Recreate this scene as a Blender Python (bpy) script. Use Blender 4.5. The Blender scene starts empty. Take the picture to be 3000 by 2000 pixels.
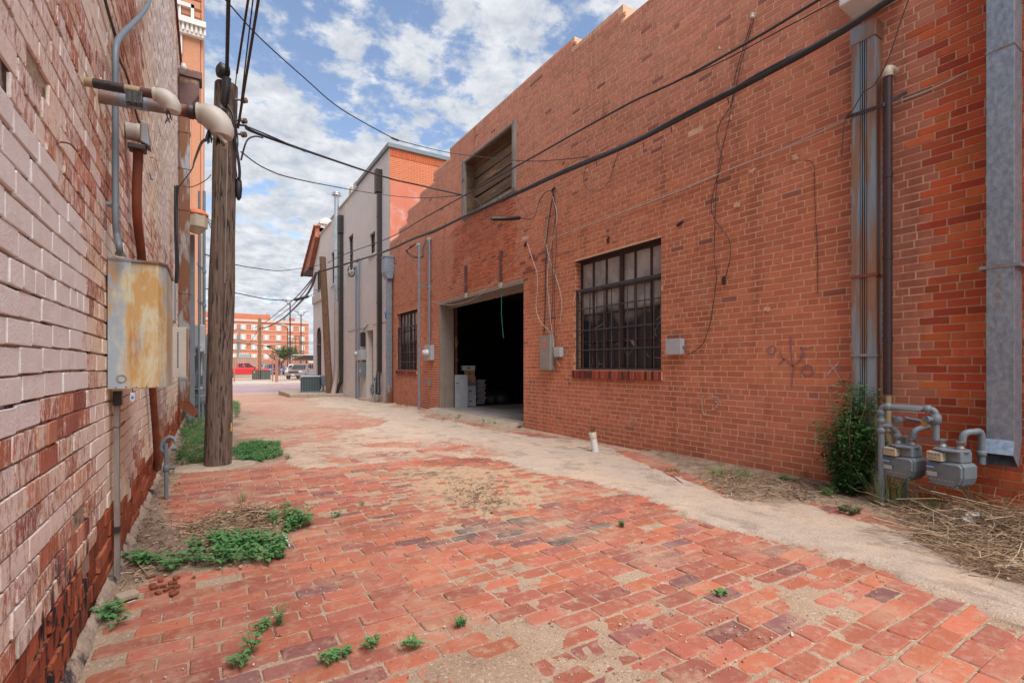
import bpy, math, random
import numpy as np
from mathutils import Vector, Matrix, noise
R = math.radians
random.seed(7)
scene = bpy.context.scene
col = scene.collection
# ---------------------------------------------------------------- camera
FPX, CU, HV, CH, YAW = 1440.0, 1500.0, 1072.0, 1.2, R(31.72)
SY, CY = math.sin(YAW), math.cos(YAW)
cam = bpy.data.cameras.new('camera'); camo = bpy.data.objects.new('camera', cam); col.objects.link(camo)
cam.sensor_width = 36; cam.lens = FPX/3000*36; cam.shift_y = (HV-1000)/3000
cam.clip_start = .05; cam.clip_end = 3000
camo.location = (0, 0, CH); camo.rotation_euler = (R(90), 0, -YAW)
scene.camera = camo
# ---------------------------------------------------------------- light
SUN_EL, SUN_AZ = R(58), R(178)          # azimuth clockwise from +Y; behind the camera, a little to the left
SKY_STR = 0.11
w = bpy.data.worlds.new('World'); scene.world = w; w.use_nodes = True
nt = w.node_tree; N = nt.nodes; L = nt.links; N.clear()
def wn(t, **k):
    n = N.new(t)
    for a, b in k.items(): setattr(n, a, b)
    return n
wo = wn('ShaderNodeOutputWorld'); bg = wn('ShaderNodeBackground'); bg.inputs[1].default_value = SKY_STR
sky = wn('ShaderNodeTexSky'); sky.sky_type = 'NISHITA'; sky.sun_disc = False
sky.sun_elevation = SUN_EL; sky.sun_rotation = SUN_AZ; sky.air_density = 1.0; sky.dust_density = .6; sky.ozone_density = 2.5
tc = wn('ShaderNodeTexCoord'); sep = wn('ShaderNodeSeparateXYZ'); L.new(tc.outputs['Generated'], sep.inputs[0])
def wm(op, a, b=None, c=None, clamp=False):
    n = wn('ShaderNodeMath', operation=op, use_clamp=clamp)
    for i, x in enumerate((a, b, c)):
        if x is None: continue
        if hasattr(x, 'links'): L.new(x, n.inputs[i])
        else: n.inputs[i].default_value = x
    return n.outputs[0]
zc = wm('MAXIMUM', sep.outputs[2], 0.0); den = wm('ADD', zc, .22)
px_ = wm('DIVIDE', sep.outputs[0], den); py_ = wm('DIVIDE', sep.outputs[1], den)
cmb = wn('ShaderNodeCombineXYZ'); L.new(px_, cmb.inputs[0]); L.new(py_, cmb.inputs[1]); cmb.inputs[2].default_value = 3.7
def wnoise(scale, detail, rough, dist=0.0, off=None, lac=2.1):
    n = wn('ShaderNodeTexNoise'); n.inputs['Scale'].default_value = scale; n.inputs['Detail'].default_value = detail
    n.inputs['Roughness'].default_value = rough; n.inputs['Distortion'].default_value = dist; n.inputs['Lacunarity'].default_value = lac
    v = cmb.outputs[0]
    if off:
        a = wn('ShaderNodeVectorMath', operation='ADD'); a.inputs[1].default_value = off; L.new(v, a.inputs[0]); v = a.outputs[0]
    L.new(v, n.inputs['Vector']); return n.outputs[0]
n1 = wnoise(8.5, 11, .58, .1); n2 = wnoise(2.6, 3, .5, 0, (4.2, 1.3, 0)); n3 = wnoise(12, 8, .6, .3, (.07, -.11, .4))
cov = wm('ADD', wm('MULTIPLY', n1, .72), wm('MULTIPLY', n2, .38))
cov = wm('ADD', cov, wm('MULTIPLY', wm('SUBTRACT', .55, zc), .16))
mask = wn('ShaderNodeMapRange', interpolation_type='SMOOTHSTEP'); L.new(cov, mask.inputs[0])
mask.inputs[1].default_value = .465; mask.inputs[2].default_value = .58
shade = wn('ShaderNodeMapRange'); L.new(n3, shade.inputs[0]); shade.inputs[1].default_value = .3; shade.inputs[2].default_value = .7
ccol = wn('ShaderNodeMix', data_type='RGBA'); L.new(shade.outputs[0], ccol.inputs[0])
ccol.inputs[6].default_value = (2.9, 3.2, 3.7, 1); ccol.inputs[7].default_value = (5.1, 5.2, 5.35, 1)
skyc = wn('ShaderNodeMix', data_type='RGBA', blend_type='MULTIPLY'); skyc.inputs[0].default_value = 1
L.new(sky.outputs[0], skyc.inputs[6]); skyc.inputs[7].default_value = (1.45, 1.3, 1.2, 1)
mx = wn('ShaderNodeMix', data_type='RGBA'); L.new(mask.outputs[0], mx.inputs[0]); L.new(skyc.outputs[2], mx.inputs[6]); L.new(ccol.outputs[2], mx.inputs[7])
L.new(mx.outputs[2], bg.inputs[0]); L.new(bg.outputs[0], wo.inputs[0])
sl = bpy.data.lights.new('sun', 'SUN'); sl.energy = 3.4; sl.angle = R(48); sl.color = (1, .96, .91)
so = bpy.data.objects.new('sun', sl); col.objects.link(so)
sd = Vector((math.sin(SUN_AZ)*math.cos(SUN_EL), math.cos(SUN_AZ)*math.cos(SUN_EL), math.sin(SUN_EL)))
so.rotation_euler = sd.to_track_quat('Z', 'Y').to_euler(); so.location = sd*50
scene.view_settings.view_transform = 'Standard'; scene.view_settings.look = 'None'
scene.view_settings.exposure = .72; scene.view_settings.gamma = 1
scene.render.engine = 'CYCLES'
# ---------------------------------------------------------------- pixel helpers: where a ray of the photo meets a real surface
def ray(u, v):
    t = (u-CU)/FPX
    return Vector((SY+t*CY, CY-t*SY, (HV-v)/FPX))
O = Vector((0, 0, CH))
def wx(u, v, X): r = ray(u, v); return O+r*(X/r.x)
def yp(u, v, Y): r = ray(u, v); return O+r*(Y/r.y)
def dp(u, v, d): return O+ray(u, v)*d
def gz(y):
    if y < 14: return 0.0
    return -.02*(min(y, 31)-14)
def gp(u, v, dz=0):
    r = ray(u, v); z = 0
    for _ in range(12):
        k = (CH-z)/-r.z; z = gz(r.y*k)
    return O+r*((CH-z)/-r.z)+Vector((0, 0, dz))
XR, XL = 5.2, -.466
# ---------------------------------------------------------------- mesh builder
class MB:
    def __init__(s): s.v = []; s.f = []; s.c = []; s.sm = []; s.mi = []
    def add(s, vs, fs, colr=None, smooth=False, mi=0):
        o = len(s.v); s.v += [tuple(p) for p in vs]
        for f in fs: s.f.append(tuple(i+o for i in f)); s.sm.append(smooth); s.mi.append(mi)
        if colr is not None: s.c += [colr]*len(vs)
        return s
    def box(s, a, b, colr=None, mi=0):
        x0, y0, z0 = [min(p, q) for p, q in zip(a, b)]; x1, y1, z1 = [max(p, q) for p, q in zip(a, b)]
        return s.add([(x0,y0,z0),(x1,y0,z0),(x1,y1,z0),(x0,y1,z0),(x0,y0,z1),(x1,y0,z1),(x1,y1,z1),(x0,y1,z1)],
                     [(0,3,2,1),(4,5,6,7),(0,1,5,4),(1,2,6,5),(2,3,7,6),(3,0,4,7)], colr, mi=mi)
    def obox(s, c, size, M=None, colr=None):
        c = Vector(c); hx, hy, hz = [q/2 for q in size]; M = M or Matrix.Identity(3)
        vs = [c+M@Vector((x*hx, y*hy, z*hz)) for z in (-1,1) for x, y in ((-1,-1),(1,-1),(1,1),(-1,1))]
        return s.add(vs, [(0,3,2,1),(4,5,6,7),(0,1,5,4),(1,2,6,5),(2,3,7,6),(3,0,4,7)], colr)
    def prism(s, pts, d, smooth=False):      # pts: 3D polygon, d: extrusion vector
        pts = [Vector(p) for p in pts]; d = Vector(d); n = len(pts)
        nrm = Vector((0,0,0))
        for i in range(n): nrm += pts[i].cross(pts[(i+1) % n])
        if nrm.dot(d) > 0: pts = pts[::-1]
        vs = pts+[p+d for p in pts]
        fs = [tuple(range(n)), tuple(range(2*n-1, n-1, -1))]+[(i, i+n, (i+1) % n+n, (i+1) % n) for i in range(n)]
        return s.add(vs, fs, smooth=smooth)
    def tube(s, pts, r, seg=8, cap=True, colr=None):
        pts = [Vector(p) for p in pts]; n = len(pts); rs = r if isinstance(r, (list, tuple)) else [r]*n
        t = [(pts[min(i+1, n-1)]-pts[max(i-1, 0)]).normalized() for i in range(n)]
        up = Vector((0,0,1)) if abs(t[0].z) < .9 else Vector((1,0,0)); a = t[0].cross(up).normalized(); vs = []
        for i in range(n):
            a = (a-t[i]*a.dot(t[i])).normalized(); b = t[i].cross(a)
            for k in range(seg):
                q = 2*math.pi*k/seg; vs.append(pts[i]+(a*math.cos(q)+b*math.sin(q))*rs[i])
        fs = [(i*seg+k, i*seg+(k+1) % seg, (i+1)*seg+(k+1) % seg, (i+1)*seg+k) for i in range(n-1) for k in range(seg)]
        s.add(vs, fs, colr, smooth=True)
        if cap:
            s.add(vs[:seg], [tuple(range(seg))[::-1]], colr); s.add(vs[-seg:], [tuple(range(seg))], colr)
        return s
    def lathe(s, c, axis, prof, seg=20, smooth=True):   # prof: list of (dist along axis, radius)
        c = Vector(c); ax = Vector(axis).normalized(); a = ax.orthogonal().normalized(); b = ax.cross(a); vs = []
        for h, r in prof:
            for k in range(seg):
                q = 2*math.pi*k/seg; vs.append(c+ax*h+(a*math.cos(q)+b*math.sin(q))*max(r, 1e-4))
        n = len(prof)
        fs = [(i*seg+k, i*seg+(k+1) % seg, (i+1)*seg+(k+1) % seg, (i+1)*seg+k) for i in range(n-1) for k in range(seg)]
        s.add(vs, fs, smooth=smooth)
        s.add(vs[:seg], [tuple(range(seg))[::-1]]); s.add(vs[-seg:], [tuple(range(seg))]); return s
    def leaf(s, p, d, n, l, w_, colr=None, fold=.25):
        p = Vector(p); d = Vector(d).normalized(); n = Vector(n); sd_ = d.cross(n)
        if sd_.length < 1e-3: sd_ = d.orthogonal()
        sd_.normalize(); n = sd_.cross(d)
        vs = [p, p+d*l*.4+sd_*w_/2+n*fold*w_, p+d*l*.5, p+d*l*.4-sd_*w_/2+n*fold*w_, p+d*l-n*.12*l]
        return s.add(vs, [(0,1,2),(0,2,3),(1,4,2),(2,4,3)], colr)
    def build(s, name, mat, parent=None, bevel=0, origin=None, seg=2):
        me = bpy.data.meshes.new(name)
        if parent is not None: off = world_loc(parent)
        elif origin is not None: off = Vector(origin)
        else:
            a = np.array(s.v); off = Vector(((a[:,0].min()+a[:,0].max())/2, (a[:,1].min()+a[:,1].max())/2, a[:,2].min()))
        vs = (np.array(s.v)-np.array(off)).tolist()
        me.from_pydata(vs, [], s.f)
        for m in (mat if isinstance(mat, (list, tuple)) else [mat]): me.materials.append(m)
        me.polygons.foreach_set('use_smooth', s.sm); me.polygons.foreach_set('material_index', s.mi)
        if s.c:
            at = me.color_attributes.new('bcol', 'FLOAT_COLOR', 'POINT')
            at.data.foreach_set('color', np.array([(c[0], c[1], c[2], c[3] if len(c) > 3 else 1) for c in s.c], dtype=np.float32).ravel())
        me.update()
        o = bpy.data.objects.new(name, me); col.objects.link(o)
        if parent is not None: o.parent = parent
        else: o.location = off
        if bevel:
            m = o.modifiers.new('bevel', 'BEVEL'); m.width = bevel; m.segments = seg; m.limit_method = 'ANGLE'; m.angle_limit = R(40)
        return o
def world_loc(o):
    p = Vector((0,0,0))
    while o: p += o.location; o = o.parent
    return p
def tag(o, label, cat, group=None, kind=None):
    o['label'] = label; o['category'] = cat
    if group: o['group'] = group
    if kind: o['kind'] = kind
    return o
def struct(o): o['kind'] = 'structure'; return o
def thing(name, label, cat, loc, group=None):
    o = bpy.data.objects.new(name, None); col.objects.link(o); o.location = loc; o.empty_display_size = .1
    return tag(o, label, cat, group)
def copy_thing(root, loc, label, group=None, rotz=None):
    r = root.copy(); col.objects.link(r); r.location = loc; r['label'] = label
    if group: r['group'] = group
    if rotz is not None: r.rotation_euler = (0, 0, rotz)
    for ch in list(root.children):
        c = ch.copy(); col.objects.link(c); c.parent = r
        for g in ch.children:
            d = g.copy(); col.objects.link(d); d.parent = c
    return r
def smooth_pts(pts, n=6):
    pts = [Vector(p) for p in pts]; q = [pts[0]]+pts+[pts[-1]]; out = []
    for i in range(1, len(q)-2):
        for k in range(n):
            t = k/n; a, b, c, d = q[i-1], q[i], q[i+1], q[i+2]
            out.append(.5*((2*b)+(c-a)*t+(2*a-5*b+4*c-d)*t*t+(3*b-a-3*c+d)*t**3))
    out.append(pts[-1]); return out
def sag(a, b, s, n=24):
    a, b = Vector(a), Vector(b); return [a.lerp(b, i/n)-Vector((0,0,4*s*(i/n)*(1-i/n))) for i in range(n+1)]
# ---------------------------------------------------------------- materials
def NM(name):
    m = bpy.data.materials.new(name); m.use_nodes = True; t = m.node_tree
    b = t.nodes['Principled BSDF']; tcn = t.nodes.new('ShaderNodeTexCoord')
    return m, t, b, tcn.outputs['Object']
def nd(t, typ, ins=None, **k):
    n = t.nodes.new(typ)
    for a, b in k.items(): setattr(n, a, b)
    for a, b in (ins or {}).items():
        if hasattr(b, 'links') or hasattr(b, 'is_output'): t.links.new(b, n.inputs[a])
        else: n.inputs[a].default_value = b
    return n
def mapping(t, v, s): return nd(t, 'ShaderNodeMapping', {'Vector': v, 'Scale': s}).outputs[0]
def fbm(t, v, scale, detail=5, rough=.6, s=None, dist=0):
    if s: v = mapping(t, v, s)
    return nd(t, 'ShaderNodeTexNoise', {'Vector': v, 'Scale': scale, 'Detail': detail, 'Roughness': rough, 'Distortion': dist}).outputs[0]
def ramp(t, f, a, b, lo=0., hi=1.): return nd(t, 'ShaderNodeMapRange', {0: f, 1: a, 2: b, 3: lo, 4: hi}).outputs[0]
def mix(t, f, a, b, blend='MIX'):
    n = nd(t, 'ShaderNodeMix', None, data_type='RGBA', blend_type=blend)
    for i, x in ((0, f), (6, a), (7, b)):
        if hasattr(x, 'is_output'): t.links.new(x, n.inputs[i])
        else: n.inputs[i].default_value = x if i == 0 else (*x[:3], 1)
    return n.outputs[2]
def mth(t, op, a, b=0., clamp=False): return nd(t, 'ShaderNodeMath', {0: a, 1: b}, operation=op, use_clamp=clamp).outputs[0]
def bump(t, b, h, st=.5, d=.01):
    n = nd(t, 'ShaderNodeBump', {'Strength': st, 'Distance': d, 'Height': h}); t.links.new(n.outputs[0], b.inputs['Normal'])
def wmat(name, c1, c2=None, scale=6, rough=.6, metal=0, bst=.2, bd=.004, s=None, stain=None, smn=(.5, .65), sscale=3, ss=None, spec=.5):
    m, t, b, v = NM(name); c2 = c2 or tuple(x*.8 for x in c1)
    n = fbm(t, v, scale, 6, .6, s); c = mix(t, ramp(t, n, .3, .7), c1, c2)
    if stain:
        sn = fbm(t, v, sscale, 8, .62, ss, .3); c = mix(t, ramp(t, sn, smn[0], smn[1]), c, stain)
    t.links.new(c, b.inputs['Base Color'])
    rn = ramp(t, fbm(t, v, scale*3, 4, .6, s), .3, .7, rough-.08, min(1, rough+.1)); t.links.new(rn, b.inputs['Roughness'])
    b.inputs['Metallic'].default_value = metal; b.inputs['Specular IOR Level'].default_value = spec
    if bst: bump(t, b, fbm(t, v, scale*5, 5, .6, s), bst, bd)
    return m
def brickmat(name, ax, c1, c2, mortar, bw=.21, bh=.0675, ms=.009, stain=None, bst=.6, rough=.9, var=.35, squash=1.0):
    m, t, b, v = NM(name); sp = nd(t, 'ShaderNodeSeparateXYZ', {0: v})
    cb = nd(t, 'ShaderNodeCombineXYZ', {0: sp.outputs[0 if ax == 'X' else 1], 1: sp.outputs[2], 2: 0.})
    bt = nd(t, 'ShaderNodeTexBrick', {'Vector': cb.outputs[0], 'Color1': (*c1, 1), 'Color2': (*c2, 1), 'Mortar': (*mortar, 1), 'Scale': 1., 'Mortar Size': ms, 'Mortar Smooth': .3, 'Brick Width': bw, 'Row Height': bh})
    c = mix(t, ramp(t, fbm(t, v, 1.2, 6, .65), .35, .65, 0, var), bt.outputs[0], tuple(x*.6 for x in c1))
    c = mix(t, ramp(t, fbm(t, v, 30, 4, .6), .3, .7, 0, .25), c, tuple(x*1.3 for x in c2))
    if stain: c = mix(t, ramp(t, fbm(t, v, .9, 7, .65), .5, .68), c, stain)
    t.links.new(c, b.inputs['Base Color']); b.inputs['Roughness'].default_value = rough; b.inputs['Specular IOR Level'].default_value = .2
    h = mth(t, 'SUBTRACT', mth(t, 'MULTIPLY', fbm(t, v, 60, 4, .6), .3), bt.outputs[1]); bump(t, b, h, bst, .008)
    return m
def attrmat(name, grain=45, vary=.3, rough=.92, bst=.5, bd=.004, extra=None):
    m, t, b, v = NM(name); at = nd(t, 'ShaderNodeVertexColor', None, layer_name='bcol'); c = at.outputs[0]
    c = mix(t, ramp(t, fbm(t, v, 7, 6, .65), .35, .7, 0, vary), c, mix(t, 1., c, (.62, .55, .55), 'MULTIPLY'))
    c = mix(t, ramp(t, fbm(t, v, grain, 4, .7), .45, .75, 0, vary*1.2), c, mix(t, 1., c, (1.35, 1.4, 1.45), 'MULTIPLY'))
    h = fbm(t, v, grain*1.6, 5, .65)
    if extra: c, h = extra(t, c, v, at.outputs[1], h)
    t.links.new(c, b.inputs['Base Color']); b.inputs['Roughness'].default_value = rough; b.inputs['Specular IOR Level'].default_value = .25
    bump(t, b, h, bst, bd); return m
def whitewash(t, c, v, alpha, h):            # alpha channel = how much old paint is left on the brick
    n = fbm(t, v, 13, 10, .74, (1, 2.4, .9)); n2 = fbm(t, v, 70, 4, .7, (1, 1.8, .6))
    k = mth(t, 'ADD', alpha, mth(t, 'MULTIPLY', mth(t, 'SUBTRACT', n, .5), 1.9)); k = mth(t, 'ADD', k, mth(t, 'MULTIPLY', mth(t, 'SUBTRACT', n2, .5), 1.1))
    k0 = k; k = ramp(t, k, .34, .60)
    pc = mix(t, ramp(t, fbm(t, v, 1.3, 4, .6), .42, .6), (.84, .76, .70), (.84, .71, .55))
    pc = mix(t, ramp(t, k0, 1.4, 1.7), pc, (.81, .80, .79)); pc = mix(t, ramp(t, fbm(t, v, 16, 5, .7), .35, .7, 0, .45), pc, (.66, .52, .46))
    soot = ramp(t, fbm(t, v, 4.2, 8, .72, (1, 2.5, .55)), .70, .74, 0, .8)
    c = mix(t, k, c, pc); c = mix(t, soot, c, (.035, .033, .04)); sp = nd(t, 'ShaderNodeSeparateXYZ', {0: v}); band = mth(t, 'MULTIPLY', ramp(t, sp.outputs[2], .65, .35), ramp(t, mth(t, 'ABSOLUTE', mth(t, 'ADD', sp.outputs[1], 1.45)), .75, .35)); tar = mth(t, 'MULTIPLY', band, ramp(t, fbm(t, v, 7, 8, .7, (1, 2.4, .8)), .50, .56)); c = mix(t, tar, c, (.022, .02, .024))
    return c, mth(t, 'ADD', h, mth(t, 'MULTIPLY', k, .35))
def wallstain(t, c, v, alpha, h):
    streak = ramp(t, fbm(t, v, 2.2, 8, .7, (1, 1.6, .2)), .53, .70, 0, .5)
    c = mix(t, streak, c, (.16, .06, .04))
    chalk = ramp(t, fbm(t, v, 1.1, 7, .7), .56, .72, 0, .25); return mix(t, chalk, c, (.52, .30, .22)), h
def dusty(t, c, v, alpha, h):
    k = ramp(t, fbm(t, v, 1.5, 8, .68), .5, .66, 0, .75); k2 = ramp(t, fbm(t, v, 14, 6, .7), .50, .68, 0, .6)
    c = mix(t, k, c, mix(t, .6, c, (.46, .33, .23))); c = mix(t, k2, c, (.44, .30, .21))
    pit = ramp(t, fbm(t, v, 42, 5, .75), .60, .66, 0, .55); c = mix(t, pit, c, (.12,.055,.04)); smear = ramp(t, fbm(t, v, 6, 10, .8, (1, 2, 1)), .60, .64, 0, .55); c = mix(t, smear, c, (.47,.38,.31)); h = mth(t, 'SUBTRACT', h, mth(t, 'MULTIPLY', pit, .6))
    k3 = ramp(t, fbm(t, v, .55, 5, .6), .56, .66, 0, .5); return mix(t, k3, c, mix(t, 1., c, (.55, .42, .45), 'MULTIPLY')), h
M = {}
M['brick_r'] = attrmat('red_wall_brick', 55, .28, extra=wallstain)
M['brick_l'] = attrmat('whitewashed_brick', 60, .3, bst=.9, bd=.004, extra=whitewash)
M['paver'] = attrmat('paving_brick', 90, .3, bst=.6, extra=dusty)
def speck(t, c, v, alpha, h):
    k = ramp(t, fbm(t, v, 75, 3, .6), .58, .66, 0, .6); k2 = ramp(t, fbm(t, v, 62, 3, .6), .60, .66, 0, .65); c = mix(t, k, c, (.66,.60,.54)); c = mix(t, k2, c, (.18,.12,.09))
    k3 = ramp(t, fbm(t, v, 5, 10, .78), .50, .62, 0, .55); return mix(t, k3, c, mix(t, 1., c, (.74, .68, .64), 'MULTIPLY')), h
M['ground'] = attrmat('sandy_ground', 70, .35, rough=.96, bst=1., bd=.010, extra=speck)
M['mortar_r'] = wmat('mortar_tan', (.70,.45,.31), (.56,.35,.235), 14, .95, bst=.9, bd=.008, stain=(.42,.24,.16), smn=(.58,.72), sscale=1.5, spec=.2)
M['mortar_l'] = wmat('mortar_grey_tan', (.50,.395,.31), (.36,.265,.20), 16, .97, bst=1., bd=.012, stain=(.06,.05,.05), smn=(.52,.62), sscale=6, spec=.2)
M['concrete'] = wmat('old_concrete', (.42,.34,.26), (.30,.24,.18), 9, .92, bst=.6, bd=.006, stain=(.24,.17,.12), smn=(.55,.75), spec=.2)
M['galv'] = wmat('galvanised_steel', (.33,.41,.49), (.17,.22,.28), 34, .42, .55, .15, .002, s=(1,1,.6))
M['galvw'] = wmat('weathered_galvanised', (.30,.33,.36), (.20,.23,.26), 5, .55, .5, .2, .002, s=(1,1,.3), stain=(.26,.13,.075), smn=(.46,.60), sscale=1.1, ss=(3,3,.5))
M['ribbed'] = wmat('streaked_ribbed_metal', (.25,.32,.38), (.17,.21,.25), 5, .55, .25, .2, .002, s=(1,1,.3), stain=(.26,.15,.10), smn=(.46,.54), sscale=2.6, ss=(5,5,.4))
M['greyp'] = wmat('grey_paint', (.17,.205,.235), (.13,.16,.185), 6, .5, 0, .1, .001, stain=(.14,.15,.16), smn=(.62,.75))
M['greyl'] = wmat('light_grey_paint', (.40,.42,.44), (.34,.36,.38), 5, .45, 0, .05, .001, stain=(.25,.25,.25), smn=(.62,.75))
M['rustpipe'] = wmat('rusted_pipe', (.30,.085,.035), (.12,.04,.025), 9, .8, .1, .4, .003, s=(1,1,.3))
M['brownp'] = wmat('brown_painted_metal', (.115,.048,.04), (.085,.035,.03), 5, .5, .1, .1, .002, stain=(.30,.17,.08), smn=(.55,.68), sscale=4)
M['rustdown'] = wmat('rusty_downspout', (.30,.33,.36), (.34,.33,.30), 5, .5, .4, .2, .002, stain=(.20,.085,.045), smn=(.44,.52), sscale=1.6, ss=(3,3,.6))
M['black'] = wmat('black_rubber_and_shade', (.012,.012,.014), (.02,.02,.022), 20, .5, 0, .2, .002)
M['dark'] = wmat('dark_bronze', (.025,.022,.02), (.035,.03,.028), 5, .45, .1, .1, .001)
M['maroon'] = wmat('dark_red_brown_pipe', (.045,.022,.024), (.03,.016,.018), 5, .5, 0, .1, .001)
M['white'] = wmat('white_plastic', (.66,.66,.64), (.55,.54,.52), 6, .5, 0, .05, .001)
M['offw'] = wmat('worn_cream_metal', (.50,.47,.42), (.42,.38,.33), 6, .5, 0, .1, .001, stain=(.30,.26,.22), smn=(.6,.72))
M['cream'] = wmat('cream_plastic', (.50,.44,.32), (.40,.35,.26), 14, .5, 0, .05, .001)
M['tan'] = wmat('tan_pipe', (.40,.30,.17), (.30,.21,.12), 9, .6, 0, .1, .001)
M['wood'] = wmat('weathered_pole', (.25,.18,.14), (.10,.068,.052), 10, .9, 0, 1., .014, s=(5,5,.3), stain=(.035,.024,.02), smn=(.53,.60), sscale=13, ss=(3,3,.3))
M['wood2'] = wmat('brown_pole', (.27,.17,.105), (.15,.09,.055), 6, .9, 0, .6, .008, s=(4,4,.3), stain=(.06,.04,.03), smn=(.6,.68), sscale=6, ss=(3,3,.3))
M['woodg'] = wmat('grey_weathered_wood', (.30,.27,.24), (.16,.135,.115), 9, .9, 0, .7, .006, s=(3,3,.25), stain=(.06,.05,.04), smn=(.6,.68))
M['plank'] = wmat('brown_planks', (.25,.155,.09), (.10,.06,.038), 4, .85, 0, .5, .005, s=(1,.25,3), stain=(.40,.25,.12), smn=(.60,.70), sscale=4, ss=(1,.3,2.5))
M['tanpaint'] = wmat('tan_painted_frame', (.27,.215,.18), (.22,.175,.145), 4, .6, 0, .1, .002, stain=(.20,.14,.10), smn=(.6,.75))
M['brownframe'] = wmat('brown_steel_sash', (.055,.028,.022), (.035,.02,.018), 9, .7, .1, .1, .001, stain=(.14,.06,.03), smn=(.6,.7))
M['grille'] = wmat('dark_grey_bars', (.06,.062,.072), (.04,.042,.05), 8, .55, .2, .1, .001, stain=(.12,.07,.05), smn=(.62,.7))
M['orange'] = wmat('faded_orange_plastic', (.72,.15,.05), (.6,.2,.1), 14, .6, 0, 0)
M['green'] = wmat('dark_green_metal', (.045,.085,.07), (.035,.065,.055), 4, .5, .1, 0)
M['blue'] = wmat('blue_plastic', (.03,.14,.45), None, 8, .5, 0, 0)
M['card'] = wmat('tan_cardboard', (.42,.28,.13), (.34,.22,.10), 8, .85, 0, .1)
M['cardw'] = wmat('white_cardboard', (.50,.53,.56), (.42,.45,.48), 6, .8, 0, .1)
M['cabgrey'] = wmat('grey_cabinet_enamel', (.30,.32,.36), None, 4, .5, 0, 0)
M['binder'] = wmat('blue_binder_vinyl', (.035,.035,.14), None, 5, .4, 0, 0)
M['paper'] = wmat('paper', (.6,.6,.68), (.45,.45,.55), 60, .8, 0, 0, s=(1,1,6))
M['teal'] = wmat('green_string', (.02,.32,.25), None, 8, .6, 0, 0)
M['brass'] = wmat('brass', (.55,.36,.10), None, 20, .35, .9, 0)
M['tape'] = wmat('black_tape', (.012,.012,.013), (.03,.03,.03), 30, .3, 0, .5, .003, s=(1,1,6))
M['wire'] = wmat('black_cable', (.02,.021,.026), (.035,.036,.042), 8, .5, 0, 0)
M['wirew'] = wmat('off_white_wire', (.50,.47,.43), (.38,.34,.30), 12, .6, 0, 0)
M['wireb'] = wmat('brown_wire', (.06,.035,.03), None, 12, .6, 0, 0)
M['chalk'] = wmat('chalk_white_spray', (.62,.50,.46), (.45,.27,.22), 30, .95, 0, 0)
M['violet'] = wmat('faded_violet_spray', (.20,.13,.19), (.30,.12,.11), 25, .95, 0, 0)
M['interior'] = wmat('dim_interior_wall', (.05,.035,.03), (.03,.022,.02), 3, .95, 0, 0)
M['garfloor'] = wmat('garage_floor', (.30,.27,.25), (.20,.17,.155), 2.5, .85, 0, .2, stain=(.12,.09,.075), smn=(.5,.7), sscale=1.3)
M['litter'] = attrmat('dry_litter', 60, .3)
M['steel_white'] = wmat('shiny_flue_steel', (.55,.58,.60), (.42,.45,.47), 5, .3, .8, 0)
def leafmat(name, c1, c2):
    m, t, b, v = NM(name); c = mix(t, ramp(t, fbm(t, v, 14, 3, .6), .35, .65), c1, c2); c = mix(t, ramp(t, fbm(t, v, 9, 3, .6), .6, .72, 0, .6), c, (c1[0]*2.2, c1[1]*1.25, c1[2])); t.links.new(c, b.inputs['Base Color'])
    b.inputs['Roughness'].default_value = .55; b.inputs['Specular IOR Level'].default_value = .35
    tr = nd(t, 'ShaderNodeBsdfTranslucent', {'Color': c}); ms = nd(t, 'ShaderNodeMixShader', {0: .25}); out = t.nodes['Material Output']
    t.links.new(b.outputs[0], ms.inputs[1]); t.links.new(tr.outputs[0], ms.inputs[2]); t.links.new(ms.outputs[0], out.inputs[0]); return m
M['weed'] = leafmat('weed_leaf', (.12,.30,.10), (.085,.22,.075)); M['grass'] = leafmat('grass_blade', (.15,.28,.09), (.24,.30,.12))
M['bush'] = leafmat('bush_leaf', (.035,.12,.04), (.075,.20,.055)); M['tree'] = leafmat('tree_leaf', (.07,.14,.045), (.12,.19,.07))
M['olive'] = leafmat('olive_weed', (.16,.19,.09), (.24,.22,.11)); M['straw'] = wmat('dry_straw', (.50,.38,.24), (.34,.24,.14), 10, .8, 0, 0)
def cabmat():
    m, t, b, v = NM('rust_streaked_cabinet')
    base = mix(t, ramp(t, fbm(t, v, 3.2, 9, .68, (1,1,.5)), .44, .53), (.34,.41,.47), (.58,.55,.38))
    r = ramp(t, fbm(t, v, 4.2, 9, .70, (1.8,1.8,.4), .5), .48, .57); c = mix(t, r, base, (.52,.33,.13))
    r2 = ramp(t, fbm(t, v, 5, 7, .7, (2,2,.5)), .57, .68, 0, .8); c = mix(t, r2, c, (.42,.19,.06)); t.links.new(c, b.inputs['Base Color'])
    b.inputs['Roughness'].default_value = .55; b.inputs['Metallic'].default_value = .15; return m
M['cabinet'] = cabmat()
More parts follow.
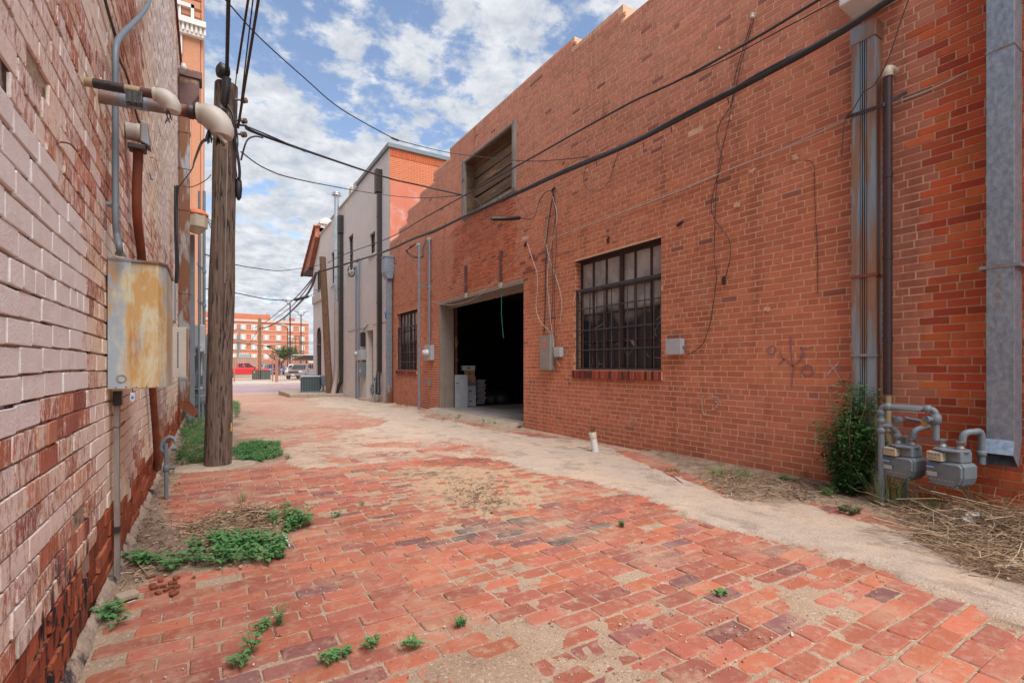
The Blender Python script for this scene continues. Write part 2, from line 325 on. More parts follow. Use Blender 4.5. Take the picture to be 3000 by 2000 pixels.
def glassmat():
    m, t, b, v = NM('cracked_dirty_glass')
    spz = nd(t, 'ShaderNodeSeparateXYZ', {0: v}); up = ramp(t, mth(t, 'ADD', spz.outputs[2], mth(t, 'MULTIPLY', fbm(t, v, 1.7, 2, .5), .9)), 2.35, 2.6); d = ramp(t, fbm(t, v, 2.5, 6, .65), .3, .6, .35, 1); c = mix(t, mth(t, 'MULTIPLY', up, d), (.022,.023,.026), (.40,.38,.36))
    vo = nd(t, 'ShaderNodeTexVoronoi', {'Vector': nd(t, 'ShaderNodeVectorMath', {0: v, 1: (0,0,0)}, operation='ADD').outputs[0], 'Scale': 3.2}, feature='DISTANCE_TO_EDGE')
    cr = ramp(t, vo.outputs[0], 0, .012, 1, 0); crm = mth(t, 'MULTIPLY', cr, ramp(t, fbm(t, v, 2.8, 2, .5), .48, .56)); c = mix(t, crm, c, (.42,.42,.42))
    t.links.new(c, b.inputs['Base Color']); b.inputs['Roughness'].default_value = .22; return m
M['glass'] = glassmat()
M['glassdk'] = wmat('dark_window_glass', (.02,.024,.028), (.035,.04,.045), 2, .12, 0, 0)
M['glasssky'] = wmat('pale_window_glass', (.30,.36,.38), (.42,.46,.46), .8, .2, 0, 0)
# ---------------------------------------------------------------- brick walls with real bricks
def inter(a0, a1, b0, b1): return a0 < b1 and b0 < a1
def brick_wall(mb, X, sgn, y0, y1, ztop, openings, L_, H_, mort, colf, header=7, jit=.002, bev=.004, pz=0, wob=0, cut=.0, inf=None):
    """bricks in the plane x=X facing sgn (+1/-1); openings (ya,yb,za,zb); ztop(y); colf(y,z,rnd,hdr)->(rgba, offset)"""
    row = 0; z = pz; zm = ztop(None)
    while z < zm:
        hdr = header and row % header == header-1
        bl = L_*.5 if hdr else L_; y = y0-(row % 2)*bl*.5-(random.random()*.01)
        while y < y1:
            l = bl*random.uniform(.97, 1.03); ya, yb = max(y, y0), min(y+l-mort, y1); y += l
            segs = [(ya, yb)]; za, zb = z, z+H_-mort
            for oa, ob, oza, ozb in openings:
                if not inter(za+.012, zb-.012, oza, ozb): continue
                ns = []
                for a, b in segs:
                    if not inter(a, b, oa, ob): ns.append((a, b)); continue
                    if a < oa: ns.append((a, oa))
                    if b > ob: ns.append((ob, b))
                segs = ns
            for a, b in segs:
                if b-a < .025: continue
                ym = (a+b)/2
                if (za+zb)/2 > ztop(ym): continue
                rgba, off = colf(ym, z, random.random(), hdr)
                if rgba is None: continue
                dz = wob*noise.noise(Vector((ym*.9, row*.13, 3))) if wob else 0
                edge = any(abs(a-ob) < .02 or abs(b-oa) < .02 or (inter(a, b, oa, ob) and (abs(za-ozb) < .09 or abs(zb-oza) < .09)) for oa, ob, oza, ozb in openings) or abs(b-y1) < .02
                dep = .24 if edge else .03
                x0 = X+sgn*(off+random.uniform(-jit, jit)); j = lambda: random.uniform(-jit, jit)
                c = cut
                def ring(ins, xx):
                    A, B, C_, D = a+ins, b-ins, za+dz+ins, zb+dz-ins
                    if c:
                        q = [c*random.uniform(.2, 1.3) for _ in range(4)]
                        return [(xx, A+q[0], C_+j()), (xx, B-q[1], C_+j()), (xx, B+j(), C_+q[1]), (xx, B+j(), D-q[2]), (xx, B-q[2], D+j()), (xx, A+q[3], D+j()), (xx, A+j(), D-q[3]), (xx, A+j(), C_+q[0])]
                    return [(xx, A, C_), (xx, B, C_), (xx, B, D), (xx, A, D)]
                st = random.getstate(); r0 = ring(bev, x0); random.setstate(st); r1 = ring(0, x0-sgn*bev); random.setstate(st); r2 = ring(0, X-sgn*dep)
                r0 = [(p[0]+random.uniform(-.4, .4)*jit, p[1], p[2]) for p in r0]
                n = len(r0); fs = [tuple(range(n))]+[(k, k+n, (k+1) % n+n, (k+1) % n) for k in range(n)]+[(k+n, k+2*n, (k+1) % n+2*n, (k+1) % n+n) for k in range(n)]
                if sgn > 0: pass
                else: fs = [f[::-1] for f in fs]
                mb.add(r0+r1+r2, fs, rgba)
        z += H_; row += 1
    return mb
def backing(mb, X, thick, y0, y1, z0, prof, openings, sgn):
    """mortar slab behind the bricks with holes; prof: list of (ya,yb,ztop)"""
    xa, xb = X, X-sgn*thick
    ys = sorted({y0, y1, *[o[0] for o in openings], *[o[1] for o in openings], *[p[0] for p in prof], *[p[1] for p in prof]})
    for a, b in zip(ys[:-1], ys[1:]):
        if a < y0-1e-6 or b > y1+1e-6: continue
        top = [p[2] for p in prof if p[0] <= (a+b)/2 <= p[1]]; top = max(top) if top else prof[0][2]
        zs = z0
        for oa, ob, za, zb in sorted(openings, key=lambda o: o[2]):
            if oa <= (a+b)/2 <= ob:
                if za > zs: mb.box((xa, a, zs), (xb, b, za))
                zs = zb
        if zs < top: mb.box((xa, a, zs), (xb, b, top))
# ================================================================ RIGHT: red brick warehouse
prof = [(-3, 5.3, 6.246), (5.3, 6.43, 6.50), (6.43, 11.402, 6.67), (11.402, 12.441, 6.43), (12.441, 13.449, 6.15), (13.449, 14.505, 5.93), (14.505, 15.297, 5.55), (15.297, 16.25, 5.35)]
def rtop(y):
    if y is None: return 6.7
    for a, b, z_ in prof:
        if a <= y <= b: return z_
    return 5.3
OW = (4.584, 6.43, 1.14, 2.938); OS = (13.694, 15.498, 1.07, 2.875); OG = (7.985, 12.071, -.2, 2.88); OL = (8.233, 10.583, 4.72, 6.06)
ropen = [OW, OS, OG, OL]
house = thing('brick_warehouse', 'long red brick warehouse with open garage doorway and stepped parapet along the right', 'building', (9, 6, 0))
pal = [(.53,.182,.095), (.51,.172,.092), (.55,.20,.105), (.49,.16,.086), (.53,.188,.105), (.52,.178,.092)]
ipal = [(.56,.13,.05), (.58,.16,.062), (.46,.095,.042), (.38,.072,.036), (.54,.125,.05), (.50,.11,.045)]
def rcol(y, z, r, hdr):
    off = .0018
    if y < 1.672+(.10 if int(z/.0675) % 7 == 3 else 0):
        c = random.choice(ipal); off = .006; c = tuple(q*random.uniform(.85, 1.1) for q in c); return (*c, 1), off
    c = random.choice(pal); k = random.uniform(.86, 1.10)
    n = noise.noise(Vector((y*.5, z*.6, 1.7)))
    k *= 1+.22*n
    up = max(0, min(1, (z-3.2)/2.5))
    c = tuple(q*(1-up*.9)+w_*up*.9 for q, w_ in zip(c, (.56*(.92+.16*r), .235, .155)))  # upper bricks pinker, and paler for open sky light put into their colour
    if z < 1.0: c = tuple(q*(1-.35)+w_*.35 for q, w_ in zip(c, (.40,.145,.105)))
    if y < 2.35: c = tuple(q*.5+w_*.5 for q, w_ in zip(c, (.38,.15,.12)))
    if r < .02: c = (.30,.12,.09)
    if r > .999: c = (.46,.32,.24)
    if r > .9993 and z > 1: return (None, 0)
    c = tuple(q*k for q in c)
    if 8.3 < y < 11.2 and 3.0 < z < 4.75 and noise.noise(Vector((y*.7, z*.9, 9))) > -.25:
        off += random.uniform(0, .013); c = (c[0]*.98, c[1]*.85, c[2]*.8)
    if 7.1 < y < 8.1 and 2.95 < z < 3.28 and r < .5: c = (.27,.085,.065); off = .008
    return (*c, 1), off
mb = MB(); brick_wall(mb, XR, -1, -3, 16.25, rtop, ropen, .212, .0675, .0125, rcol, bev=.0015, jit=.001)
mb.build('wall', M['brick_r'], house)
mb = MB(); backing(mb, XR+.001, .35, -3, 16.25, -.6, prof, ropen, -1); mb.build('mortar', M['mortar_r'], house)
# parapet end faces, cap and roof
MB().box((5.215, 5.302, 6.25), (5.55, 5.36, 6.53)).build('parapet_plaster', M['greyl'], house); MB().box((5.215, 6.432, 6.50), (5.55, 6.49, 6.70)).build('parapet_plaster', M['greyl'], house)
mb = MB()
for a, b, z_ in prof: mb.box((5.20, a, z_), (5.56, b, z_+.03))
mb.build('parapet_cap', M['mortar_r'], house)
mb = MB(); mb.box((5.56, -3, 5.0), (16, 16.2, 5.12)); mb.build('roof', M['concrete'], house)
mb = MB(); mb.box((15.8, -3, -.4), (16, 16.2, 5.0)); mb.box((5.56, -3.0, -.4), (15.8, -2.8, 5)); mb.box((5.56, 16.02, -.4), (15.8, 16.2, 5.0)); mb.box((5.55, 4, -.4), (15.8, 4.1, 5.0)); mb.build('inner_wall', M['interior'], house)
mb = MB(); mb.box((5.15, 8.0, -.2), (15.8, 12.06, .105)); mb.build('garage_floor', M['garfloor'], house)
mb = MB()
for k in range(9): mb.box((5.6, 7.2+k*.62, 3.35), (15.7, 7.25+k*.62, 3.6))
mb.box((5.56, 4.1, 3.6), (15.8, 16.0, 3.64)); mb.build('ceiling_joists', M['plank'], house)
# concrete threshold
mb = MB(); gx, gy = [], []
nn = 60
for i in range(nn+1):
    y = 7.99+i*(12.2-7.99)/nn; kk = min(1, i/6); e = .03*noise.noise(Vector((y*3, 0, 5))); xo = 4.93+e+.02*math.sin(y*2)+.15*(1-kk)
    mb.v += [(xo-.10, y, -.02), (xo, y, .05+e*.5), (xo+.08, y, .088+e*.3), (5.25, y, .109)]
for i in range(nn):
    for k in range(3): mb.f.append((i*4+k, i*4+k+1, i*4+k+5, i*4+k+4)); mb.sm.append(True); mb.mi.append(0)
mb.f += [(0,1,2,3), (nn*4+3, nn*4+2, nn*4+1, nn*4)]; mb.sm += [False]*2; mb.mi += [0]*2; mb.build('threshold', M['concrete'], house)
# garage frame: wide tan jamb on the far side, header board above
fr = MB(); fr.box((5.19, 11.98, .02), (5.30, 12.071, 2.87)); fr.box((5.30, 11.96, .02), (5.54, 12.02, 2.87)); fr.box((5.54, 11.94, .05), (5.56, 12.0, 2.87)); fr.box((5.17, 8.0, 2.80), (5.42, 12.0, 2.878)); fr.box((5.42, 8.0, 2.72), (5.5, 12.0, 2.87))
fr.build('garage_frame', M['tanpaint'], house, bevel=.004)
mb = MB()
mb.box((5.60, 11.90, .1), (5.64, 11.97, 2.8))
for k in range(6): mb.box((5.57, 11.86, .35+k*.48), (5.66, 11.9, .43+k*.48))
mb.build('door_track', M['brownp'], house)
for q, (u, v0, v1) in enumerate(((1365, 778, 862), (1468, 735, 828))):
    a = wx(u, v0, XR-.02); b = wx(u, v1, XR-.02); MB().box((XR-.05, a.y-.035, b.z), (XR-.012, a.y+.035, a.z)).build('wood_strip', M['brownp'], house, bevel=.003)
for q, (u, v) in enumerate(((1367, 866), (1469, 836))):
    a = wx(u, v, XR-.02); MB().box((XR-.056, a.y-.05, a.z-.055), (XR-.02, a.y+.05, a.z+.055)).build('pale_block', M['cream'], house, bevel=.004)
def steel_window(root, o, cols, rows, mull, sash, glassm, xo=.16, bars=None, rail=None, sillh=.135):
    ya, yb, za, zb = o; x = XR+xo
    win = MB()
    win.box((x-.03, ya, za), (x+.03, ya+.035, zb)); win.box((x-.03, yb-.035, za), (x+.03, yb, zb)); win.box((x-.031, ya, za), (x+.031, yb, za+.03)); win.box((x-.031, ya, zb-.05), (x+.031, yb, zb))
    for m_ in mull: win.box((x-.035, m_-.035, za+.03), (x+.035, m_+.035, zb-.05))
    nc = cols
    for i in range(1, nc):
        y = ya+(yb-ya)*i/nc
        if all(abs(y-m_) > .06 for m_ in mull): win.box((x-.02, y-.014, za+.03), (x+.02, y+.014, zb-.05))
    for r_ in rows: win.box((x-.022, ya+.035, r_-.014), (x+.022, yb-.035, r_+.014))
    wo_ = win.build('window', sash, root)
    g = MB()
    for i in range(nc):
        zs = [za+.03]+list(rows)+[zb-.05]
        for a, b in zip(zs[:-1], zs[1:]):
            y0_, y1_ = ya+(yb-ya)*i/nc, ya+(yb-ya)*(i+1)/nc; tx = random.uniform(-.002, .002)
            g.add([(x+.002+tx, y0_, a), (x+.002-tx, y1_, a), (x+.002-tx, y1_, b), (x+.002+tx, y0_, b)], [(0,1,2,3)])
    g.build('pane', glassm, wo_)
    s = MB(); n = int((yb-ya+.06)/.062)
    for i in range(n):
        y = ya-.03+(yb-ya+.06)*i/n; c = random.choice([(.30,.06,.04), (.22,.045,.035), (.10,.03,.03), (.34,.08,.045)])
        e = random.uniform(-.004, .004); s.box((XR-.045+e, y+.005, za-sillh), (XR+.14, y+.05, za-.012), colr=(*c, 1))
    s.build('sill', M['brick_r'], wo_, bevel=.004)
    b2 = MB(); b2.box((XR-.030, ya-.03, za-sillh+.006), (XR+.14, yb+.03, za-.018)); b2.build('sill_mortar', M['mortar_r'], wo_)
    if bars:
        b = MB(); xb_ = XR+.045; top, ny, zr = bars
        b.box((xb_-.022, ya, top-.02), (xb_+.022, yb, top+.02)); b.box((xb_-.02, ya, za), (xb_+.02, ya+.03, top)); b.box((xb_-.02, yb-.03, za), (xb_+.02, yb, top)); b.box((xb_-.021, ya, za), (xb_+.021, yb, za+.03))
        for i in range(1, ny): y = ya+(yb-ya)*i/ny; b.tube([(xb_, y, za+.02), (xb_, y, top)], .009, 6)
        for z_ in zr: b.box((xb_-.016, ya, z_-.01), (xb_-.004, yb, z_+.01))
        b.build('security_bars', M['grille'], wo_)
    return wo_
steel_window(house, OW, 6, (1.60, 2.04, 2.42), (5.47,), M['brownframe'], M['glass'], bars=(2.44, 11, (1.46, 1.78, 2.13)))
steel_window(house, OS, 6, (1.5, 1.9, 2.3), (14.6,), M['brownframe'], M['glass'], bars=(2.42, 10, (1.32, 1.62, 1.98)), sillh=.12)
mb = MB()                                            # near-black panels, the shade of dim rooms behind the panes put into colour
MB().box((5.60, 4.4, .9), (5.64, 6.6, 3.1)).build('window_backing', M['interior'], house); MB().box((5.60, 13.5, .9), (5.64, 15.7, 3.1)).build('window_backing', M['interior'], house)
# loft opening boarded inside
ya, yb, za, zb = OL
f = MB(); f.box((5.13, yb-.11, za), (5.21, yb, zb)); f.box((5.13, ya, za), (5.21, ya+.08, zb)); f.box((5.15, ya+.08, zb-.05), (5.21, yb-.11, zb)); f.box((5.14, ya, za-.05), (5.21, yb, za)); f.build('loft_frame', M['woodg'], house, bevel=.006)
f = MB(); f.box((5.21, yb-.06, za), (5.62, yb-.02, zb)); f.box((5.21, ya+.02, za), (5.62, ya+.06, zb)); f.box((5.21, ya, zb-.04), (5.62, yb, zb)); f.box((5.21, ya, za-.04), (5.62, yb, za)); f.build('loft_lining', M['plank'], house)
f = MB(); z = za; k = 0
while z < zb: h = random.uniform(.2, .28); f.obox((5.44+random.uniform(-.012, .02), (ya+yb)/2, z+h/2), (.03, yb-ya-.1, h-random.uniform(.02, .045)), Matrix.Rotation(random.uniform(-.022, .022), 3, 'X')); z += h; k += 1
f.build('loft_boards', M['plank'], house, bevel=.004)
f = MB(); f.box((5.60, ya, za), (5.64, yb, zb)); f.build('loft_backing', M['black'], house)  # black sheet paints in the unlit loft seen between the boards
rv = brickmat('reveal_brick', 'X', (.46,.15,.085), (.42,.13,.075), (.62,.39,.27))
for o_ in (OW, OS):
    MB().box((5.206, o_[1]-.004, o_[2]), (5.35, o_[1]+.001, o_[3])).build('reveal', rv, house); MB().box((5.206, o_[0]-.001, o_[2]), (5.35, o_[0]+.004, o_[3])).build('reveal', rv, house)
    MB().box((5.206, o_[0], o_[3]-.001), (5.35, o_[1], o_[3]+.004)).build('lintel_underside', M['brownframe'], house)
MB().box((5.206, OG[0]-.003, 0), (5.5, OG[0]+.003, 2.88)).build('reveal', rv, house)
# blurred spray marks and scratches on the wall
def stroke(mb, pts, w_=.02, X=XR-.0115):
    P = [wx(u, v, X) for u, v in pts]; P = smooth_pts(P, 5)
    vs, fs = [], []
    for i, p in enumerate(P):
        t = (P[min(i+1, len(P)-1)]-P[max(i-1, 0)]).normalized(); n = Vector((0, -t.z, t.y)); ww = w_*random.uniform(.6, 1.2)
        vs += [p+n*ww/2, p-n*ww/2]
    for i in range(len(P)-1): fs.append((2*i, 2*i+1, 2*i+3, 2*i+2))
    mb.add(vs, fs)
g = MB()
for pts in ([(2315,985),(2318,1040),(2322,1085),(2320,1130)], [(2248,1020),(2262,1014),(2272,1022),(2266,1036),(2252,1036),(2248,1024)], [(2280,1068),(2300,1052),(2320,1072),(2345,1052),(2355,1035)],
            [(2285,1030),(2290,1048),(2300,1056)], [(2345,1018),(2362,1022),(2385,1016)], [(2345,1018),(2352,1030),(2345,1045)], [(2348,1080),(2364,1070),(2380,1082),(2378,1098),(2358,1100),(2348,1088),(2350,1078)]):
    stroke(g, pts, .014)
g.build('violet_scrawl', M['violet'], house)
g = MB()
for pts in ([(2425,1050),(2434,1058)], [(2422,1100),(2438,1080),(2452,1068),(2458,1056)], [(2430,1064),(2450,1090),(2466,1116)], [(2424,1130),(2450,1128)], [(2056,1158),(2060,1208),(2078,1214)], [(2050,1170),(2062,1160)], [(2076,1164),(2104,1164),(2100,1190),(2086,1200)], [(2094,1176),(2112,1178)], [(2440,1150),(2456,1146)]):
    stroke(g, pts, .015)
g.build('chalk_scrawl', M['chalk'], house)
# ================================================================ LEFT: old whitewashed wall
old = thing('brick_building', 'old brick building with peeling whitewash along the left side of the alley', 'building', (-7, 4, 0))
LY1 = 12.2
lpal = [(.50,.20,.13), (.54,.24,.15), (.42,.15,.10), (.56,.28,.18), (.36,.13,.10), (.50,.19,.11)]
def lcol(y, z, r, hdr):
    off = random.uniform(.001, .0045); c = random.choice(lpal); k = random.uniform(.85, 1.15)
    n = noise.noise(Vector((y*.8, z*.9, 4.4)))
    a = .70+.55*n+random.uniform(-.2, .2)
    if y < 2.88+.05*noise.noise(Vector((z*5, 0, 0))) and 1.03-(2.9-y)*.02 < z < 2.62-.32*(y-0)+.0+(.12 if y < 2.2 else 0)*0: 
        if z < 1.76+max(0, (2.85-y))*.16: a = 2.2; off = random.uniform(.002, .005)
    base = .34+.14*noise.noise(Vector((y*1.3, 7, 0)))
    if z < base:
        a = -.9; c = random.choice([(.34,.09,.04), (.28,.07,.035), (.40,.12,.055)]); off = random.uniform(-.003, .012)
    elif z < base+.25: a -= .25
    if z > 3.2: a += .06
    if 5.2 < y < 8.4 and z > 2.6: a += .42
    if r < .003: return None, 0
    return (*[q*k for q in c], a), off
mb = MB(); brick_wall(mb, XL, 1, -3, LY1, lambda y: 7.1 if y is None else 7.08, [], .235, .083, .0095, lcol, header=6, jit=.002, bev=.0015, wob=.02, cut=.006, pz=.02)
mb.build('wall', M['brick_l'], old)
mb = MB(); mb.box((XL-.006, -3, -.5), (-8, LY1-.01, 7.06)); mb.build('mortar', M['mortar_l'], old)
mb = MB(); mb.box((XL+.035, -3, 7.09), (-.9, LY1+.02, 7.16)); mb.box((XL-.1, -3, 7.16), (-.85, LY1, 7.2)); mb.build('coping', M['rustpipe'], old, bevel=.01)
mb = MB()                                            # rough mortar curb at the foot of the wall
ns = 620
for i in range(ns+1):
    y = -3+(LY1+3)*i/ns; e = noise.noise(Vector((y*2.5, 1, 0))); e2 = noise.noise(Vector((y*9, 3, 0)))+.7*noise.noise(Vector((y*23, 3, 0)))
    mb.v += [(XL+.004, y, .062+.03*e+.018*e2), (XL+.018+.008*e2, y, .05+.025*e+.018*e2), (XL+.036+.014*e+.014*e2, y, .024), (XL+.052+.018*e+.014*e2, y, -.05)]
for i in range(ns):
    for k in range(3): mb.f.append((i*4+k, i*4+k+4, i*4+k+5, i*4+k+1)); mb.sm.append(True); mb.mi.append(0)
mb.build('mortar_curb', M['mortar_l'], old)
# neighbour set back beyond (seen only from other positions)
nb = thing('brick_outbuilding', 'low brick building set back behind the far end of the whitewashed wall', 'building', (-5, 21, -.1))
M['brick_nb'] = brickmat('red_brick_plain', 'Y', (.36,.12,.07), (.42,.15,.09), (.45,.33,.25))
mb = MB(); mb.box((-8, 13.8, -.5), (-1.6, 29.5, 5.4)); mb.build('wall', M['brick_nb'], nb)
mb = MB(); mb.box((-8.05, 13.75, 5.4), (-1.55, 29.55, 5.5)); mb.build('coping', M['concrete'], nb)
# ================================================================ GREY painted building
gray = thing('gray_building', 'tall painted gray brick building with dark downspouts and flush windows past the warehouse', 'building', (10, 23, -.2))
M['graybrick'] = brickmat('grey_painted_brick', 'Y', (.70,.65,.61), (.66,.60,.56), (.42,.38,.35), .21, .076, .013, stain=(.70,.58,.50), var=.12, bst=1.)
M['sidebrick'] = brickmat('orange_brick', 'X', (.56,.155,.065), (.48,.12,.055), (.50,.30,.20), .21, .0675, .010, var=.15)
M['sideplast'] = wmat('red_brown_render', (.50,.15,.09), (.52,.19,.13), 2.5, .9, 0, .3, .003, stain=(.54,.36,.32), smn=(.55,.75), sscale=2)
GY0, GY1 = 16.25, 30.4
gwin = [(17.95, 18.65, 5.36, 6.16), (21.15, 21.95, 5.28, 6.80), (24.75, 25.45, 5.2, 6.78)]
gdoor = (18.2, 19.08, -.1, 2.56)
gopen = gwin+[gdoor, (28.0, 29.35, -.25, 3.3), (28.2, 29.3, 5.35, 6.5)]
gprof = [(GY0, 20.4, 8.55), (20.4, 25.5, 8.46), (25.5, GY1, 8.30)]
mb = MB(); backing(mb, XR+.0, .35, GY0, GY1, -.6, gprof, gopen, -1); mb.build('painted_wall', M['graybrick'], gray)
mb = MB(); mb.box((5.201, GY0-.008, 4.0), (14, GY0+.2, 8.55)); mb.build('side_wall', M['sidebrick'], gray)
mb = MB(); P0 = [(5.204, GY0-.02, 4.8), (9.5, GY0-.02, 4.8), (9.5, GY0-.02, 7.35), (7.0, GY0-.02, 7.45), (5.204, GY0-.02, 7.4)]; mb.prism(P0, (0, .012, 0)); mb.build('rendered_panel', M['sideplast'], gray)
mb = MB()
n = int(5.5/.074)
for i in range(n): mb.box((5.22+i*.074, GY0-.022, 8.28), (5.22+i*.074+.062, GY0, 8.50), colr=(*[q*random.uniform(.8,1.1) for q in (.50,.13,.055)], 1))
mb.build('soldier_course', M['brick_r'], gray)
mb = MB(); mb.box((5.12, GY0-.08, 8.55), (14, GY0+.3, 8.70)); mb.box((5.12, GY0+.3, 8.55), (5.5, 20.4, 8.70)); mb.build('coping', M['greyp'], gray, bevel=.01)
mb = MB(); mb.box((5.14, 20.4, 8.46), (5.5, 25.5, 8.54)); mb.box((5.14, 25.5, 8.30), (5.5, 30.45, 8.38))
for y in (20.45, 21.2, 28.3): mb.box((5.13, y, 8.5), (5.5, y+.42, 8.78))
mb.build('parapet_trim', M['offw'], gray, bevel=.02)
mb = MB(); mb.box((5.5, GY0+.3, 8.0), (14, GY1, 8.1)); mb.build('roof', M['concrete'], gray)
mb = MB(); mb.box((13.8, GY0, -.6), (14, GY1, 8.3)); mb.box((5.5, GY1-.3, -.6), (13.8, GY1, 8.3)); mb.box((5.9, GY0+.3, -.6), (5.95, GY1-.3, 8)); mb.build('inner_wall', M['graybrick'], gray)
for a, b, c, d in gwin:
    f = MB(); x = 5.30
    f.box((x-.03, a, c), (x+.03, a+.05, d)); f.box((x-.03, b-.05, c), (x+.03, b, d)); f.box((x-.031, a, c), (x+.031, b, c+.05)); f.box((x-.031, a, d-.05), (x+.031, b, d)); f.box((x-.035, a, (c+d)/2-.025), (x+.02, b, (c+d)/2+.025))
    wo_ = f.build('window', M['dark'], gray)
    g = MB(); g.box((x, a+.02, c+.02), (x+.01, b-.02, d-.02)); g.build('pane', M['glassdk'], wo_)
    s = MB(); s.box((5.15, a-.08, c-.10), (5.4, b+.08, c-.01)); s.build('sill', M['graybrick'], wo_)
# recessed door
f = MB(); f.box((5.42, gdoor[0], -.1), (5.46, gdoor[1], 2.5)); f.build('door', wmat('taupe_door', (.23,.19,.17), None, 3, .6, 0, 0), gray)
f = MB(); f.box((4.9, gdoor[0]-.15, -.3), (5.5, gdoor[1]+.15, -.02)); f.build('door_step', M['concrete'], gray, bevel=.02)
# lintel crack line: bumpy thin conduit-like seam
f = MB(); f.tube([(5.195, 16.4+i*.35, 2.72+.03*noise.noise(Vector((i*.9, 0, 2)))) for i in range(6)], .012, 5); f.tube([(5.195, 19.2+i*.35, 2.70+.03*noise.noise(Vector((i*.9, 4, 2)))) for i in range(9)], .012, 5); f.build('wall_seam', M['mortar_l'], gray)
# upper window pair and stone band at the far end
f = MB()
for a, b in ((28.25, 28.75), (28.82, 29.3)):
    f.box((5.25, a, 5.4), (5.30, a+.05, 6.5)); f.box((5.25, b-.05, 5.4), (5.30, b, 6.5)); f.box((5.25, a, 5.4), (5.3, b, 5.46)); f.box((5.25, a, 6.44), (5.3, b, 6.5))
wo_ = f.build('window', M['dark'], gray); g = MB(); g.box((5.28, 28.2, 5.35), (5.29, 29.35, 6.5)); g.build('pane', M['glassdk'], wo_)
f = MB(); f.box((5.13, 27.9, 4.75), (5.3, 30.45, 5.25)); f.build('stone_band', M['offw'], gray, bevel=.03)
# arched window
f = MB(); x = 5.26; yc = 28.67; hw = .66
def archpts(r, z0=-.2, zs=2.65, n=14):
    pts = [(x, yc-r, z0)]+[(x, yc-r*math.cos(math.pi*i/n), zs+r*1.15*math.sin(math.pi*i/n)) for i in range(n+1)]+[(x, yc+r, z0)]; return pts
o_, i_ = archpts(hw+.02), archpts(hw-.08)
for k in range(len(o_)-1): f.add([o_[k], o_[k+1], i_[k+1], i_[k]], [(0,1,2,3)]); f.add([(p[0]-.06, p[1], p[2]) for p in (o_[k], o_[k+1], i_[k+1], i_[k])], [(0,1,2,3)])
for dy in (-.22, .22): f.box((5.2, yc+dy-.03, -.2), (5.26, yc+dy+.03, 3.1))
f.box((5.2, yc-hw, 2.35), (5.262, yc+hw, 2.42))
wo_ = f.build('arched_window', M['dark'], gray)
g = MB(); g.add([(5.275, p[1], p[2]) for p in archpts(hw)], [tuple(range(len(archpts(hw))))]); g.build('pane', wmat('brown_tinted_glass', (.05,.035,.028), (.16,.10,.08), 2, .15, 0, 0), wo_)
f = MB(); # spandrel around arch
ap = archpts(hw+.02); top = 3.32
for k in range(1, len(ap)-2): f.add([(5.199, ap[k][1], ap[k][2]), (5.199, ap[k+1][1], ap[k+1][2]), (5.199, ap[k+1][1], top), (5.199, ap[k][1], top)], [(0,1,2,3)])
f.build('spandrel', M['graybrick'], gray)
# tile mansard over the street front, seen from the side
M['tile'] = wmat('clay_roof_tile', (.40,.15,.09), (.28,.09,.055), 5, .8, 0, .4, .01, stain=(.50,.20,.09), smn=(.58,.62), sscale=3)
rf = MB(); Pr = [(4.95, 28.3, 8.75), (4.95, 32.6, 6.85), (4.95, 30.4, 6.85), (4.95, 28.3, 8.2)]; rf.prism(Pr, (8, 0, 0)); ro = rf.build('mansard_roof', M['tile'], gray)
rt = MB()
for k in range(11):
    t = k/10; y, z = 28.4+4.15*t, 8.72-1.84*t
    rt.obox((4.92, y-.02, z-.02), (.16, .44, .07), Matrix.Rotation(R(-24-8), 3, 'X'))
    for q in range(16): rt.obox((5.1+q*.45, y, z+.03), (.2, .44, .10), Matrix.Rotation(R(-24-6), 3, 'X'))
rt.build('roof_tiles', M['tile'], ro)
f = MB(); f.box((4.93, 30.3, 6.76), (12.9, 32.55, 6.85)); f.box((4.9, 32.4, 6.74), (12.95, 32.62, 6.92)); f.build('soffit', M['brownframe'], gray)
f = MB(); f.box((5.35, 29.0, 8.2), (6.1, 29.8, 9.15)); f.box((5.28, 28.93, 9.15), (6.17, 29.87, 9.27)); f.lathe((5.72, 29.4, 9.27), (0,0,1), [(0,.40),(.12,.38),(.25,.28),(.33,.12),(.35,.01)], 16); f.build('chimney', M['graybrick'], gray)
# ================================================================ TOWER and HOSPITAL blocks
tw = thing('brick_tower', 'tall orange brick office tower with white cornice rising behind the left wall', 'building', (-9, 74, -.3))
M['towerb'] = brickmat('tower_brick', 'X', (.52,.23,.13), (.46,.19,.11), (.44,.27,.18), .22, .08, .012, var=.12)
M['towerw'] = wmat('white_terracotta', (.66,.62,.58), (.56,.50,.46), 3, .7, 0, .1)
TY = 64
mb = MB(); mb.box((-16, TY, -.5), (-.75, 84, 62)); mb.build('wall', M['towerb'], tw)
def tz(v, u=560): return yp(u, v, TY).z
mb = MB(); mb.box((-.72, TY+.3, -.5), (-.45, 84, 62)); mb.box((-16, TY-.1, -.5), (-1.6, TY, 30)); mb.build('pilaster', wmat('tower_pilaster', (.56,.27,.17), (.52,.25,.15), 2, .9, 0, .1), tw)
mb = MB(); zc_ = tz(80); mb.box((-16, TY-.9, zc_-.1), (-.2, TY, zc_+.5)); mb.box((-16, TY-.5, zc_-1.1), (-.35, TY, zc_-.1)); mb.box((-16, TY-.35, zc_+1.9), (-1.3, TY, zc_+2.3)); mb.box((-1.6, TY-.35, zc_+.5), (-1.3, TY, zc_+2.3))
for k in range(40): mb.box((-16+k*.4, TY-.7, zc_-.85), (-15.8+k*.4, TY-.5, zc_-.1))
mb.build('cornice', M['towerw'], tw)
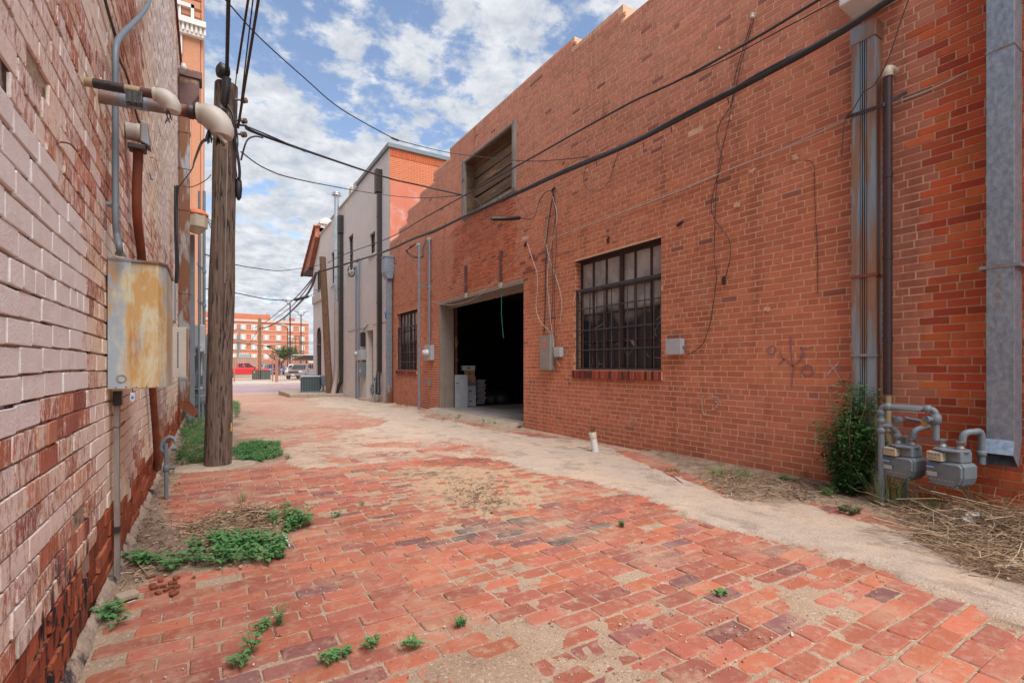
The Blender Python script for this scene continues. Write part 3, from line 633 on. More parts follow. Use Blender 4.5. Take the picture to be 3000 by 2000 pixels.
for (u0, u1, v0, v1) in ((512, 530, -60, 42), (505, 534, 95, 152)):
    a, b = yp(u0, v1, TY-.1), yp(u1, v0, TY-.1); f = MB(); f.box((a.x, TY-.22, a.z), (b.x, TY-.1, a.z+.18)); f.box((a.x, TY-.2, b.z-.18), (b.x, TY-.1, b.z)); f.box((b.x-.16, TY-.2, a.z), (b.x, TY-.1, b.z)); f.box((a.x, TY-.2, a.z), (a.x+.16, TY-.1, b.z)); f.box((a.x, TY-.17, (a.z+b.z)/2-.07), (b.x, TY-.1, (a.z+b.z)/2+.07))
    wo_ = f.build('window', M['towerw'], tw); g = MB(); g.box((a.x, TY-.13, a.z), (b.x, TY-.105, b.z)); g.build('pane', M['glasssky'], wo_)
for v in (-5, 25, 50): 
    a = yp(560, v, TY); f = MB(); f.box((a.x-1.0, TY-.06, a.z-.12), (a.x+1.0, TY, a.z+.12)); f.build('brick_ornament', M['rustpipe'], tw)
for xw in (-6.2, -9.8, -13.4):
    for kz in range(9):
        z0_ = 3.2+kz*3.9; MB().box((xw-.75, TY-.22, z0_), (xw+.75, TY-.1, z0_+2.1)).build('window', M['towerw'], tw); MB().box((xw-.62, TY-.25, z0_+.15), (xw+.62, TY-.22, z0_+1.95)).build('pane', M['glasssky'], tw)
HY_ = 212
hp = thing('brick_block', 'five storey orange brick block with white paired windows beyond the parking lot', 'building', (20, 220, -.5))
M['hospb'] = wmat('orange_block_brick', (.50,.18,.10), (.46,.16,.09), .6, .9, 0, .15, .02)
c0, c1 = yp(560, 1090, HY_).x, yp(904, 1090, HY_).x; ht = yp(904, 948, HY_).z
zf = [yp(850, v, HY_).z for v in (950, 972, 1000, 1027, 1054, 1088)]
mb = MB(); mb.box((c0, HY_, -1), (c1, 240, ht)); mb.build('wall', M['hospb'], hp)
mb = MB(); mb.box((c0, HY_-.3, ht-.2), (c1+.2, HY_+.5, ht+.7)); 
lev = []
for k in range(5): v = 956+27.6*k; lev.append(v); zt = yp(850, v-1, HY_).z; mb.box((c0, HY_-.12, zt-.1), (c1, HY_, zt+.12)); zt = yp(850, v+15.5, HY_).z; mb.box((c0, HY_-.12, zt-.1), (c1, HY_, zt+.1))
mb.build('stone_band', wmat('pale_stone', (.60,.45,.38), None, 2, .9, 0, 0), hp)
for j, v in enumerate(lev):
    for u in (685, 713, 744, 780, 816, 851, 884):
        a = yp(u-8, v+14.5, HY_); b = yp(u+8, v, HY_); a.z = yp(850, v+14.5, HY_).z; b.z = yp(850, v, HY_).z
        f = MB(); f.box((a.x, HY_-.25, a.z), (b.x, HY_-.13, b.z)); wo_ = f.build('window', M['towerw'], hp)
        g = MB(); mx_ = (a.x+b.x)/2
        for q0, q1 in ((a.x+.2, mx_-.45), (mx_+.45, b.x-.2)): g.box((q0, HY_-.3, a.z+.2), (q1, HY_-.26, (a.z+b.z)/2-.1)); g.box((q0, HY_-.3, (a.z+b.z)/2+.1), (q1, HY_-.26, b.z-.2))
        g.build('pane', M['glasssky'], wo_)
mb = MB(); a = yp(690, 940, 216); mb.box((c0, 214, ht), (yp(792, 940, 214).x, 226, ht+3)); mb.box((yp(848, 940, 214).x, 214, ht), (yp(864, 940, 214).x, 222, ht+2.2)); mb.build('penthouse', M['hospb'], hp)
mb = MB(); mb.box((yp(836, 940, 213).x, 213, ht), (yp(847, 940, 213).x, 220, ht+2.6)); mb.box((yp(782, 940, 216).x, 216, ht+3), (yp(791, 940, 216).x, 219, ht+4)); mb.build('rooftop_unit', M['greyl'], hp)
# ================================================================ GROUND
def gD(u, v): p = gp(u*1.2755, v*1.2755); return (p.x, p.y)
def sdpoly(x, y, P):
    P = np.array(P); d = np.full(x.shape, 1e9); ins = np.zeros(x.shape, bool); n = len(P)
    for i in range(n):
        ax, ay = P[i]; bx, by = P[(i+1) % n]; ex, ey = bx-ax, by-ay; t = np.clip(((x-ax)*ex+(y-ay)*ey)/(ex*ex+ey*ey+1e-12), 0, 1)
        d = np.minimum(d, np.hypot(x-ax-t*ex, y-ay-t*ey)); c = ((ay > y) != (by > y)) & (x < (bx-ax)*(y-ay)/(by-ay+1e-12)+ax); ins ^= c
    return np.where(ins, -d, d)
P_conc = [gD(*p) for p in ((2352,1430),(2180,1372),(2020,1300),(1850,1252),(1720,1226),(1600,1192),(1480,1138),(1350,1106),(1240,1086),(1150,1056),(1090,1048),(900,1060),(700,1077),(655,1058),(650,1036),(680,1014),(760,992),(850,985),(900,965),(800,945),(740,930),(700,918),(760,908),(830,917),(950,941),(1000,958),(1100,985),(1210,1003),(1330,1012),(1400,1030),(1440,1052),(1520,1085),(1600,1112),(1680,1152),(1860,1160),(1900,1180),(2000,1205),(2080,1222),(2150,1275),(2250,1320),(2352,1350))]+[(3.6, .2), (3.2, -2), (2.6, -2), (2.75, .3)]
P_soilL = [gD(*p) for p in ((225,1440),(265,1385),(300,1345),(420,1315),(560,1302),(660,1255),(640,1195),(600,1168),(470,1195),(420,1235),(372,1190),(372,1135),(405,1100),(405,1062),(362,1062),(350,1118))]+[(-.46, 3.6)]
P_soilR = [gD(*p) for p in ((1612,1102),(1700,1150),(1890,1158),(2010,1168),(2085,1208),(2150,1272),(2250,1318),(2352,1352))]+[(3.75, .2), (5.3, .2), (5.3, 5.0)]
P_green = [gD(*p) for p in ((400,1062),(440,1078),(560,1074),(648,1058),(645,1015),(600,1005),(545,1002),(552,960),(548,925),(530,922))]+[(-.5, 15), (-.5, 6)]
P_sand = [gD(*p) for p in ((880,1078),(1000,1068),(1190,1072),(1260,1100),(1310,1140),(1180,1185),(1060,1190),(980,1150),(900,1120))]
P_mid = [gD(*p) for p in ((655,1040),(700,1080),(900,1064),(1090,1052),(1180,1050),(1120,1020),(1000,1010),(880,1000),(760,985),(650,1010))]
P_sand2 = [gD(*p) for p in ((1750,1345),(1900,1340),(2010,1390),(1980,1440),(1820,1430),(1740,1400))]
xs = np.linspace(-.47, 5.25, 186)
ys = np.concatenate([np.arange(-2, 1.0, .1), np.arange(1.0, 8.5, .03), np.arange(8.5, 16, .06), np.arange(16, 31.05, .15)])
GX, GY = np.meshgrid(xs, ys); sh = GX.shape
def nz(s, o, ax=1, ay=1): return np.array([noise.fractal(Vector((a*s*ax, b*s*ay, o)), .6, 2.1, 5) for a, b in zip(GX.ravel(), GY.ravel())]).reshape(sh)
n1_, n2_, n3_ = nz(1.6, 3), nz(9, 8), nz(.5, 20)
nf_ = nz(.8, 41); fr_ = np.clip((GY-6)/5, 0, 1)*.55*nf_
jx, jy = GX+.07*n2_+.05*n1_+fr_, GY+.07*np.roll(n2_, 7, 1)+.07*n1_+fr_*1.5
def st_(d, w_): return np.clip(.5-d/w_, 0, 1)
mc = st_(sdpoly(jx, jy, P_conc), .07); ml = st_(sdpoly(jx, jy, P_soilL), .10); mr = st_(sdpoly(jx, jy, P_soilR), .12); mg = st_(sdpoly(jx, jy, P_green), .2)
ms_ = st_(sdpoly(jx, jy, P_sand), .6); ms2 = st_(sdpoly(jx, jy, P_sand2), .3)
midm = st_(sdpoly(jx, jy, P_mid), .4); mc = mc*(1-midm*np.clip(.55+n1_*1.3, 0, .95))
base = np.array([gz(q) for q in ys])[:, None]+np.zeros(sh)
far = np.clip((GY-7)/6, 0, 1)
h = -.0055+.0035*n2_+.012*np.clip(n1_-.46, 0, 1)+.022*(ms_*.36)+.016*(ms2*.45)*1.1+.0065*far*(1+n3_)+.008*np.clip(n3_-.15, 0, 1)
h = h*(1-mc)+mc*(.016+.003*n1_+.0015*n2_); soil = np.maximum(np.maximum(ml, mr), mg)
h = h*(1-soil)+soil*(.012+.012*n1_+.006*n2_+.03*mr*np.clip((GX-4.2), 0, 1))
edge = np.clip((GX-4.95)/.25, 0, 1); h += edge*.012
def colmix(a, b, k): return a*(1-k[..., None])+np.array(b)*k[..., None]
gc = np.zeros(sh+(3,))+np.array((.43,.31,.215))
gc = colmix(gc, (.37,.25,.17), np.clip(n1_*.8, 0, 1)); gc = colmix(gc, (.47,.31,.19), ms_*.8)
gc = colmix(gc, (.50,.40,.315), mc); gc = colmix(gc, (.43,.27,.205), mc*st_(sdpoly(jx, jy, P_mid), .4)*.8); gc = colmix(gc, (.47,.38,.31), mc*np.clip(n1_*1.3, 0, .8)); gc = colmix(gc, (.58,.43,.31), mc*np.clip(-n1_*1.1, 0, .6))
ed_ = np.clip(1-abs(mc-.35)/.25, 0, 1)*np.clip(n2_*3+.1, 0, 1); gc = colmix(gc, (.20,.15,.11), ed_*.8)
gc = colmix(gc, (.30,.23,.18), mc*np.clip((nz(3.1, 71, 1, .6)-.38)*4, 0, .6))
gc = colmix(gc, (.20,.135,.09), soil*np.clip(.75+n2_*.6, 0, 1)); gc = colmix(gc, (.12,.08,.055), ms_*np.clip(n2_*1.6-.35+n1_, 0, .8))
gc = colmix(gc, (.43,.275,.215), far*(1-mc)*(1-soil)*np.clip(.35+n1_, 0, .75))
me = bpy.data.meshes.new('alley_ground'); nx, ny = sh[1], sh[0]
V = np.stack([GX, GY, base+h], -1).reshape(-1, 3); idx = np.arange(nx*ny).reshape(ny, nx)
F = np.stack([idx[:-1, :-1], idx[:-1, 1:], idx[1:, 1:], idx[1:, :-1]], -1).reshape(-1, 4)
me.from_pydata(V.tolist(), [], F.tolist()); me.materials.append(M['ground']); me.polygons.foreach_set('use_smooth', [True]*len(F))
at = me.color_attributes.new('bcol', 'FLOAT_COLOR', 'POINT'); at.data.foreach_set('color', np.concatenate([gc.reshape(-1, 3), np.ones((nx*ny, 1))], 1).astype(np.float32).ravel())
go = bpy.data.objects.new('alley_ground', me); col.objects.link(go); struct(go)
# paving bricks laid in rows across the alley
mb = MB(); pv = [(.36,.118,.076), (.39,.125,.074), (.335,.11,.074), (.39,.13,.074), (.31,.104,.073), (.37,.125,.084)]
dk = [(.24,.095,.08), (.20,.09,.085), (.28,.10,.08)]
cand = []
y = -1.5; row = 0
while y < 30.8:
    x = -.40+(row % 2)*.11+random.uniform(-.015, .015)
    while x < 5.2: l = .225*random.uniform(.94, 1.05)*(.5 if random.random() < .04 else 1); cand.append((x, y+.006*math.sin(x*1.3+row)+.02*math.sin(x*.6), l)); x += l
    y += .1085; row += 1
ca = np.array(cand); cx, cy_ = ca[:, 0]+ca[:, 2]/2, ca[:, 1]+.05
D = [sdpoly(cx, cy_, P) for P in (P_conc, P_soilL, P_soilR, P_green)]
Dm = sdpoly(cx, cy_, P_mid); darkP = [gD(*p) for p in ((1040,1215),(1100,1190),(1330,1195),(1420,1205),(1330,1240),(1170,1255),(1060,1250))]; Dd = sdpoly(cx, cy_, darkP)
for i, (x, y, l) in enumerate(cand):
    if (D[0][i] < -.22 and Dm[i] > 0) or D[1][i] < -.12 or D[2][i] < -.15 or D[3][i] < -.25: continue
    if y < 6 and random.random() < .035: continue
    y += random.uniform(-.004, .004); w_ = .1015+random.uniform(-.005, .003); z = gz(y)+random.uniform(-.003, .0035); tx, ty = random.uniform(-.006, .006), random.uniform(-.02, .02)
    l2 = l-.007; r = random.random(); c = random.choice(dk) if (r < .07+.25*max(0, noise.noise(Vector((x*1.1, y*1.1, 31)))) or (Dd[i] < 0 and r < .85)) else random.choice(pv)
    if Dd[i] < 0 and r < .4: c = (.12,.095,.09)
    k = random.uniform(.82, 1.15)*(1+.18*noise.noise(Vector((x*.9, y*.9, 2)))); c = tuple(q*k for q in c)
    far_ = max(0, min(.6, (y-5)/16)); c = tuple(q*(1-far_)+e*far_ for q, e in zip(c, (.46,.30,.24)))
    yaw = random.uniform(-.02, .02); cc, ss_ = math.cos(yaw), math.sin(yaw); hx, hy = l2/2, w_/2
    cr = [random.uniform(.004, .013)*(2.8 if random.random() < .16 else 1) for _ in range(4)]
    o8 = [(-hx+cr[0], -hy), (hx-cr[1], -hy), (hx, -hy+cr[1]), (hx, hy-cr[2]), (hx-cr[2], hy), (-hx+cr[3], hy), (-hx, hy-cr[3]), (-hx, -hy+cr[0])]
    o8 = [(a+random.uniform(-.0025, .0025), b+random.uniform(-.0025, .0025)) for a, b in o8]
    def P3(a, b, dz, s=1.): a *= s; b *= s*1.0; return (x+l/2+a*cc-b*ss_, y+.05+a*ss_+b*cc, z+dz+tx*a*4+ty*b)
    top_ = [P3(a*(1-.005/hx*1.0), b*(1-.005/hy), 0) for a, b in o8]; mid = [P3(a, b, -.005) for a, b in o8]; bot = [P3(a, b, -.04) for a, b in o8]
    fs = [tuple(range(8))]+[(k_+8, (k_+1) % 8+8, (k_+1) % 8, k_) for k_ in range(8)]+[(k_+16, (k_+1) % 8+16, (k_+1) % 8+8, k_+8) for k_ in range(8)]
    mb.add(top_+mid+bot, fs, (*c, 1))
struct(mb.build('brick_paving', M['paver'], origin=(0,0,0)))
# street, pavements, lots and the land beyond
M['street'] = brickmat('violet_street_brick', 'X', (.27,.17,.19), (.33,.22,.22), (.36,.28,.26), .4, .4, .05)
def streetmat():
    m, t, b, v = NM('violet_brick_street'); bt = nd(t, 'ShaderNodeTexBrick', {'Vector': v, 'Color1': (.30,.185,.195,1), 'Color2': (.25,.165,.185,1), 'Mortar': (.34,.27,.25,1), 'Scale': 1., 'Mortar Size': .008, 'Brick Width': .22, 'Row Height': .10})
    c = mix(t, ramp(t, fbm(t, v, .5, 6, .65), .42, .62, 0, .6), bt.outputs[0], (.36,.28,.29)); t.links.new(c, b.inputs['Base Color']); b.inputs['Roughness'].default_value = .9; return m
M['street'] = streetmat(); M['walk'] = wmat('pale_pavement', (.50,.44,.37), (.42,.36,.30), 1.2, .9, 0, .2, stain=(.34,.28,.22), smn=(.58,.7), sscale=.8)
M['lot'] = wmat('pale_lot_concrete', (.47,.40,.33), (.38,.32,.27), .5, .9, 0, .2, stain=(.30,.25,.21), smn=(.58,.7), sscale=.3)
def sheet(name, a, b, z, m, th=.02): q = MB(); q.box((a[0], a[1], z-th), (b[0], b[1], z)); return struct(q.build(name, m))
sheet('land', (-900, -900), (900, 1600), -.50, M['lot']); sheet('street', (-150, 31.4), (150, 45.4), -.36, M['street'], .12)
sheet('pavement', (-150, 45.4), (150, 50.5), -.22, M['walk'], .3); sheet('parking_lot', (-150, 50.5), (150, 205), -.26, M['lot'], .2)
sheet('pavement', (-14, 30.95), (5.2, 31.4), -.335, M['walk'], .2); sheet('pavement', (5.2, 30.95), (150, 31.4), -.30, M['walk'], .2)
sheet('side_yard', (-9, 12.2), (-.47, 31.4), -.14, M['ground'], .3)
q = MB(); q.box((-.48, -60, -.45), (5.3, -1.98, -.01)); struct(q.build('alley_behind', M['lot']))
# ---------------------------------------------------------------- plants
def rnd(a, b): return random.uniform(a, b)
def broad_weed(mb, p, h, n=7, ls=.05, spread=.5):
    for k in range(max(1, n//5+1)):
        az = rnd(0, 6.28); lean = rnd(.1, spread); d = Vector((math.cos(az)*lean, math.sin(az)*lean, 1)).normalized(); hh = h*rnd(.6, 1)
        pts = [Vector(p)+d*hh*t+Vector((0, 0, -.02*t)) for t in (0, .5, 1)]; mb.tube(pts, [.0022, .0018, .001], 4, False)
        m_ = 3+n//2
        for i in range(m_):
            t = .3+.7*i/m_; q = Vector(p)+d*hh*t; a2 = i*2.4+rnd(-.4, .4); ld = Vector((math.cos(a2), math.sin(a2), rnd(-.1, .5))); l = ls*rnd(.6, 1.15)*(1.1-.35*t)
            mb.leaf(q+ld*.01, ld, Vector((0, 0, 1)), l, l*.58)
def grass_tuft(mb, p, h, n=16, w_=.004, sp=.6):
    for i in range(n):
        az = rnd(0, 6.28); d = Vector((math.cos(az), math.sin(az), 0)); hh = h*rnd(.5, 1.1); s = rnd(.15, sp); q = Vector(p)+d*rnd(0, .015); sd_ = d.cross(Vector((0,0,1)))*w_/2
        a, b, c = q, q+d*hh*s*.4+Vector((0,0,hh*.6)), q+d*hh*s*1.1+Vector((0,0,hh*rnd(.65, .95)))
        mb.add([a+sd_, a-sd_, b-sd_*.8, b+sd_*.8, c], [(0,1,2,3), (3,2,4)])
def fern_tuft(mb, p, h, n=9, ls=.014):
    for i in range(n):
        az = rnd(0, 6.28); d = Vector((math.cos(az)*rnd(.2,.8), math.sin(az)*rnd(.2,.8), 1)).normalized(); hh = h*rnd(.5, 1)
        for k in range(7):
            q = Vector(p)+d*hh*(k+1)/7
            for s in (0, 1, 2): a2 = rnd(0, 6.28); mb.leaf(q, (math.cos(a2), math.sin(a2), rnd(0, .8)), (0,0,1), ls*rnd(.8, 1.5), ls*.4)
def ground3(u, v): p = gp(u, v); p.z = gz(p.y)+.004; return p
# large broad-leaved clumps on the left
def clump(name, label, uvs, h, n, ls, group=None):
    mb = MB()
    for (u, v) in uvs: broad_weed(mb, ground3(u, v), h*rnd(.7, 1.15), n, ls)
    return tag(mb.build(name, M['weed']), label, 'weed', group)
GW = 'leafy weeds growing by the left wall'
def area(P, n):
    out = []; a = np.array(P); lo, hi = a.min(0), a.max(0)
    while len(out) < n:
        x, y = rnd(lo[0], hi[0]), rnd(lo[1], hi[1])
        if sdpoly(np.array([x]), np.array([y]), P)[0] < 0: out.append((x, y))
    return out
def clump_area(name, label, polyD, n, h, lv, ls, mat='weed', cat='weed', group=None, kind=None, fn=None):
    P = [gD(*p) for p in polyD]; mb = MB()
    for x, y in area(P, n): (fn or broad_weed)(mb, Vector((x, y, gz(y)+.005)), h*rnd(.6, 1.15), lv, ls)
    return tag(mb.build(name, M[mat]), label, cat, group, kind)
clump_area('leafy_weed', 'widest broad leaved weed clump spreading over the litter beside the left wall', ((440,1270),(520,1240),(620,1240),(660,1255),(640,1290),(520,1312),(440,1305)), 46, .13, 9, .062, group=GW)
clump_area('leafy_weed', 'upright weed clump at the right end of the brown litter heap', ((615,1195),(660,1190),(715,1200),(700,1222),(640,1225)), 20, .15, 9, .06, group=GW)
clump_area('leafy_weed', 'small broad leaved weed nearest the wooden strip on the left wall', ((300,1288),(345,1285),(360,1300),(310,1305)), 5, .10, 6, .07, group=GW)
clump_area('leafy_weed', 'short weed between the wide clump and the wall side sprout', ((380,1300),(425,1295),(430,1312),(390,1315)), 5, .11, 6, .06, group=GW)
clump_area('leafy_weed', 'sprout at the foot of the wooden strip at the bottom left', ((230,1420),(262,1410),(270,1440),(238,1445)), 5, .10, 6, .05, group=GW)
clump_area('ground_cover', 'green mat of small weeds between the wooden pole and the brick paving', ((535,1030),(590,1018),(640,1022),(648,1050),(600,1064),(540,1060)), 330, .10, 6, .04, cat='weeds', kind='stuff')
clump_area('ground_cover', 'weedy grass growing between the left wall and the leaning pole', ((402,1070),(440,1068),(478,1065),(478,960),(440,945),(415,1000)), 320, .13, 6, .045, cat='weeds', kind='stuff')
clump_area('ground_cover', 'green weeds behind the pole along the far left edge of the alley', ((530,965),(550,960),(552,930),(535,925)), 70, .16, 6, .05, cat='weeds', kind='stuff')
clump_area('grass_patch', 'blades of grass around the foot of the near wooden pole', ((405,1070),(470,1070),(478,1000),(430,990)), 60, .13, 12, .005, 'grass', 'grass', kind='stuff', fn=lambda m, p, h, n, w_: grass_tuft(m, p, h, n, w_))
sprigs = [(710,1470,.12,'g','grassy sprout in a joint right of the yellow sand by the pole'),(838,1485,.04,'b','tiny sprout on bare sand in mid alley'),(990,1515,.05,'b','sprout left of the dark stained bricks'),(845,1345,.06,'b','tiny weed just past the mat of weeds'),
 (825,1830,.10,'f','feathery weed in the joints of the nearest paving'),(775,1850,.06,'b','low weed beside the feathery one in the nearest paving'),(730,1915,.13,'b','tall leafy sprout near the bottom edge of the paving'),(700,1960,.06,'b','lowest sprout at the bottom edge of the paving'),
 (955,1945,.05,'b','left one of two sprouts on the bottom sand patch'),(1000,1925,.035,'b','tiny seedling beside the bottom sand patch'),(1085,1905,.06,'b','middle sprout on the bottom sand patch'),(1203,1900,.065,'b','right sprout on the bottom sand patch'),
 (1350,1835,.05,'f','feathery sprout in the paving at bottom centre'),(1820,1545,.05,'f','dry sprig at the edge of the tan strip'),(2105,1745,.03,'b','seedling on the dusty patch at lower right'),(820,1640,.05,'f','weedy sprig below the white scrap'),(1065,1480,.06,'g','thin grass sprig left of the dusty brick patch')]
for u, v, h, k, lab in sprigs:
    mb = MB(); p = ground3(u, v)
    for _ in range(3):
        q = p+Vector((rnd(-.02, .02), rnd(-.02, .02), 0))
        (grass_tuft if k == 'g' else fern_tuft if k == 'f' else broad_weed)(mb, q, h, *( (10, .003) if k == 'g' else (5, .012) if k == 'f' else (6, .035)))
    tag(mb.build('sprout', M['grass' if k == 'g' else 'weed']), lab, 'weed', 'small sprouts in the paving joints')
tufts = [(1972,1335,.12,'short grass tuft at the wall base right of the pvc pipe'),(1975,1380,.05,'low grass spread on the red patch below the wall tuft'),(2100,1400,.16,'longest grass tuft in the litter along the warehouse wall'),(2170,1405,.14,'grass tuft right of the longest one along the warehouse wall'),(2310,1415,.10,'bright green tuft in litter left of the bush'),(2420,1455,.10,'bright fern like tuft in front of the bush'),(2485,1500,.07,'olive dry tuft on the red bricks in front of the bush'),(2640,1500,.16,'green tuft below the left gas meter'),(2700,1530,.12,'green tuft at the edge of the straw heap')]
for i, (u, v, h, lab) in enumerate(tufts):
    mb = MB(); p = ground3(u, v)
    for _ in range(10): q = p+Vector((rnd(-.08, .08), rnd(-.08, .08), 0)); (grass_tuft if i in (0,1,2,3,7,8) else fern_tuft)(mb, q, h*rnd(.7, 1.1), *((12, .004) if i in (0,1,2,3,7,8) else (8, .016)))
    tag(mb.build('grass_tuft', M['olive' if i == 6 else 'grass']), lab, 'grass tuft', 'tufts along the warehouse wall')
for j, (u, v) in enumerate(((1300,1235),(1345,1225),(1413,1242),(1445,1247),(1518,1250),(1335,1233),(1190,1195),(1160,1188),(1170,1192))):
    mb = MB(); p = ground3(u, v)
    for _ in range(4): broad_weed(mb, p+Vector((rnd(-.05,.05), rnd(-.05,.05), .03)), rnd(.05, .13), 5, .03)
    tag(mb.build('sprout', M['weed']), 'small weed rooted along the edge of the garage threshold' if j < 6 else 'small weed at the wall base left of the garage', 'weed', 'sprouts along the threshold' if j < 6 else 'sprouts left of the garage')
# bush
bb = thing('bush', 'dense dark green leafy bush at the warehouse wall left of the gas meters', 'bush', tuple(gp(2488, 1456)+Vector((-.0, 0, 0))))
b0 = world_loc(bb); st = MB(); lf = MB()
for i in range(80):
    az = rnd(0, 6.28); d = Vector((math.cos(az)*rnd(.02,.30), math.sin(az)*rnd(.05,.48), 1)); hh = rnd(.3, 1.08) if abs(d.y+.06) < .2 else rnd(.25, .72)
    pts = [b0+Vector((rnd(-.05,.05), rnd(-.05,.05), 0))]
    for k in range(1, 6): pts.append(pts[0]+d*hh*k/5+Vector((rnd(-.02,.02), rnd(-.02,.02), 0)))
    for p in pts:
        if p.x > XR-.17: p.x = XR-.17-rnd(0, .05)
    st.tube(pts, [.005, .004, .003, .003, .002, .001], 4, False)
    for k in range(95):
        t = rnd(.12, 1); j = min(4, int(t*5)); q = pts[j].lerp(pts[j+1], t*5-j)+Vector((rnd(-.07,.07), rnd(-.07,.07), rnd(-.05,.05))); q.x = min(q.x, XR-.15)
        a2 = rnd(0, 6.28); l = rnd(.028, .052); lf.leaf(q, (math.cos(a2), math.sin(a2), rnd(-.5, .6)), (rnd(-.5,.5), rnd(-.5,.5), 1), l, l*.55)
st.build('stem', M['wood2'], bb); lf.build('foliage', M['bush'], bb)
for i, (u, v, s, lab) in enumerate(((2390,1410,.18,'small bluish seedling bush left of the big bush'),(2650,1450,.3,'yellowish sprig growing under the left gas meter'))):
    mb = MB(); p = ground3(u, v)+Vector((-.12, 0, 0))
    for _ in range(7): broad_weed(mb, p+Vector((rnd(-.06,.06), rnd(-.06,.06), 0)), s, 10, .03)
    tag(mb.build('leafy_weed', M['weed' if i == 0 else 'olive']), lab, 'weed')
# tall grass around the gas meters
mb = MB()
for i in range(26): x, y = rnd(4.75, 5.12), rnd(1.0, 2.0); grass_tuft(mb, (x, y, .02), rnd(.2, .6), 6, .006, .9)
tag(mb.build('tall_grass', M['grass']), 'tall thin grass growing up around the two gas meters', 'grass', kind='stuff')
# ---------------------------------------------------------------- litter and straw heaps
def straw_heap(name, label, pts, n, hh, lmin, lmax, chips):
    mb = MB()
    for i in range(n):
        x, y = random.choice(pts); x += rnd(-.12, .12); y += rnd(-.12, .12); l = rnd(lmin, lmax); az = rnd(0, 6.28); el = rnd(-.15, .35); d = Vector((math.cos(az)*math.cos(el), math.sin(az)*math.cos(el), math.sin(el)))
        p = Vector((x, y, gz(y)+.012+rnd(0, hh))); 
        if (p+d*l).x > XR-.01 or p.x > XR-.01: continue
        bend = Vector((rnd(-.2,.2), rnd(-.2,.2), rnd(-.05,.1)))*l; c = random.choice([(.46,.34,.22), (.36,.25,.16), (.22,.14,.09), (.55,.44,.32), (.14,.09,.06), (.30,.19,.11)])
        mb.tube([p, p+d*l*.5+bend, p+d*l], [rnd(.001,.0026)]*3, 4, False, colr=(*c, 1))
    for i in range(chips):
        x, y = random.choice(pts); x += rnd(-.14, .14); y += rnd(-.14, .14); c = random.choice([(.26,.16,.09), (.18,.11,.07), (.38,.26,.15), (.12,.08,.05), (.42,.32,.22)]); a2 = rnd(0, 6.28); l = rnd(.012, .04)
        if x > XR-.02: continue
        mb.leaf((x, y, gz(y)+.012+rnd(0, hh)), (math.cos(a2), math.sin(a2), rnd(-.3,.4)), (rnd(-.6,.6), rnd(-.6,.6), 1), l, l*rnd(.3,.7), colr=(*c, 1))
    return tag(mb.build(name, M['litter']), label, 'litter', kind='stuff')
straw_heap('dry_litter', 'dry straw and leaf litter heaped beside the warehouse under the steel duct', area([gD(*p) for p in ((2085,1205),(2150,1275),(2250,1318),(2345,1350))]+[(4.0, .6), (5.1, .6), (5.1, 1.9)], 400), 1500, .07, .08, .42, 2200)
straw_heap('twig_pile', 'raised pile of pale dry twigs and stalks in the bottom right corner by the duct', area([(4.35, .35), (5.12, .35), (5.12, 1.35), (4.55, 1.35)], 120), 520, .20, .12, .5, 500)
straw_heap('dry_litter', 'dry grass and leaf litter along the warehouse wall left of the bush', area([gD(*p) for p in ((1612,1102),(1700,1150),(1890,1155),(1900,1120),(1700,1090))], 200), 500, .03, .05, .22, 900)
straw_heap('dry_litter', 'brown heap of dry leaves and straw behind the wide weed clump', area([gD(*p) for p in ((430,1215),(500,1185),(600,1168),(640,1190),(600,1225),(480,1240))], 200), 420, .035, .04, .2, 1100)
straw_heap('dry_litter', 'thin litter of twigs and crumbs along the foot of the left wall', area(P_soilL, 300), 260, .008, .03, .12, 900)
straw_heap('dry_litter', 'dark crumbs and twigs lying on the dusty brick patch in mid alley', area([gD(*p) for p in ((1030,1105),(1130,1110),(1160,1160),(1100,1172),(1040,1140))], 40), 50, .004, .03, .08, 420)
mb = MB()
for i in range(3200):
    x, y = rnd(-.3, 5.0), 1.2+rnd(0, 1)**2*9; s = rnd(.0018, .0055)*(1.8 if random.random() < .06 else 1); c = random.choice([(.45,.36,.29), (.40,.30,.22), (.50,.42,.36), (.42,.15,.09), (.22,.16,.13), (.40,.28,.2)])
    mb.obox((x, y, gz(y)+.004+s*.2), (s*rnd(1,1.8), s*rnd(.8,1.4), s), Matrix.Rotation(rnd(0,3), 3, (rnd(-1,1), rnd(-1,1), 1)), colr=(*c, 1))
tag(mb.build('gravel', M['litter']), 'tiny pebbles and brick crumbs scattered over the alley paving', 'gravel', kind='stuff')
# single scraps
def scrap(name, label, cat, pts, mat, th=.01, w_=.03, group=None):
    mb = MB(); P = [gp(*p)+Vector((0,0,.02+th)) for p in pts]; mb.tube(P, [w_*.4]+[w_]*(len(P)-2)+[w_*.5], 6); return tag(mb.build(name, mat), label, cat, group)
mb = MB(); P = smooth_pts([gp(2690,1570), gp(2715,1577), gp(2740,1573), gp(2765,1578)], 4); mb.tube([p+Vector((0,0,.028)) for p in P], [.012+.014*abs(math.sin(i*1.1)) for i in range(len(P))], 7)
for i in range(5): p = random.choice(P); mb.leaf(p+Vector((0,0,.03)), (rnd(-1,1), rnd(-1,1), .1), (0,0,1), .07, .05)
tag(mb.build('rag', M['black']), 'crumpled black rag at the edge of the straw heap', 'rag')
scrap('wood_scrap', 'long split pale board lying on the straw heap at the right edge', 'board', ((2905,1640), (2950,1665), (2995,1690)), M['straw'], .04, .018)
scrap('plastic_strip', 'pale grey strip lying across the litter at the right edge', 'strip', ((2885,1655), (2940,1680), (2998,1702)), M['greyl'], .01, .008)
scrap('plastic_strip', 'thin whitish strip higher on the straw heap', 'strip', ((2895,1592), (2950,1605), (2998,1628)), M['offw'], .03, .008)
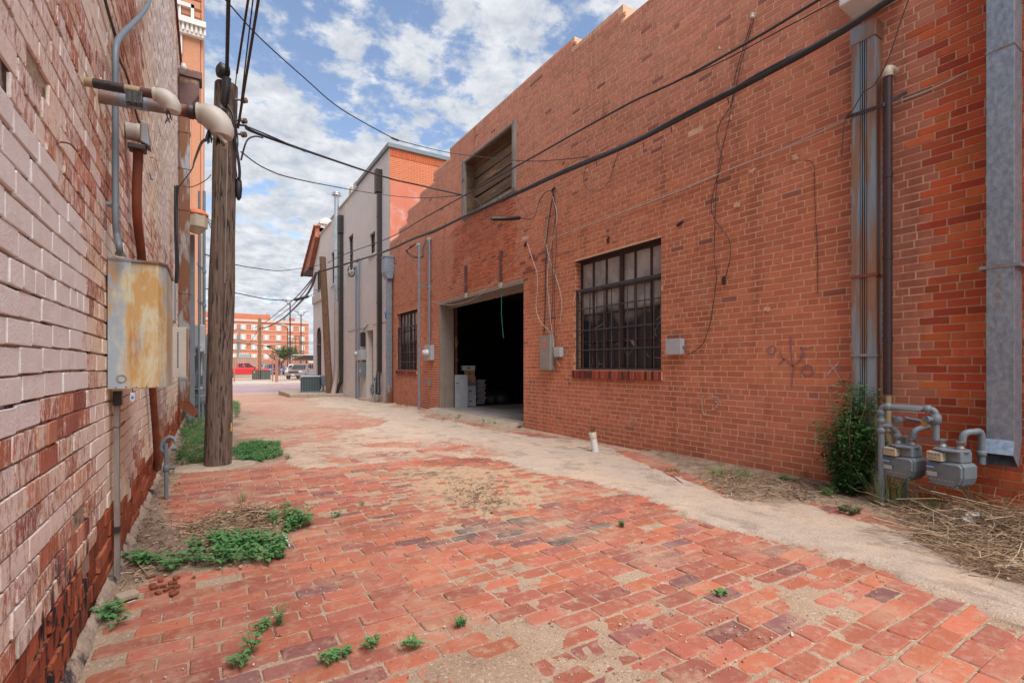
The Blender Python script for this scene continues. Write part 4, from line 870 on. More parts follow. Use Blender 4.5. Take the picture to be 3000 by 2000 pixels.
scrap('plaster_chip', 'white plaster sliver on the paving right of the wide weed clump', 'scrap', ((828,1568), (836,1585), (848,1608)), M['white'], .002, .012)
scrap('plaster_chip', 'white sliver near the foot of the wooden strip', 'scrap', ((372,1778), (396,1770)), M['offw'], .002, .008)
scrap('stick', 'thin stick lying on the tan strip near the wall', 'stick', ((1948,1392), (1975,1402), (2000,1421)), M['wireb'], 0, .005)
scrap('stick', 'pale twig in the litter beside the left weeds', 'stick', ((390,1645), (412,1670), (438,1698)), M['tan'], .002, .005)
scrap('stick', 'curved twig at the garage side of the tan strip', 'stick', ((1690,1312), (1712,1316), (1728,1314)), M['wireb'], 0, .005)
mb = MB(); p = gp(372, 1755); mb.obox(p+Vector((0,0,.02)), (.09,.07,.03), Matrix.Rotation(.4, 3, 'Z')); tag(mb.build('concrete_chunk', M['concrete'], bevel=.008), 'grey concrete chunk by the foot of the wooden strip', 'rubble')
mb = MB()
for i in range(9): a = rnd(0,6.28); p = gp(2850, 1560)+Vector((rnd(-.14,.14), rnd(-.1,.1), .09)); mb.leaf(p, (math.cos(a), math.sin(a), .3), (rnd(-1,1), rnd(-1,1), 1), .09, .06)
tag(mb.build('torn_paper', M['white']), 'torn white plastic film caught in the straw heap', 'litter')
mb = MB()
for i in range(14): p = gp(rnd(440,520), rnd(1690,1745)); mb.obox(p+Vector((0,0,.012)), (rnd(.02,.05), rnd(.01,.03), .014), Matrix.Rotation(rnd(0,3), 3, 'Z'))
tag(mb.build('brick_crumbs', M['rustpipe'], bevel=.003), 'orange broken brick crumbs in front of the wide weed clump', 'rubble', kind='stuff')
# ================================================================ UTILITIES ON THE LEFT WALL
def wl(u, v, off=0.0): return wx(u, v, XL+off)
Z = Vector((0, 0, 1))
# rust streaked meter cabinet
a = wx(310, 1140, XL); y0 = 3.38; c = thing('meter_cabinet', 'big rust streaked yellow and grey metal cabinet on the left wall', 'cabinet', (XL+.12, 3.7, 1.076))
mb = MB(); xa, xb = XL+.012, -.238; mb.prism([(xa, y0, 1.079), (xb, y0, 1.079), (xb+.035, y0+.06, 1.079), (xb+.035, y0+.62, 1.079), (xa, y0+.62, 1.079)], (0, 0, .69)); mb.build('body', M['cabinet'], c, bevel=.003)
xm = wx(385, 1000, XL).x; xm = (ray(385, 1000)*(y0/ray(385, 1000).y)).x
mb = MB(); mb.box((xa-.004, y0-.008, 1.076), (xm, y0+.3, 1.785)); mb.build('side_panel', M['cabinet'], c, bevel=.002)
mb = MB(); mb.prism([(xa, y0-.012, 1.769), (xb+.004, y0-.012, 1.769), (xb+.041, y0+.055, 1.769), (xb+.041, y0+.63, 1.769), (xa, y0+.63, 1.769)], (0, 0, .012)); mb.build('lid', M['galvw'], c)
mb = MB()
for r_ in (.022, .017): mb.tube([(xa+.055+r_*math.cos(q*.4), y0-.0095, 1.13+r_*math.sin(q*.4)) for q in range(17)], .0008, 4)
mb.build('knockout', M['rustpipe'], c)
mb = MB(); mb.tube([(xm+.004, y0+.01, 1.076), (xm+.004, y0+.01, 1.055)], .0025, 5); mb.build('seal_wire', M['wireb'], c)
mb = MB(); mb.prism([(xm-.007, y0+.005, 1.055), (xm+.014, y0+.005, 1.055), (xm+.016, y0+.005, 1.015), (xm+.004, y0+.005, 1.003), (xm-.008, y0+.005, 1.015)], (0, .008, 0)); mb.build('seal_tag', M['paper'], c, bevel=.002)
mb = MB(); mb.box((xm+.0, y0+.002, 1.022), (xm+.009, y0+.006, 1.036)); mb.build('seal_core', M['blue'], c)
mb = MB()
for k in range(5): mb.lathe((xa+.03+k*.045, y0-.0085, 1.084+.002*(k % 2)), (0,-1,0), [(0,.004),(.002,.002)], 8)
mb.build('rivets', M['rustpipe'], c)
# small grey plastic housing and perforated terminal box behind it
t = thing('terminal_housing', 'small light grey plastic housing behind the rusty cabinet', 'housing', (-.3, 4.95, 1.56))
mb = MB(); mb.box((XL+.01, 4.88, 1.56), (-.235, 5.14, 1.905)); mb.build('cover', M['greyl'], t, bevel=.02, seg=3)
mb = MB()
for z_ in (1.66, 1.77): mb.lathe((-.275, 4.88, z_), (0,-1,0), [(0,.005),(.003,.003)], 8)
mb.build('screws', M['rustpipe'], t)
t = thing('perforated_box', 'cream perforated metal terminal box below the grey housing', 'terminal box', (-.3, 6.3, 1.09))
mb = MB(); mb.box((XL+.01, 6.18, 1.08), (-.185, 6.5, 1.605)); mb.build('body', M['offw'], t, bevel=.004)
mb = MB(); xq = (ray(521, 1000)*(6.18/ray(521, 1000).y)).x
for k in range(16): mb.lathe((xq, 6.181, 1.19+k*.0235), (0,-1,0), [(0,.0085),(.0015,.0085)], 8)
mb.build('holes', M['black'], t)
mb = MB(); mb.obox((-.188, 6.177, 1.345), (.012, .003, .50)); mb.build('seam', M['galvw'], t)
# grey conduit curving up the wall
pts = [wl(352, 745, .07), wl(349, 722, .07), wl(343, 690, .055), wl(339, 640, .05), wl(338, 500, .045), wl(338, 300, .045), wl(338, 170, .045), wl(343, 125, .045), wl(360, 98, .045), wl(390, 68, .045), wl(420, 35, .045), wl(436, 5, .045), wl(443, -40, .045)]
c = thing('conduit', 'smooth grey conduit running up the left wall and bending away', 'conduit', tuple(pts[0])); mb = MB(); mb.tube(smooth_pts(pts, 5), .0155, 10); mb.build('pipe', M['greyp'], c)
for u, v in ((344, 605),):
    q = wl(340, v, .05); mb = MB(); mb.lathe(q, (0,0,1), [(0,.0175),(.012,.0175)], 12); mb.box((XL+.012, q.y-.03, q.z), (XL+.03, q.y+.03, q.z+.012)); mb.build('strap', M['galv'], c)
q = wl(352, 745, .07); mb = MB(); mb.lathe(q+Vector((0,0,-.005)), (0,0,1), [(0,.022),(.012,.022),(.018,.0175)], 12); mb.build('coupling', M['galvw'], c)
# dark cable stapled to the wall
pts = [wl(302, -20, .02), wl(318, 40, .02), wl(338, 110, .02), wl(346, 165, .02), wl(372, 225, .02), wl(390, 300, .02), wl(413, 378, .02)]
tag(MB().tube(smooth_pts(pts, 5), .007, 7).build('wall_cable', M['wireb']), 'dark brown cable running down the left wall behind the pipes', 'cable')
# pipes with weatherheads sticking out of the wall
def whead(mb, p, d, r, down=.9):
    """hood shape curving from direction d towards the ground"""
    d = Vector(d).normalized(); prof_ = []
    for i in range(9):
        a = i/8*R(100); prof_.append(p+d*(math.sin(a)*r*2.6)-Z*((1-math.cos(a))*r*2.2))
    rs = [r*1.15, r*1.4, r*1.55, r*1.62, r*1.62, r*1.58, r*1.5, r*1.4, r*1.25]; mb.tube(prof_, rs, 14)
    mb.lathe(p-d*.008, d, [(0, r*1.25), (.012, r*1.25)], 14)
def service(name, label, a, b, r, hood_r, mats):
    t = thing(name, label, 'weatherhead', tuple(a)); d = (b-a).normalized(); n = len(mats)
    for i, m_ in enumerate(mats): p, q = a.lerp(b, i/n), a.lerp(b, (i+1)/n+.002); MB().tube([p, q], r*(1+.04*(i % 2)), 14).build('pipe' if i != 1 or n < 3 else 'taped_section', m_, t)
    mb = MB(); whead(mb, b, d, hood_r); mb.build('hood', M['offw'], t); return t, d
a, b = Vector((XL-.02, 2.83, 2.45)), Vector((-.205, 2.78, 2.445))
t1, d1 = service('weatherhead', 'thinner black taped service pipe with small cream hood sticking out of the left wall', a, b, .020, .025, [M['tan'], M['tape'], M['tape'], M['tan'], M['brownp']])
mb = MB(); q = a.lerp(b, .62)
for k in range(9): mb.obox(q+d1*(k*.007)-Z*.035, (.006, .045, .055), Matrix.Rotation(rnd(-.1,.1), 3, 'X'))
mb.build('tape_tail', M['tape'], t1)
mb = MB()
for k in range(4): p = b+d1*.045-Z*.05; mb.tube([p, p-Z*rnd(.03,.05)+Vector((rnd(-.01,.02), rnd(-.02,.02), 0)), p-Z*rnd(.055,.08)+Vector((rnd(-.01,.03), rnd(-.03,.03), 0))], .0022, 5)
mb.build('wire_ends', M['wireb'], t1)
a, b = Vector((XL-.02, 3.19, 2.55)), Vector((-.04, 3.10, 2.545))
t2, d2 = service('weatherhead', 'thick grey and brown service pipe with large cream hood beside the wooden pole', a, b, .0315, .041, [M['galvw'], M['galv'], M['galvw'], M['brownp']])
mb = MB(); mb.lathe(b-d2*.05, d2, [(0,.036),(.02,.038),(.024,.034),(.030,.034),(.034,.039),(.048,.039)], 16); mb.build('collar', M['maroon'], t2)
hp_ = b+d2*.075-Z*.09; mb = MB(); mb.prism([b+Vector((.03,-.045,-.03)), b+Vector((.13,-.045,-.14)), b+Vector((.118,-.045,-.15)), b+Vector((.02,-.045,-.05))], (0,.09,0)); mb.build('hood_lip', M['offw'], t2, bevel=.004)
for k, (dx, dy) in enumerate(((-.03, 0), (.022, .01))):
    mb = MB(); p = hp_+Vector((dx, dy, .015))
    for q in range(9): e = Vector((rnd(-.014,.014), rnd(-.014,.014), 0)); mb.tube([p, p+e-Z*.045, p+e*1.5-Z*rnd(.06,.085)], .0035, 5)
    mb.build('frayed_wire', M['black'], t2)
pts = [hp_+Vector((-.03,0,-.05)), wl(600, 440, .2), wl(575, 480, .15)]
pts = [hp_+Vector((-.035,0,-.05)), Vector((-.10, 3.6, 2.33)), Vector((-.20, 5.2, 2.45)), Vector((-.32, 7.6, 2.55)), Vector((-.36, 9.2, 3.9))]
e = dp(560, 500, 7.5); f_ = dp(526, 545, 8.3)
pts = [hp_+Vector((-.035,0,-.05)), dp(590, 420, 3.4), dp(570, 470, 4.8), e, f_]
tag(MB().tube(smooth_pts(pts, 6), .009, 6).build('service_cable', M['wire']), 'twisted dark cable hanging from the large cream hood back to the wall', 'cable')
pts = [f_, dp(560, 548, 7.6), dp(600, 530, 7.0), dp(618, 512, 6.2)]
tag(MB().tube(smooth_pts(pts, 6), .006, 6).build('loop_cable', M['wire']), 'thin dark cable looping from the left wall to the near pole', 'cable')
# meter-like junction box with rusty pipe
t = thing('junction_box', 'round necked grey junction box on the left wall above the rusted pipe', 'junction box', (XL+.06, 3.9, 2.66))
jb = wl(365, 382, .0); mb = MB(); mb.lathe((XL+.01, jb.y, jb.z), (1,0,0), [(0,.055),(.05,.055),(.055,.06),(.075,.06)], 20); mb.build('neck', M['offw'], t)
mb = MB(); mb.prism([(XL+.085, jb.y-.055, jb.z+.075), (XL+.125, jb.y-.055, jb.z+.06), (XL+.14, jb.y-.055, jb.z-.095), (XL+.085, jb.y-.055, jb.z-.07)], (0, .115, 0)); mb.build('cover', M['galvw'], t, bevel=.008)
mb = MB(); mb.box((XL+.02, jb.y-.05, jb.z-.12), (XL+.115, jb.y+.05, jb.z-.085)); mb.build('base_flange', M['maroon'], t, bevel=.006)
pts = [Vector((XL+.07, jb.y+.02, jb.z-.11)), wl(401, 620, .05), wl(414, 745, .05), wl(436, 1000, .05), wl(455, 1250, .05), wl(461, 1365, .05)]
t = thing('rusted_pipe', 'rusty orange pipe slanting down the left wall behind the cabinet', 'pipe', tuple(pts[-1]))
mb = MB(); mb.tube(smooth_pts(pts, 5), .0275, 12); mb.build('pipe', M['rustpipe'], t)
mb = MB(); mb.lathe(pts[-1]+Z*.06, (0,0,-1), [(0,.033),(.012,.036),(.03,.034),(.09,.034),(.105,.022),(.11,.003)], 16); mb.build('cap', M['brownp'], t)
# wooden strip
p0, p1 = wl(324, 1152, .02), wl(320, 1768, .02); t = thing('wood_strip', 'narrow weathered wooden strip standing against the left wall below the cabinet', 'wood strip', (XL+.03, 3.5, 0))
mb = MB(); n = 14; 
for i in range(n): z0_, z1_ = .0+1.05*i/n, .0+1.05*(i+1)/n; e0 = .012*math.sin(i*.5); e1 = .012*math.sin((i+1)*.5); w_ = .018; mb.prism([(XL+.02, 3.5-w_+e0, z0_), (XL+.045, 3.5-w_+e0, z0_), (XL+.045, 3.5+w_+e0, z0_), (XL+.02, 3.5+w_+e0, z0_)], (0, e1-e0, z1_-z0_))
mb.build('batten', M['woodg'], t)
mb = MB(); mb.box((XL+.015, 3.475, .98), (XL+.055, 3.53, 1.06)); mb.build('tape_band', M['tape'], t, bevel=.004); mb = MB(); mb.box((XL+.016, 3.475, .28), (XL+.05, 3.53, .305)); mb.build('strap', M['maroon'], t)
tag(MB().tube(smooth_pts([wl(332, 1250, .03), wl(345, 1252, .05), wl(358, 1245, .05), wl(367, 1232, .06)], 4), .003, 5).build('bent_nail', M['black']), 'thin bent black hook on the left wall below the cabinet', 'hook')
for u, v, lab in ((170, 418, 'rusty nail in the left wall above the painted patch'), (438, 462, 'curled wire hook on the left wall right of the rusted pipe')):
    q = wl(u, v); tag(MB().tube(smooth_pts([q+Vector((-.01,0,0)), q+Vector((.03,0,.004)), q+Vector((.05,.02,-.012)), q+Vector((.055,.05,.01))], 4), .0035, 5).build('wire_hook', M['rustpipe']), lab, 'hook')
q = wl(432, 513); mb = MB(); mb.obox(q+Vector((.02,0,0)), (.012,.16,.016)); mb.lathe(q+Vector((.015,.08,0)), (1,0,0), [(0,.014),(.02,.014)], 10); tag(mb.build('bracket', M['galv']), 'small galvanised bracket on the left wall right of the rusted pipe', 'bracket')
# gas riser with curl
t = thing('gas_riser', 'short blue grey gas pipe with a curled top beside the left wall', 'pipe', tuple(ground3(487, 1462))); q = world_loc(t)
mb = MB(); top = q.z+.50; mb.tube([q, q+Z*.50], .0165, 10); mb.build('riser', M['greyp'], t)
mb = MB(); mb.tube(smooth_pts([q+Z*.40+Vector((0,.015,0)), q+Z*.45+Vector((-.035,.03,0)), q+Z*.52+Vector((-.02,.03,0)), q+Z*.55+Vector((.02,.03,0)), q+Z*.53+Vector((.06,.02,0)), q+Z*.50+Vector((.07,.01,0))], 5), .018, 10); mb.build('bend', M['greyp'], t)
mb = MB(); mb.lathe(q+Z*.25, (0,0,1), [(0,.02),(.01,.026),(.045,.026),(.055,.02)], 12); mb.lathe(q+Z*.275, (1,-.2,0), [(0,.014),(.05,.014),(.055,.018),(.065,.018)], 8); mb.lathe(q+Z*.45+Vector((.035,0,0)), (1,0,0), [(0,.016),(.02,.022),(.04,.022)], 10); mb.build('valve', M['greyp'], t)
# rusty downspout with collector box
yd = 10.7; t = thing('downspout', 'rust stained downspout with brown collector box at the far end of the left wall', 'downspout', (XL+.09, yd, .4))
mb = MB(); mb.box((XL+.02, yd-.08, .55), (XL+.185, yd+.08, 5.9)); mb.build('pipe', M['rustdown'], t, bevel=.008)
for z_ in (.95, 2.5, 4.0, 4.75, 5.4):
    mb = MB(); mb.box((XL+.012, yd-.088, z_), (XL+.195, yd+.088, z_+.03)); mb.build('joint_band', M['rustdown'], t)
mb = MB(); zt = 5.9; mb.prism([(XL+.02, yd-.1, zt), (XL+.2, yd-.1, zt), (XL+.33, yd-.1, zt+.22), (XL+.33, yd-.1, zt+.62), (XL+.02, yd-.1, zt+.62)], (0, .3, 0)); mb.box((XL+.015, yd-.13, zt+.5), (XL+.37, yd+.23, zt+.64)); mb.build('collector_box', M['brownp'], t, bevel=.01)
mb = MB(); mb.prism([(XL+.015, yd-.085, .55), (XL+.19, yd-.085, .55), (XL+.31, yd-.085, .38), (XL+.25, yd-.085, .27), (XL+.015, yd-.085, .45)], (0, .17, 0)); mb.build('kick_out', M['rustpipe'], t)
q = wl(518, 196, .0); t = thing('insulator', 'small white insulator on a hook above the brown collector box', 'insulator', (XL+.05, q.y, q.z)); MB().tube([q, q+Vector((.08,0,-.02)), q+Vector((.1,0,.03))], .01, 6).build('hook', M['galv'], t); MB().lathe(q+Vector((.10,0,-.02)), (0,0,1), [(0,.03),(.02,.045),(.06,.045),(.07,.03),(.1,.04),(.11,.02)], 14).build('spool', M['white'], t)
# black cables beside the downspout
for k, (dx, lab) in enumerate(((.0, 'thick black cable hanging beside the downspout on the left wall'), (.035, 'second black cable hanging just beside the downspout on the left wall'))):
    p = [wl(515+k*4, v, .05+dx) for v in (545, 620, 700, 780, 830)]; tag(MB().tube(smooth_pts([q+Vector((rnd(-.01,.01), rnd(-.03,.03), 0)) for q in p], 4), .018, 6).build('black_cable', M['wire']), lab, 'cable')
# grey square post with light, risers and gas meter at the far left
t = thing('metal_post', 'grey square metal post rising past the end of the left wall', 'post', (-.29, 12.35, 0)); MB().box((-.36, 12.25, 0), (-.24, 12.37, 3.95)).build('tube', M['greyp'], t, bevel=.008); MB().box((-.365, 12.245, 1.05), (-.235, 12.375, 1.07)).build('joint', M['galvw'], t)
t = thing('yard_light', 'old yard light with orange cap on the grey post', 'lamp', (-.24, 12.2, 4.0))
q = dp(575, 640, 10); MB().lathe(q+Z*-.30, (0,0,1), [(0,.09),(.1,.17),(.11,.2),(.34,.21),(.36,.19)], 8, False).build('body', M['cream'], t, bevel=.01); MB().lathe(q+Z*.06, (0,0,1), [(0,.215),(.03,.22),(.10,.15),(.13,.05)], 14).build('cap', M['orange'], t)
for k in range(3): MB().tube(smooth_pts([q+Vector((.15,0,.08)), q+Vector((.28,.1*k,-.05-.05*k)), q+Vector((.35,.3,-.25)), q+Vector((.5,.3,-.33-.05*k))], 5), .008, 5).build('wire_tail', M['wire'], t)
for k, (u, v0, v1, r, lab) in enumerate(((583, 560, 1225, .035, 'grey conduit riser just right of the square post'), (590, 690, 1100, .03, 'white streaked conduit behind the yard light'), (598, 560, 1235, .055, 'tall pale conduit nearest the wooden pole'))):
    d = 10.8+.4*k; a, b = dp(u, v1, d), dp(u, v0, d); t = thing('conduit_riser', lab, 'conduit', (a.x, a.y, 0)); MB().tube([(a.x, a.y, 0 if v1 > 1150 else a.z), tuple(b)], r*.6, 10).build('pipe', M['greyp' if k != 1 else 'offw'], t)
    for z_ in (1.6, 2.6, 3.4): MB().lathe((a.x, a.y, z_), (0,0,1), [(0,r*.85),(.06,r*.85)], 10).build('coupling', M['galv'], t)
a = dp(583, 1010, 11.0); t = thing('meter_socket', 'pale grey electric meter box at the far left behind the post', 'meter', tuple(a)); MB().box((a.x-.12, a.y, a.z-.2), (a.x+.12, a.y+.2, a.z+.45)).build('box', M['greyl'], t, bevel=.02); MB().lathe((a.x+.02, a.y, a.z-.08), (.2,-1,0), [(0,.09),(.06,.085),(.1,.07)], 16).build('dial', M['glasssky'], t)
a = dp(598, 1100, 11.4); t = thing('service_cabinet', 'dark grey flared electric enclosure behind the near pole', 'enclosure', (a.x, a.y, a.z)); MB().prism([(a.x-.28, a.y, a.z+.25), (a.x+.1, a.y, a.z+1.05), (a.x+.16, a.y, a.z+1.05), (a.x+.16, a.y, a.z-.6), (a.x-.05, a.y, a.z-.6)], (0, .3, 0)).build('body', M['greyp'], t, bevel=.01)
# gas meters
def gas_meter(name, label, c, s=1., yaw=0, group=None, simple=False):
    t = thing(name, label, 'gas meter', (0,0,0), group)
    # front faces -x (local), z=0 at the bottom
    fr = [(-.085*s, y*s, z*s) for y, z in ((-.15,.10),(-.13,.04),(-.09,.0),(.09,.0),(.13,.04),(.15,.10),(.15,.20),(.13,.225),(-.13,.225),(-.15,.20))]
    MB().prism(fr, (.17*s, 0, 0)).build('lower_case', M['greyp'], t, bevel=.012*s, seg=3)
    fl = [(-.115*s, p[1]*.93, p[2]*.93+.006) for p in fr]; MB().prism(fl, (.03*s, 0, 0)).build('front_cover', M['greyp'], t, bevel=.01*s, seg=3)
    MB().prism([(-.075*s, -.12*s, .225*s), (-.075*s, .12*s, .225*s), (-.07*s, .115*s, .33*s), (-.07*s, -.115*s, .33*s)], (.15*s, 0, 0)).build('upper_case', M['greyp'], t, bevel=.015*s, seg=3)
    MB().lathe((0,0,.322*s), (0,0,1), [(0,.135*s),(.012*s,.135*s),(.02*s,.12*s)], 8, False).build('top_flange', M['greyp'], t)
    mb = MB()
    for y in (-.11, -.04, .04, .11):
        for z in (.018, .205): mb.lathe((-.115*s, y*s, z*s), (-1,0,0), [(0,.009*s),(.008*s,.008*s)], 6)
    for y in (-.135, .135): mb.lathe((-.115*s, y*s, .11*s), (-1,0,0), [(0,.009*s),(.008*s,.008*s)], 6)
    mb.build('bolts', M['greyp'], t)
    ib = MB().box((-.135*s, .0*s, .225*s), (-.07*s, .125*s, .31*s)).build('index_box', M['cream'], t, bevel=.008*s)
    mb = MB()
    for k in range(4): mb.lathe((-.137*s, (.022+.026*k)*s, .285*s), (-1,0,0), [(0,.008*s),(.001,.008*s)], 10)
    for k in range(3): mb.lathe((-.137*s, (.05+.022*k)*s, .252*s), (-1,0,0), [(0,.006*s),(.001,.006*s)], 10)
    mb.build('dials', M['greyp'], ib)
    lb = MB().box((-.1465*s, .055*s, .175*s), (-.144*s, .115*s, .20*s)).build('blue_label', M['blue'], t)
    MB().box((-.1465*s, .055*s, .168*s), (-.144*s, .115*s, .174*s)).build('label_stripe', M['white'], lb)
    MB().box((-.1465*s, .03*s, .09*s), (-.1445*s, .11*s, .13*s)).build('serial_plate', M['greyl'], t)
    mb = MB()
    for k in range(7): mb.box((-.1460*s, (-.10+.028*k)*s, .062*s), (-.144*s, (-.088+.028*k)*s, .072*s))
    mb.build('stamped_marks', M['tan'], t)
    for y in (-.07, .07):
        MB().lathe((.0, y*s, .33*s), (0,0,1), [(0,.03*s),(.012*s,.034*s),(.03*s,.034*s),(.034*s,.026*s),(.06*s,.026*s),(.062*s,.033*s),(.085*s,.033*s)], 12).build('union_nut', M['rustdown'], t)
    t.location = c; t.rotation_euler = (0, 0, yaw); return t
a = wx(2648, 1400, 4.84); b = wx(2785, 1424, 4.80)
GZ = (a.z+b.z)/2
gas_meter('gas_meter', 'left gas meter hanging next to the bush, half behind grass', (4.86, a.y, a.z), .80, R(-14)); gas_meter('gas_meter', 'right gas meter under the padlocked valve, nearest the steel duct', (4.82, b.y, b.z), .84, R(-14))
t = thing('gas_manifold', 'blue grey gas pipework with riser and elbows feeding the two gas meters', 'gas pipes', (4.8, 2.0, 0))
X4 = 4.80
def pp(u, v, X=X4): return wx(u, v, X)
def pipe(pts, r=.023, n='pipe', m='greyp'): return MB().tube(smooth_pts(pts, 5), r, 12).build(n, M[m], t)
ry = pp(2582, 1300).y
zt = pp(2582, 1190).z; y2 = pp(2742, 1195).y
MB().tube([(X4, ry, .0), (X4, ry, zt-.02)], .024, 12).build('riser', M['greyp'], t)
MB().tube([(X4, ry, zt-.05)]+[tuple(p) for p in smooth_pts([(X4, ry, zt-.03), (X4, ry-.012, zt-.008), (X4, ry-.04, zt)], 4)]+[(X4, y2+.04, zt)]+[tuple(p) for p in smooth_pts([(X4, y2+.04, zt), (X4, y2+.012, zt-.01), (X4, y2, zt-.04)], 4)]+[(X4, y2, b.z+.34)], .023, 12).build('header_pipe', M['greyp'], t)
def fit(c, ax, r=.032, l=.04, n='fitting'): MB().lathe(Vector(c)-Vector(ax)*l/2, ax, [(0,r*.85),(.004,r),(l-.004,r),(l,r*.85)], 14).build(n, M['greyp'], t)
fit((X4, ry, zt-.05), (0,0,1)); fit((X4, ry-.05, zt), (0,1,0)); fit((X4, y2+.05, zt), (0,1,0)); fit((X4, y2, zt-.055), (0,0,1)); fit((X4, ry, zt-.12), (0,0,1)); fit((X4, ry, zt-.20), (0,0,1))
inl = a.y+.056
pipe([(X4, ry, zt-.16), (X4+.01, ry-.05, zt-.16), (X4+.03, inl+.03, zt-.165), (4.86, inl, zt-.21), (4.86, inl, a.z+.32)], .023)
fit((4.86, inl, zt-.24), (0,0,1)); fit((4.86, inl, a.z+.47), (0,0,1), .036, .05, 'valve'); fit((X4, y2, b.z+.50), (0,0,1), .036, .06, 'valve')
MB().lathe((X4, y2, b.z+.50), (-.8,.6,0), [(0,.02),(.05,.02),(.055,.027),(.07,.027)], 10).build('valve_stem', M['greyp'], t)
outl = a.y-.056; pipe([(4.86, outl, a.z+.30), (4.87, outl, a.z+.38), (4.95, outl-.02, a.z+.41), (5.1, outl-.02, a.z+.41)], .022)
pipe([(5.02, outl, a.z+.46), (5.04, outl+.1, a.z+.47), (5.05, inl, a.z+.48)], .014)
outr = b.y-.06; pipe([(4.82, outr, b.z+.32), (4.83, outr-.01, b.z+.40), (4.88, outr-.05, b.z+.42), (4.93, outr-.08, b.z+.40), (4.94, outr-.08, b.z+.18)], .024); fit((4.94, outr-.08, b.z+.26), (0,0,1))
MB().box((4.92, ry-.13, .05), (4.96, ry-.10, zt-.25)).build('support_bar', M['greyp'], t)
q = Vector((X4-.035, y2+.06, b.z+.46)); t = thing('padlock', 'small brass padlock hanging on the right meter valve', 'padlock', tuple(q)); MB().obox(q, (.018, .035, .04), Matrix.Rotation(.3, 3, 'X')).build('case', M['brass'], t, bevel=.003); MB().tube(smooth_pts([q+Vector((0,-.012,.02)), q+Vector((0,-.012,.045)), q+Vector((0,.0,.055)), q+Vector((0,.012,.045)), q+Vector((0,.012,.02))], 4), .0035, 6).build('shackle', M['galv'], t)
a = dp(586, 1190, 11.2); gas_meter('gas_meter', 'pale blue grey gas meter far down the left side by the pole', (a.x-.05, a.y, .30), 1.15, R(60))
t = thing('gas_riser', 'gas pipe with valve below the far left gas meter', 'pipe', (a.x+.05, a.y-.1, 0)); MB().tube([(a.x+.05, a.y-.1, 0), (a.x+.05, a.y-.1, .35)], .025, 10).build('riser', M['greyp'], t); MB().tube(smooth_pts([(a.x-.1, a.y, .75), (a.x-.08, a.y, 1.0), (a.x, a.y, 1.08), (a.x+.06, a.y, 1.0), (a.x+.06, a.y, .7)], 5), .03, 10).build('loop', M['greyp'], t)
a = gp(598, 1215); t = thing('utility_box', 'green utility cabinet mostly hidden behind the near pole', 'cabinet', (a.x, a.y+1.2, 0)); MB().box((a.x-.3, a.y+1.0, 0), (a.x+.15, a.y+1.5, 1.0)).build('body', M['green'], t, bevel=.02)
# ================================================================ POLES
def pole(name, label, base, top, r0, r1, mat, wob=.0, n=24):
    b, tp = Vector(base), Vector(top); t = thing(name, label, 'utility pole', tuple(b)); mb = MB(); sg = 26; vs = []
    for i in range(n+1):
        c = b.lerp(tp, i/n); r = r0+(r1-r0)*i/n
        for k in range(sg):
            q = 2*math.pi*k/sg; rr = r*(1+wob*noise.noise(Vector((math.cos(q)*2, math.sin(q)*2, i*.22))))
            vs.append(c+Vector((math.cos(q)*rr, math.sin(q)*rr, 0)))
    fs = [(i*sg+k, i*sg+(k+1) % sg, (i+1)*sg+(k+1) % sg, (i+1)*sg+k) for i in range(n) for k in range(sg)]
    mb.add(vs, fs, smooth=True); mb.add(vs[-sg:], [tuple(range(sg))]); mb.build('shaft', mat, t); return t
b = gp(638, 1366); b.z = -.05; tp = dp(663, 250, 5.86)
pt = pole('wooden_pole', 'thick weathered wooden pole in the foreground left of the alley', b, tp, .142, .121, M['wood'], .10)
# pole hardware
def on_pole(v, du=0, d=5.72): c_ = b.lerp(tp, (1366-v)/(1366-250)); u0 = 638+25*(1366-v)/1116; return dp(u0+du, v, d)
MB().tube([on_pole(v, 8) for v in (330, 500, 700, 830)], .008, 6).build('ground_wire_cover', M['woodg'], pt)
MB().tube([on_pole(v, 8, 5.73) for v in (850, 900, 950)], .006, 6).build('ground_wire', M['wireb'], pt)
k_ = on_pole(225, 3); MB().tube([on_pole(318, -6, 5.74), on_pole(300, -5, 5.70), k_+Vector((-.01,0,-.12)), k_+Vector((-.01,0,-.02))], [.03,.045,.045,.05], 10).build('cable_boot', M['tape'], pt)
MB().lathe(k_+Vector((-.10,0,.06)), (.9,.4,0), [(0,.05),(.02,.085),(.10,.085),(.12,.05)], 16).build('pulley', M['black'], pt)
for v in (355, 395, 295):
    q = on_pole(v, 38, 5.86); mb = MB(); mb.tube([q-Vector((.06,0,0)), q+Vector((.09,-.05,0))], .012, 6); mb.lathe(q+Vector((.03,-.02,0)), (.8,-.6,0), [(0,.02),(.01,.035),(.025,.035),(.03,.02),(.045,.035),(.06,.03)], 8); mb.build('bolt_bracket', M['galvw'], pt)
q = on_pole(310, -8, 5.72); MB().obox(q, (.07,.04,.09), Matrix.Rotation(.6, 3, 'Z')).build('clamp', M['galvw'], pt, bevel=.008)
q = dp(699, 555, 5.9); MB().tube([q+Z*.14, q+Z*.1, q, q-Z*.09, q-Z*.13], [.015,.035,.04,.032,.012], 10).build('arrester', M['black'], pt)
mb = MB(); j = [on_pole(305, 2), on_pole(340, 22, 5.72), dp(686, 395, 5.75), dp(694, 440, 5.8), dp(702, 500, 5.85), dp(699, 545, 5.9)]; MB().tube(smooth_pts(j, 5), .016, 7).build('jumper_cable', M['wire'], pt)
MB().tube(smooth_pts([on_pole(365, -30), on_pole(366, 5), dp(690, 366, 5.8), dp(716, 368, 5.8)], 5), .011, 6).build('guy_wrap', M['wire'], pt)
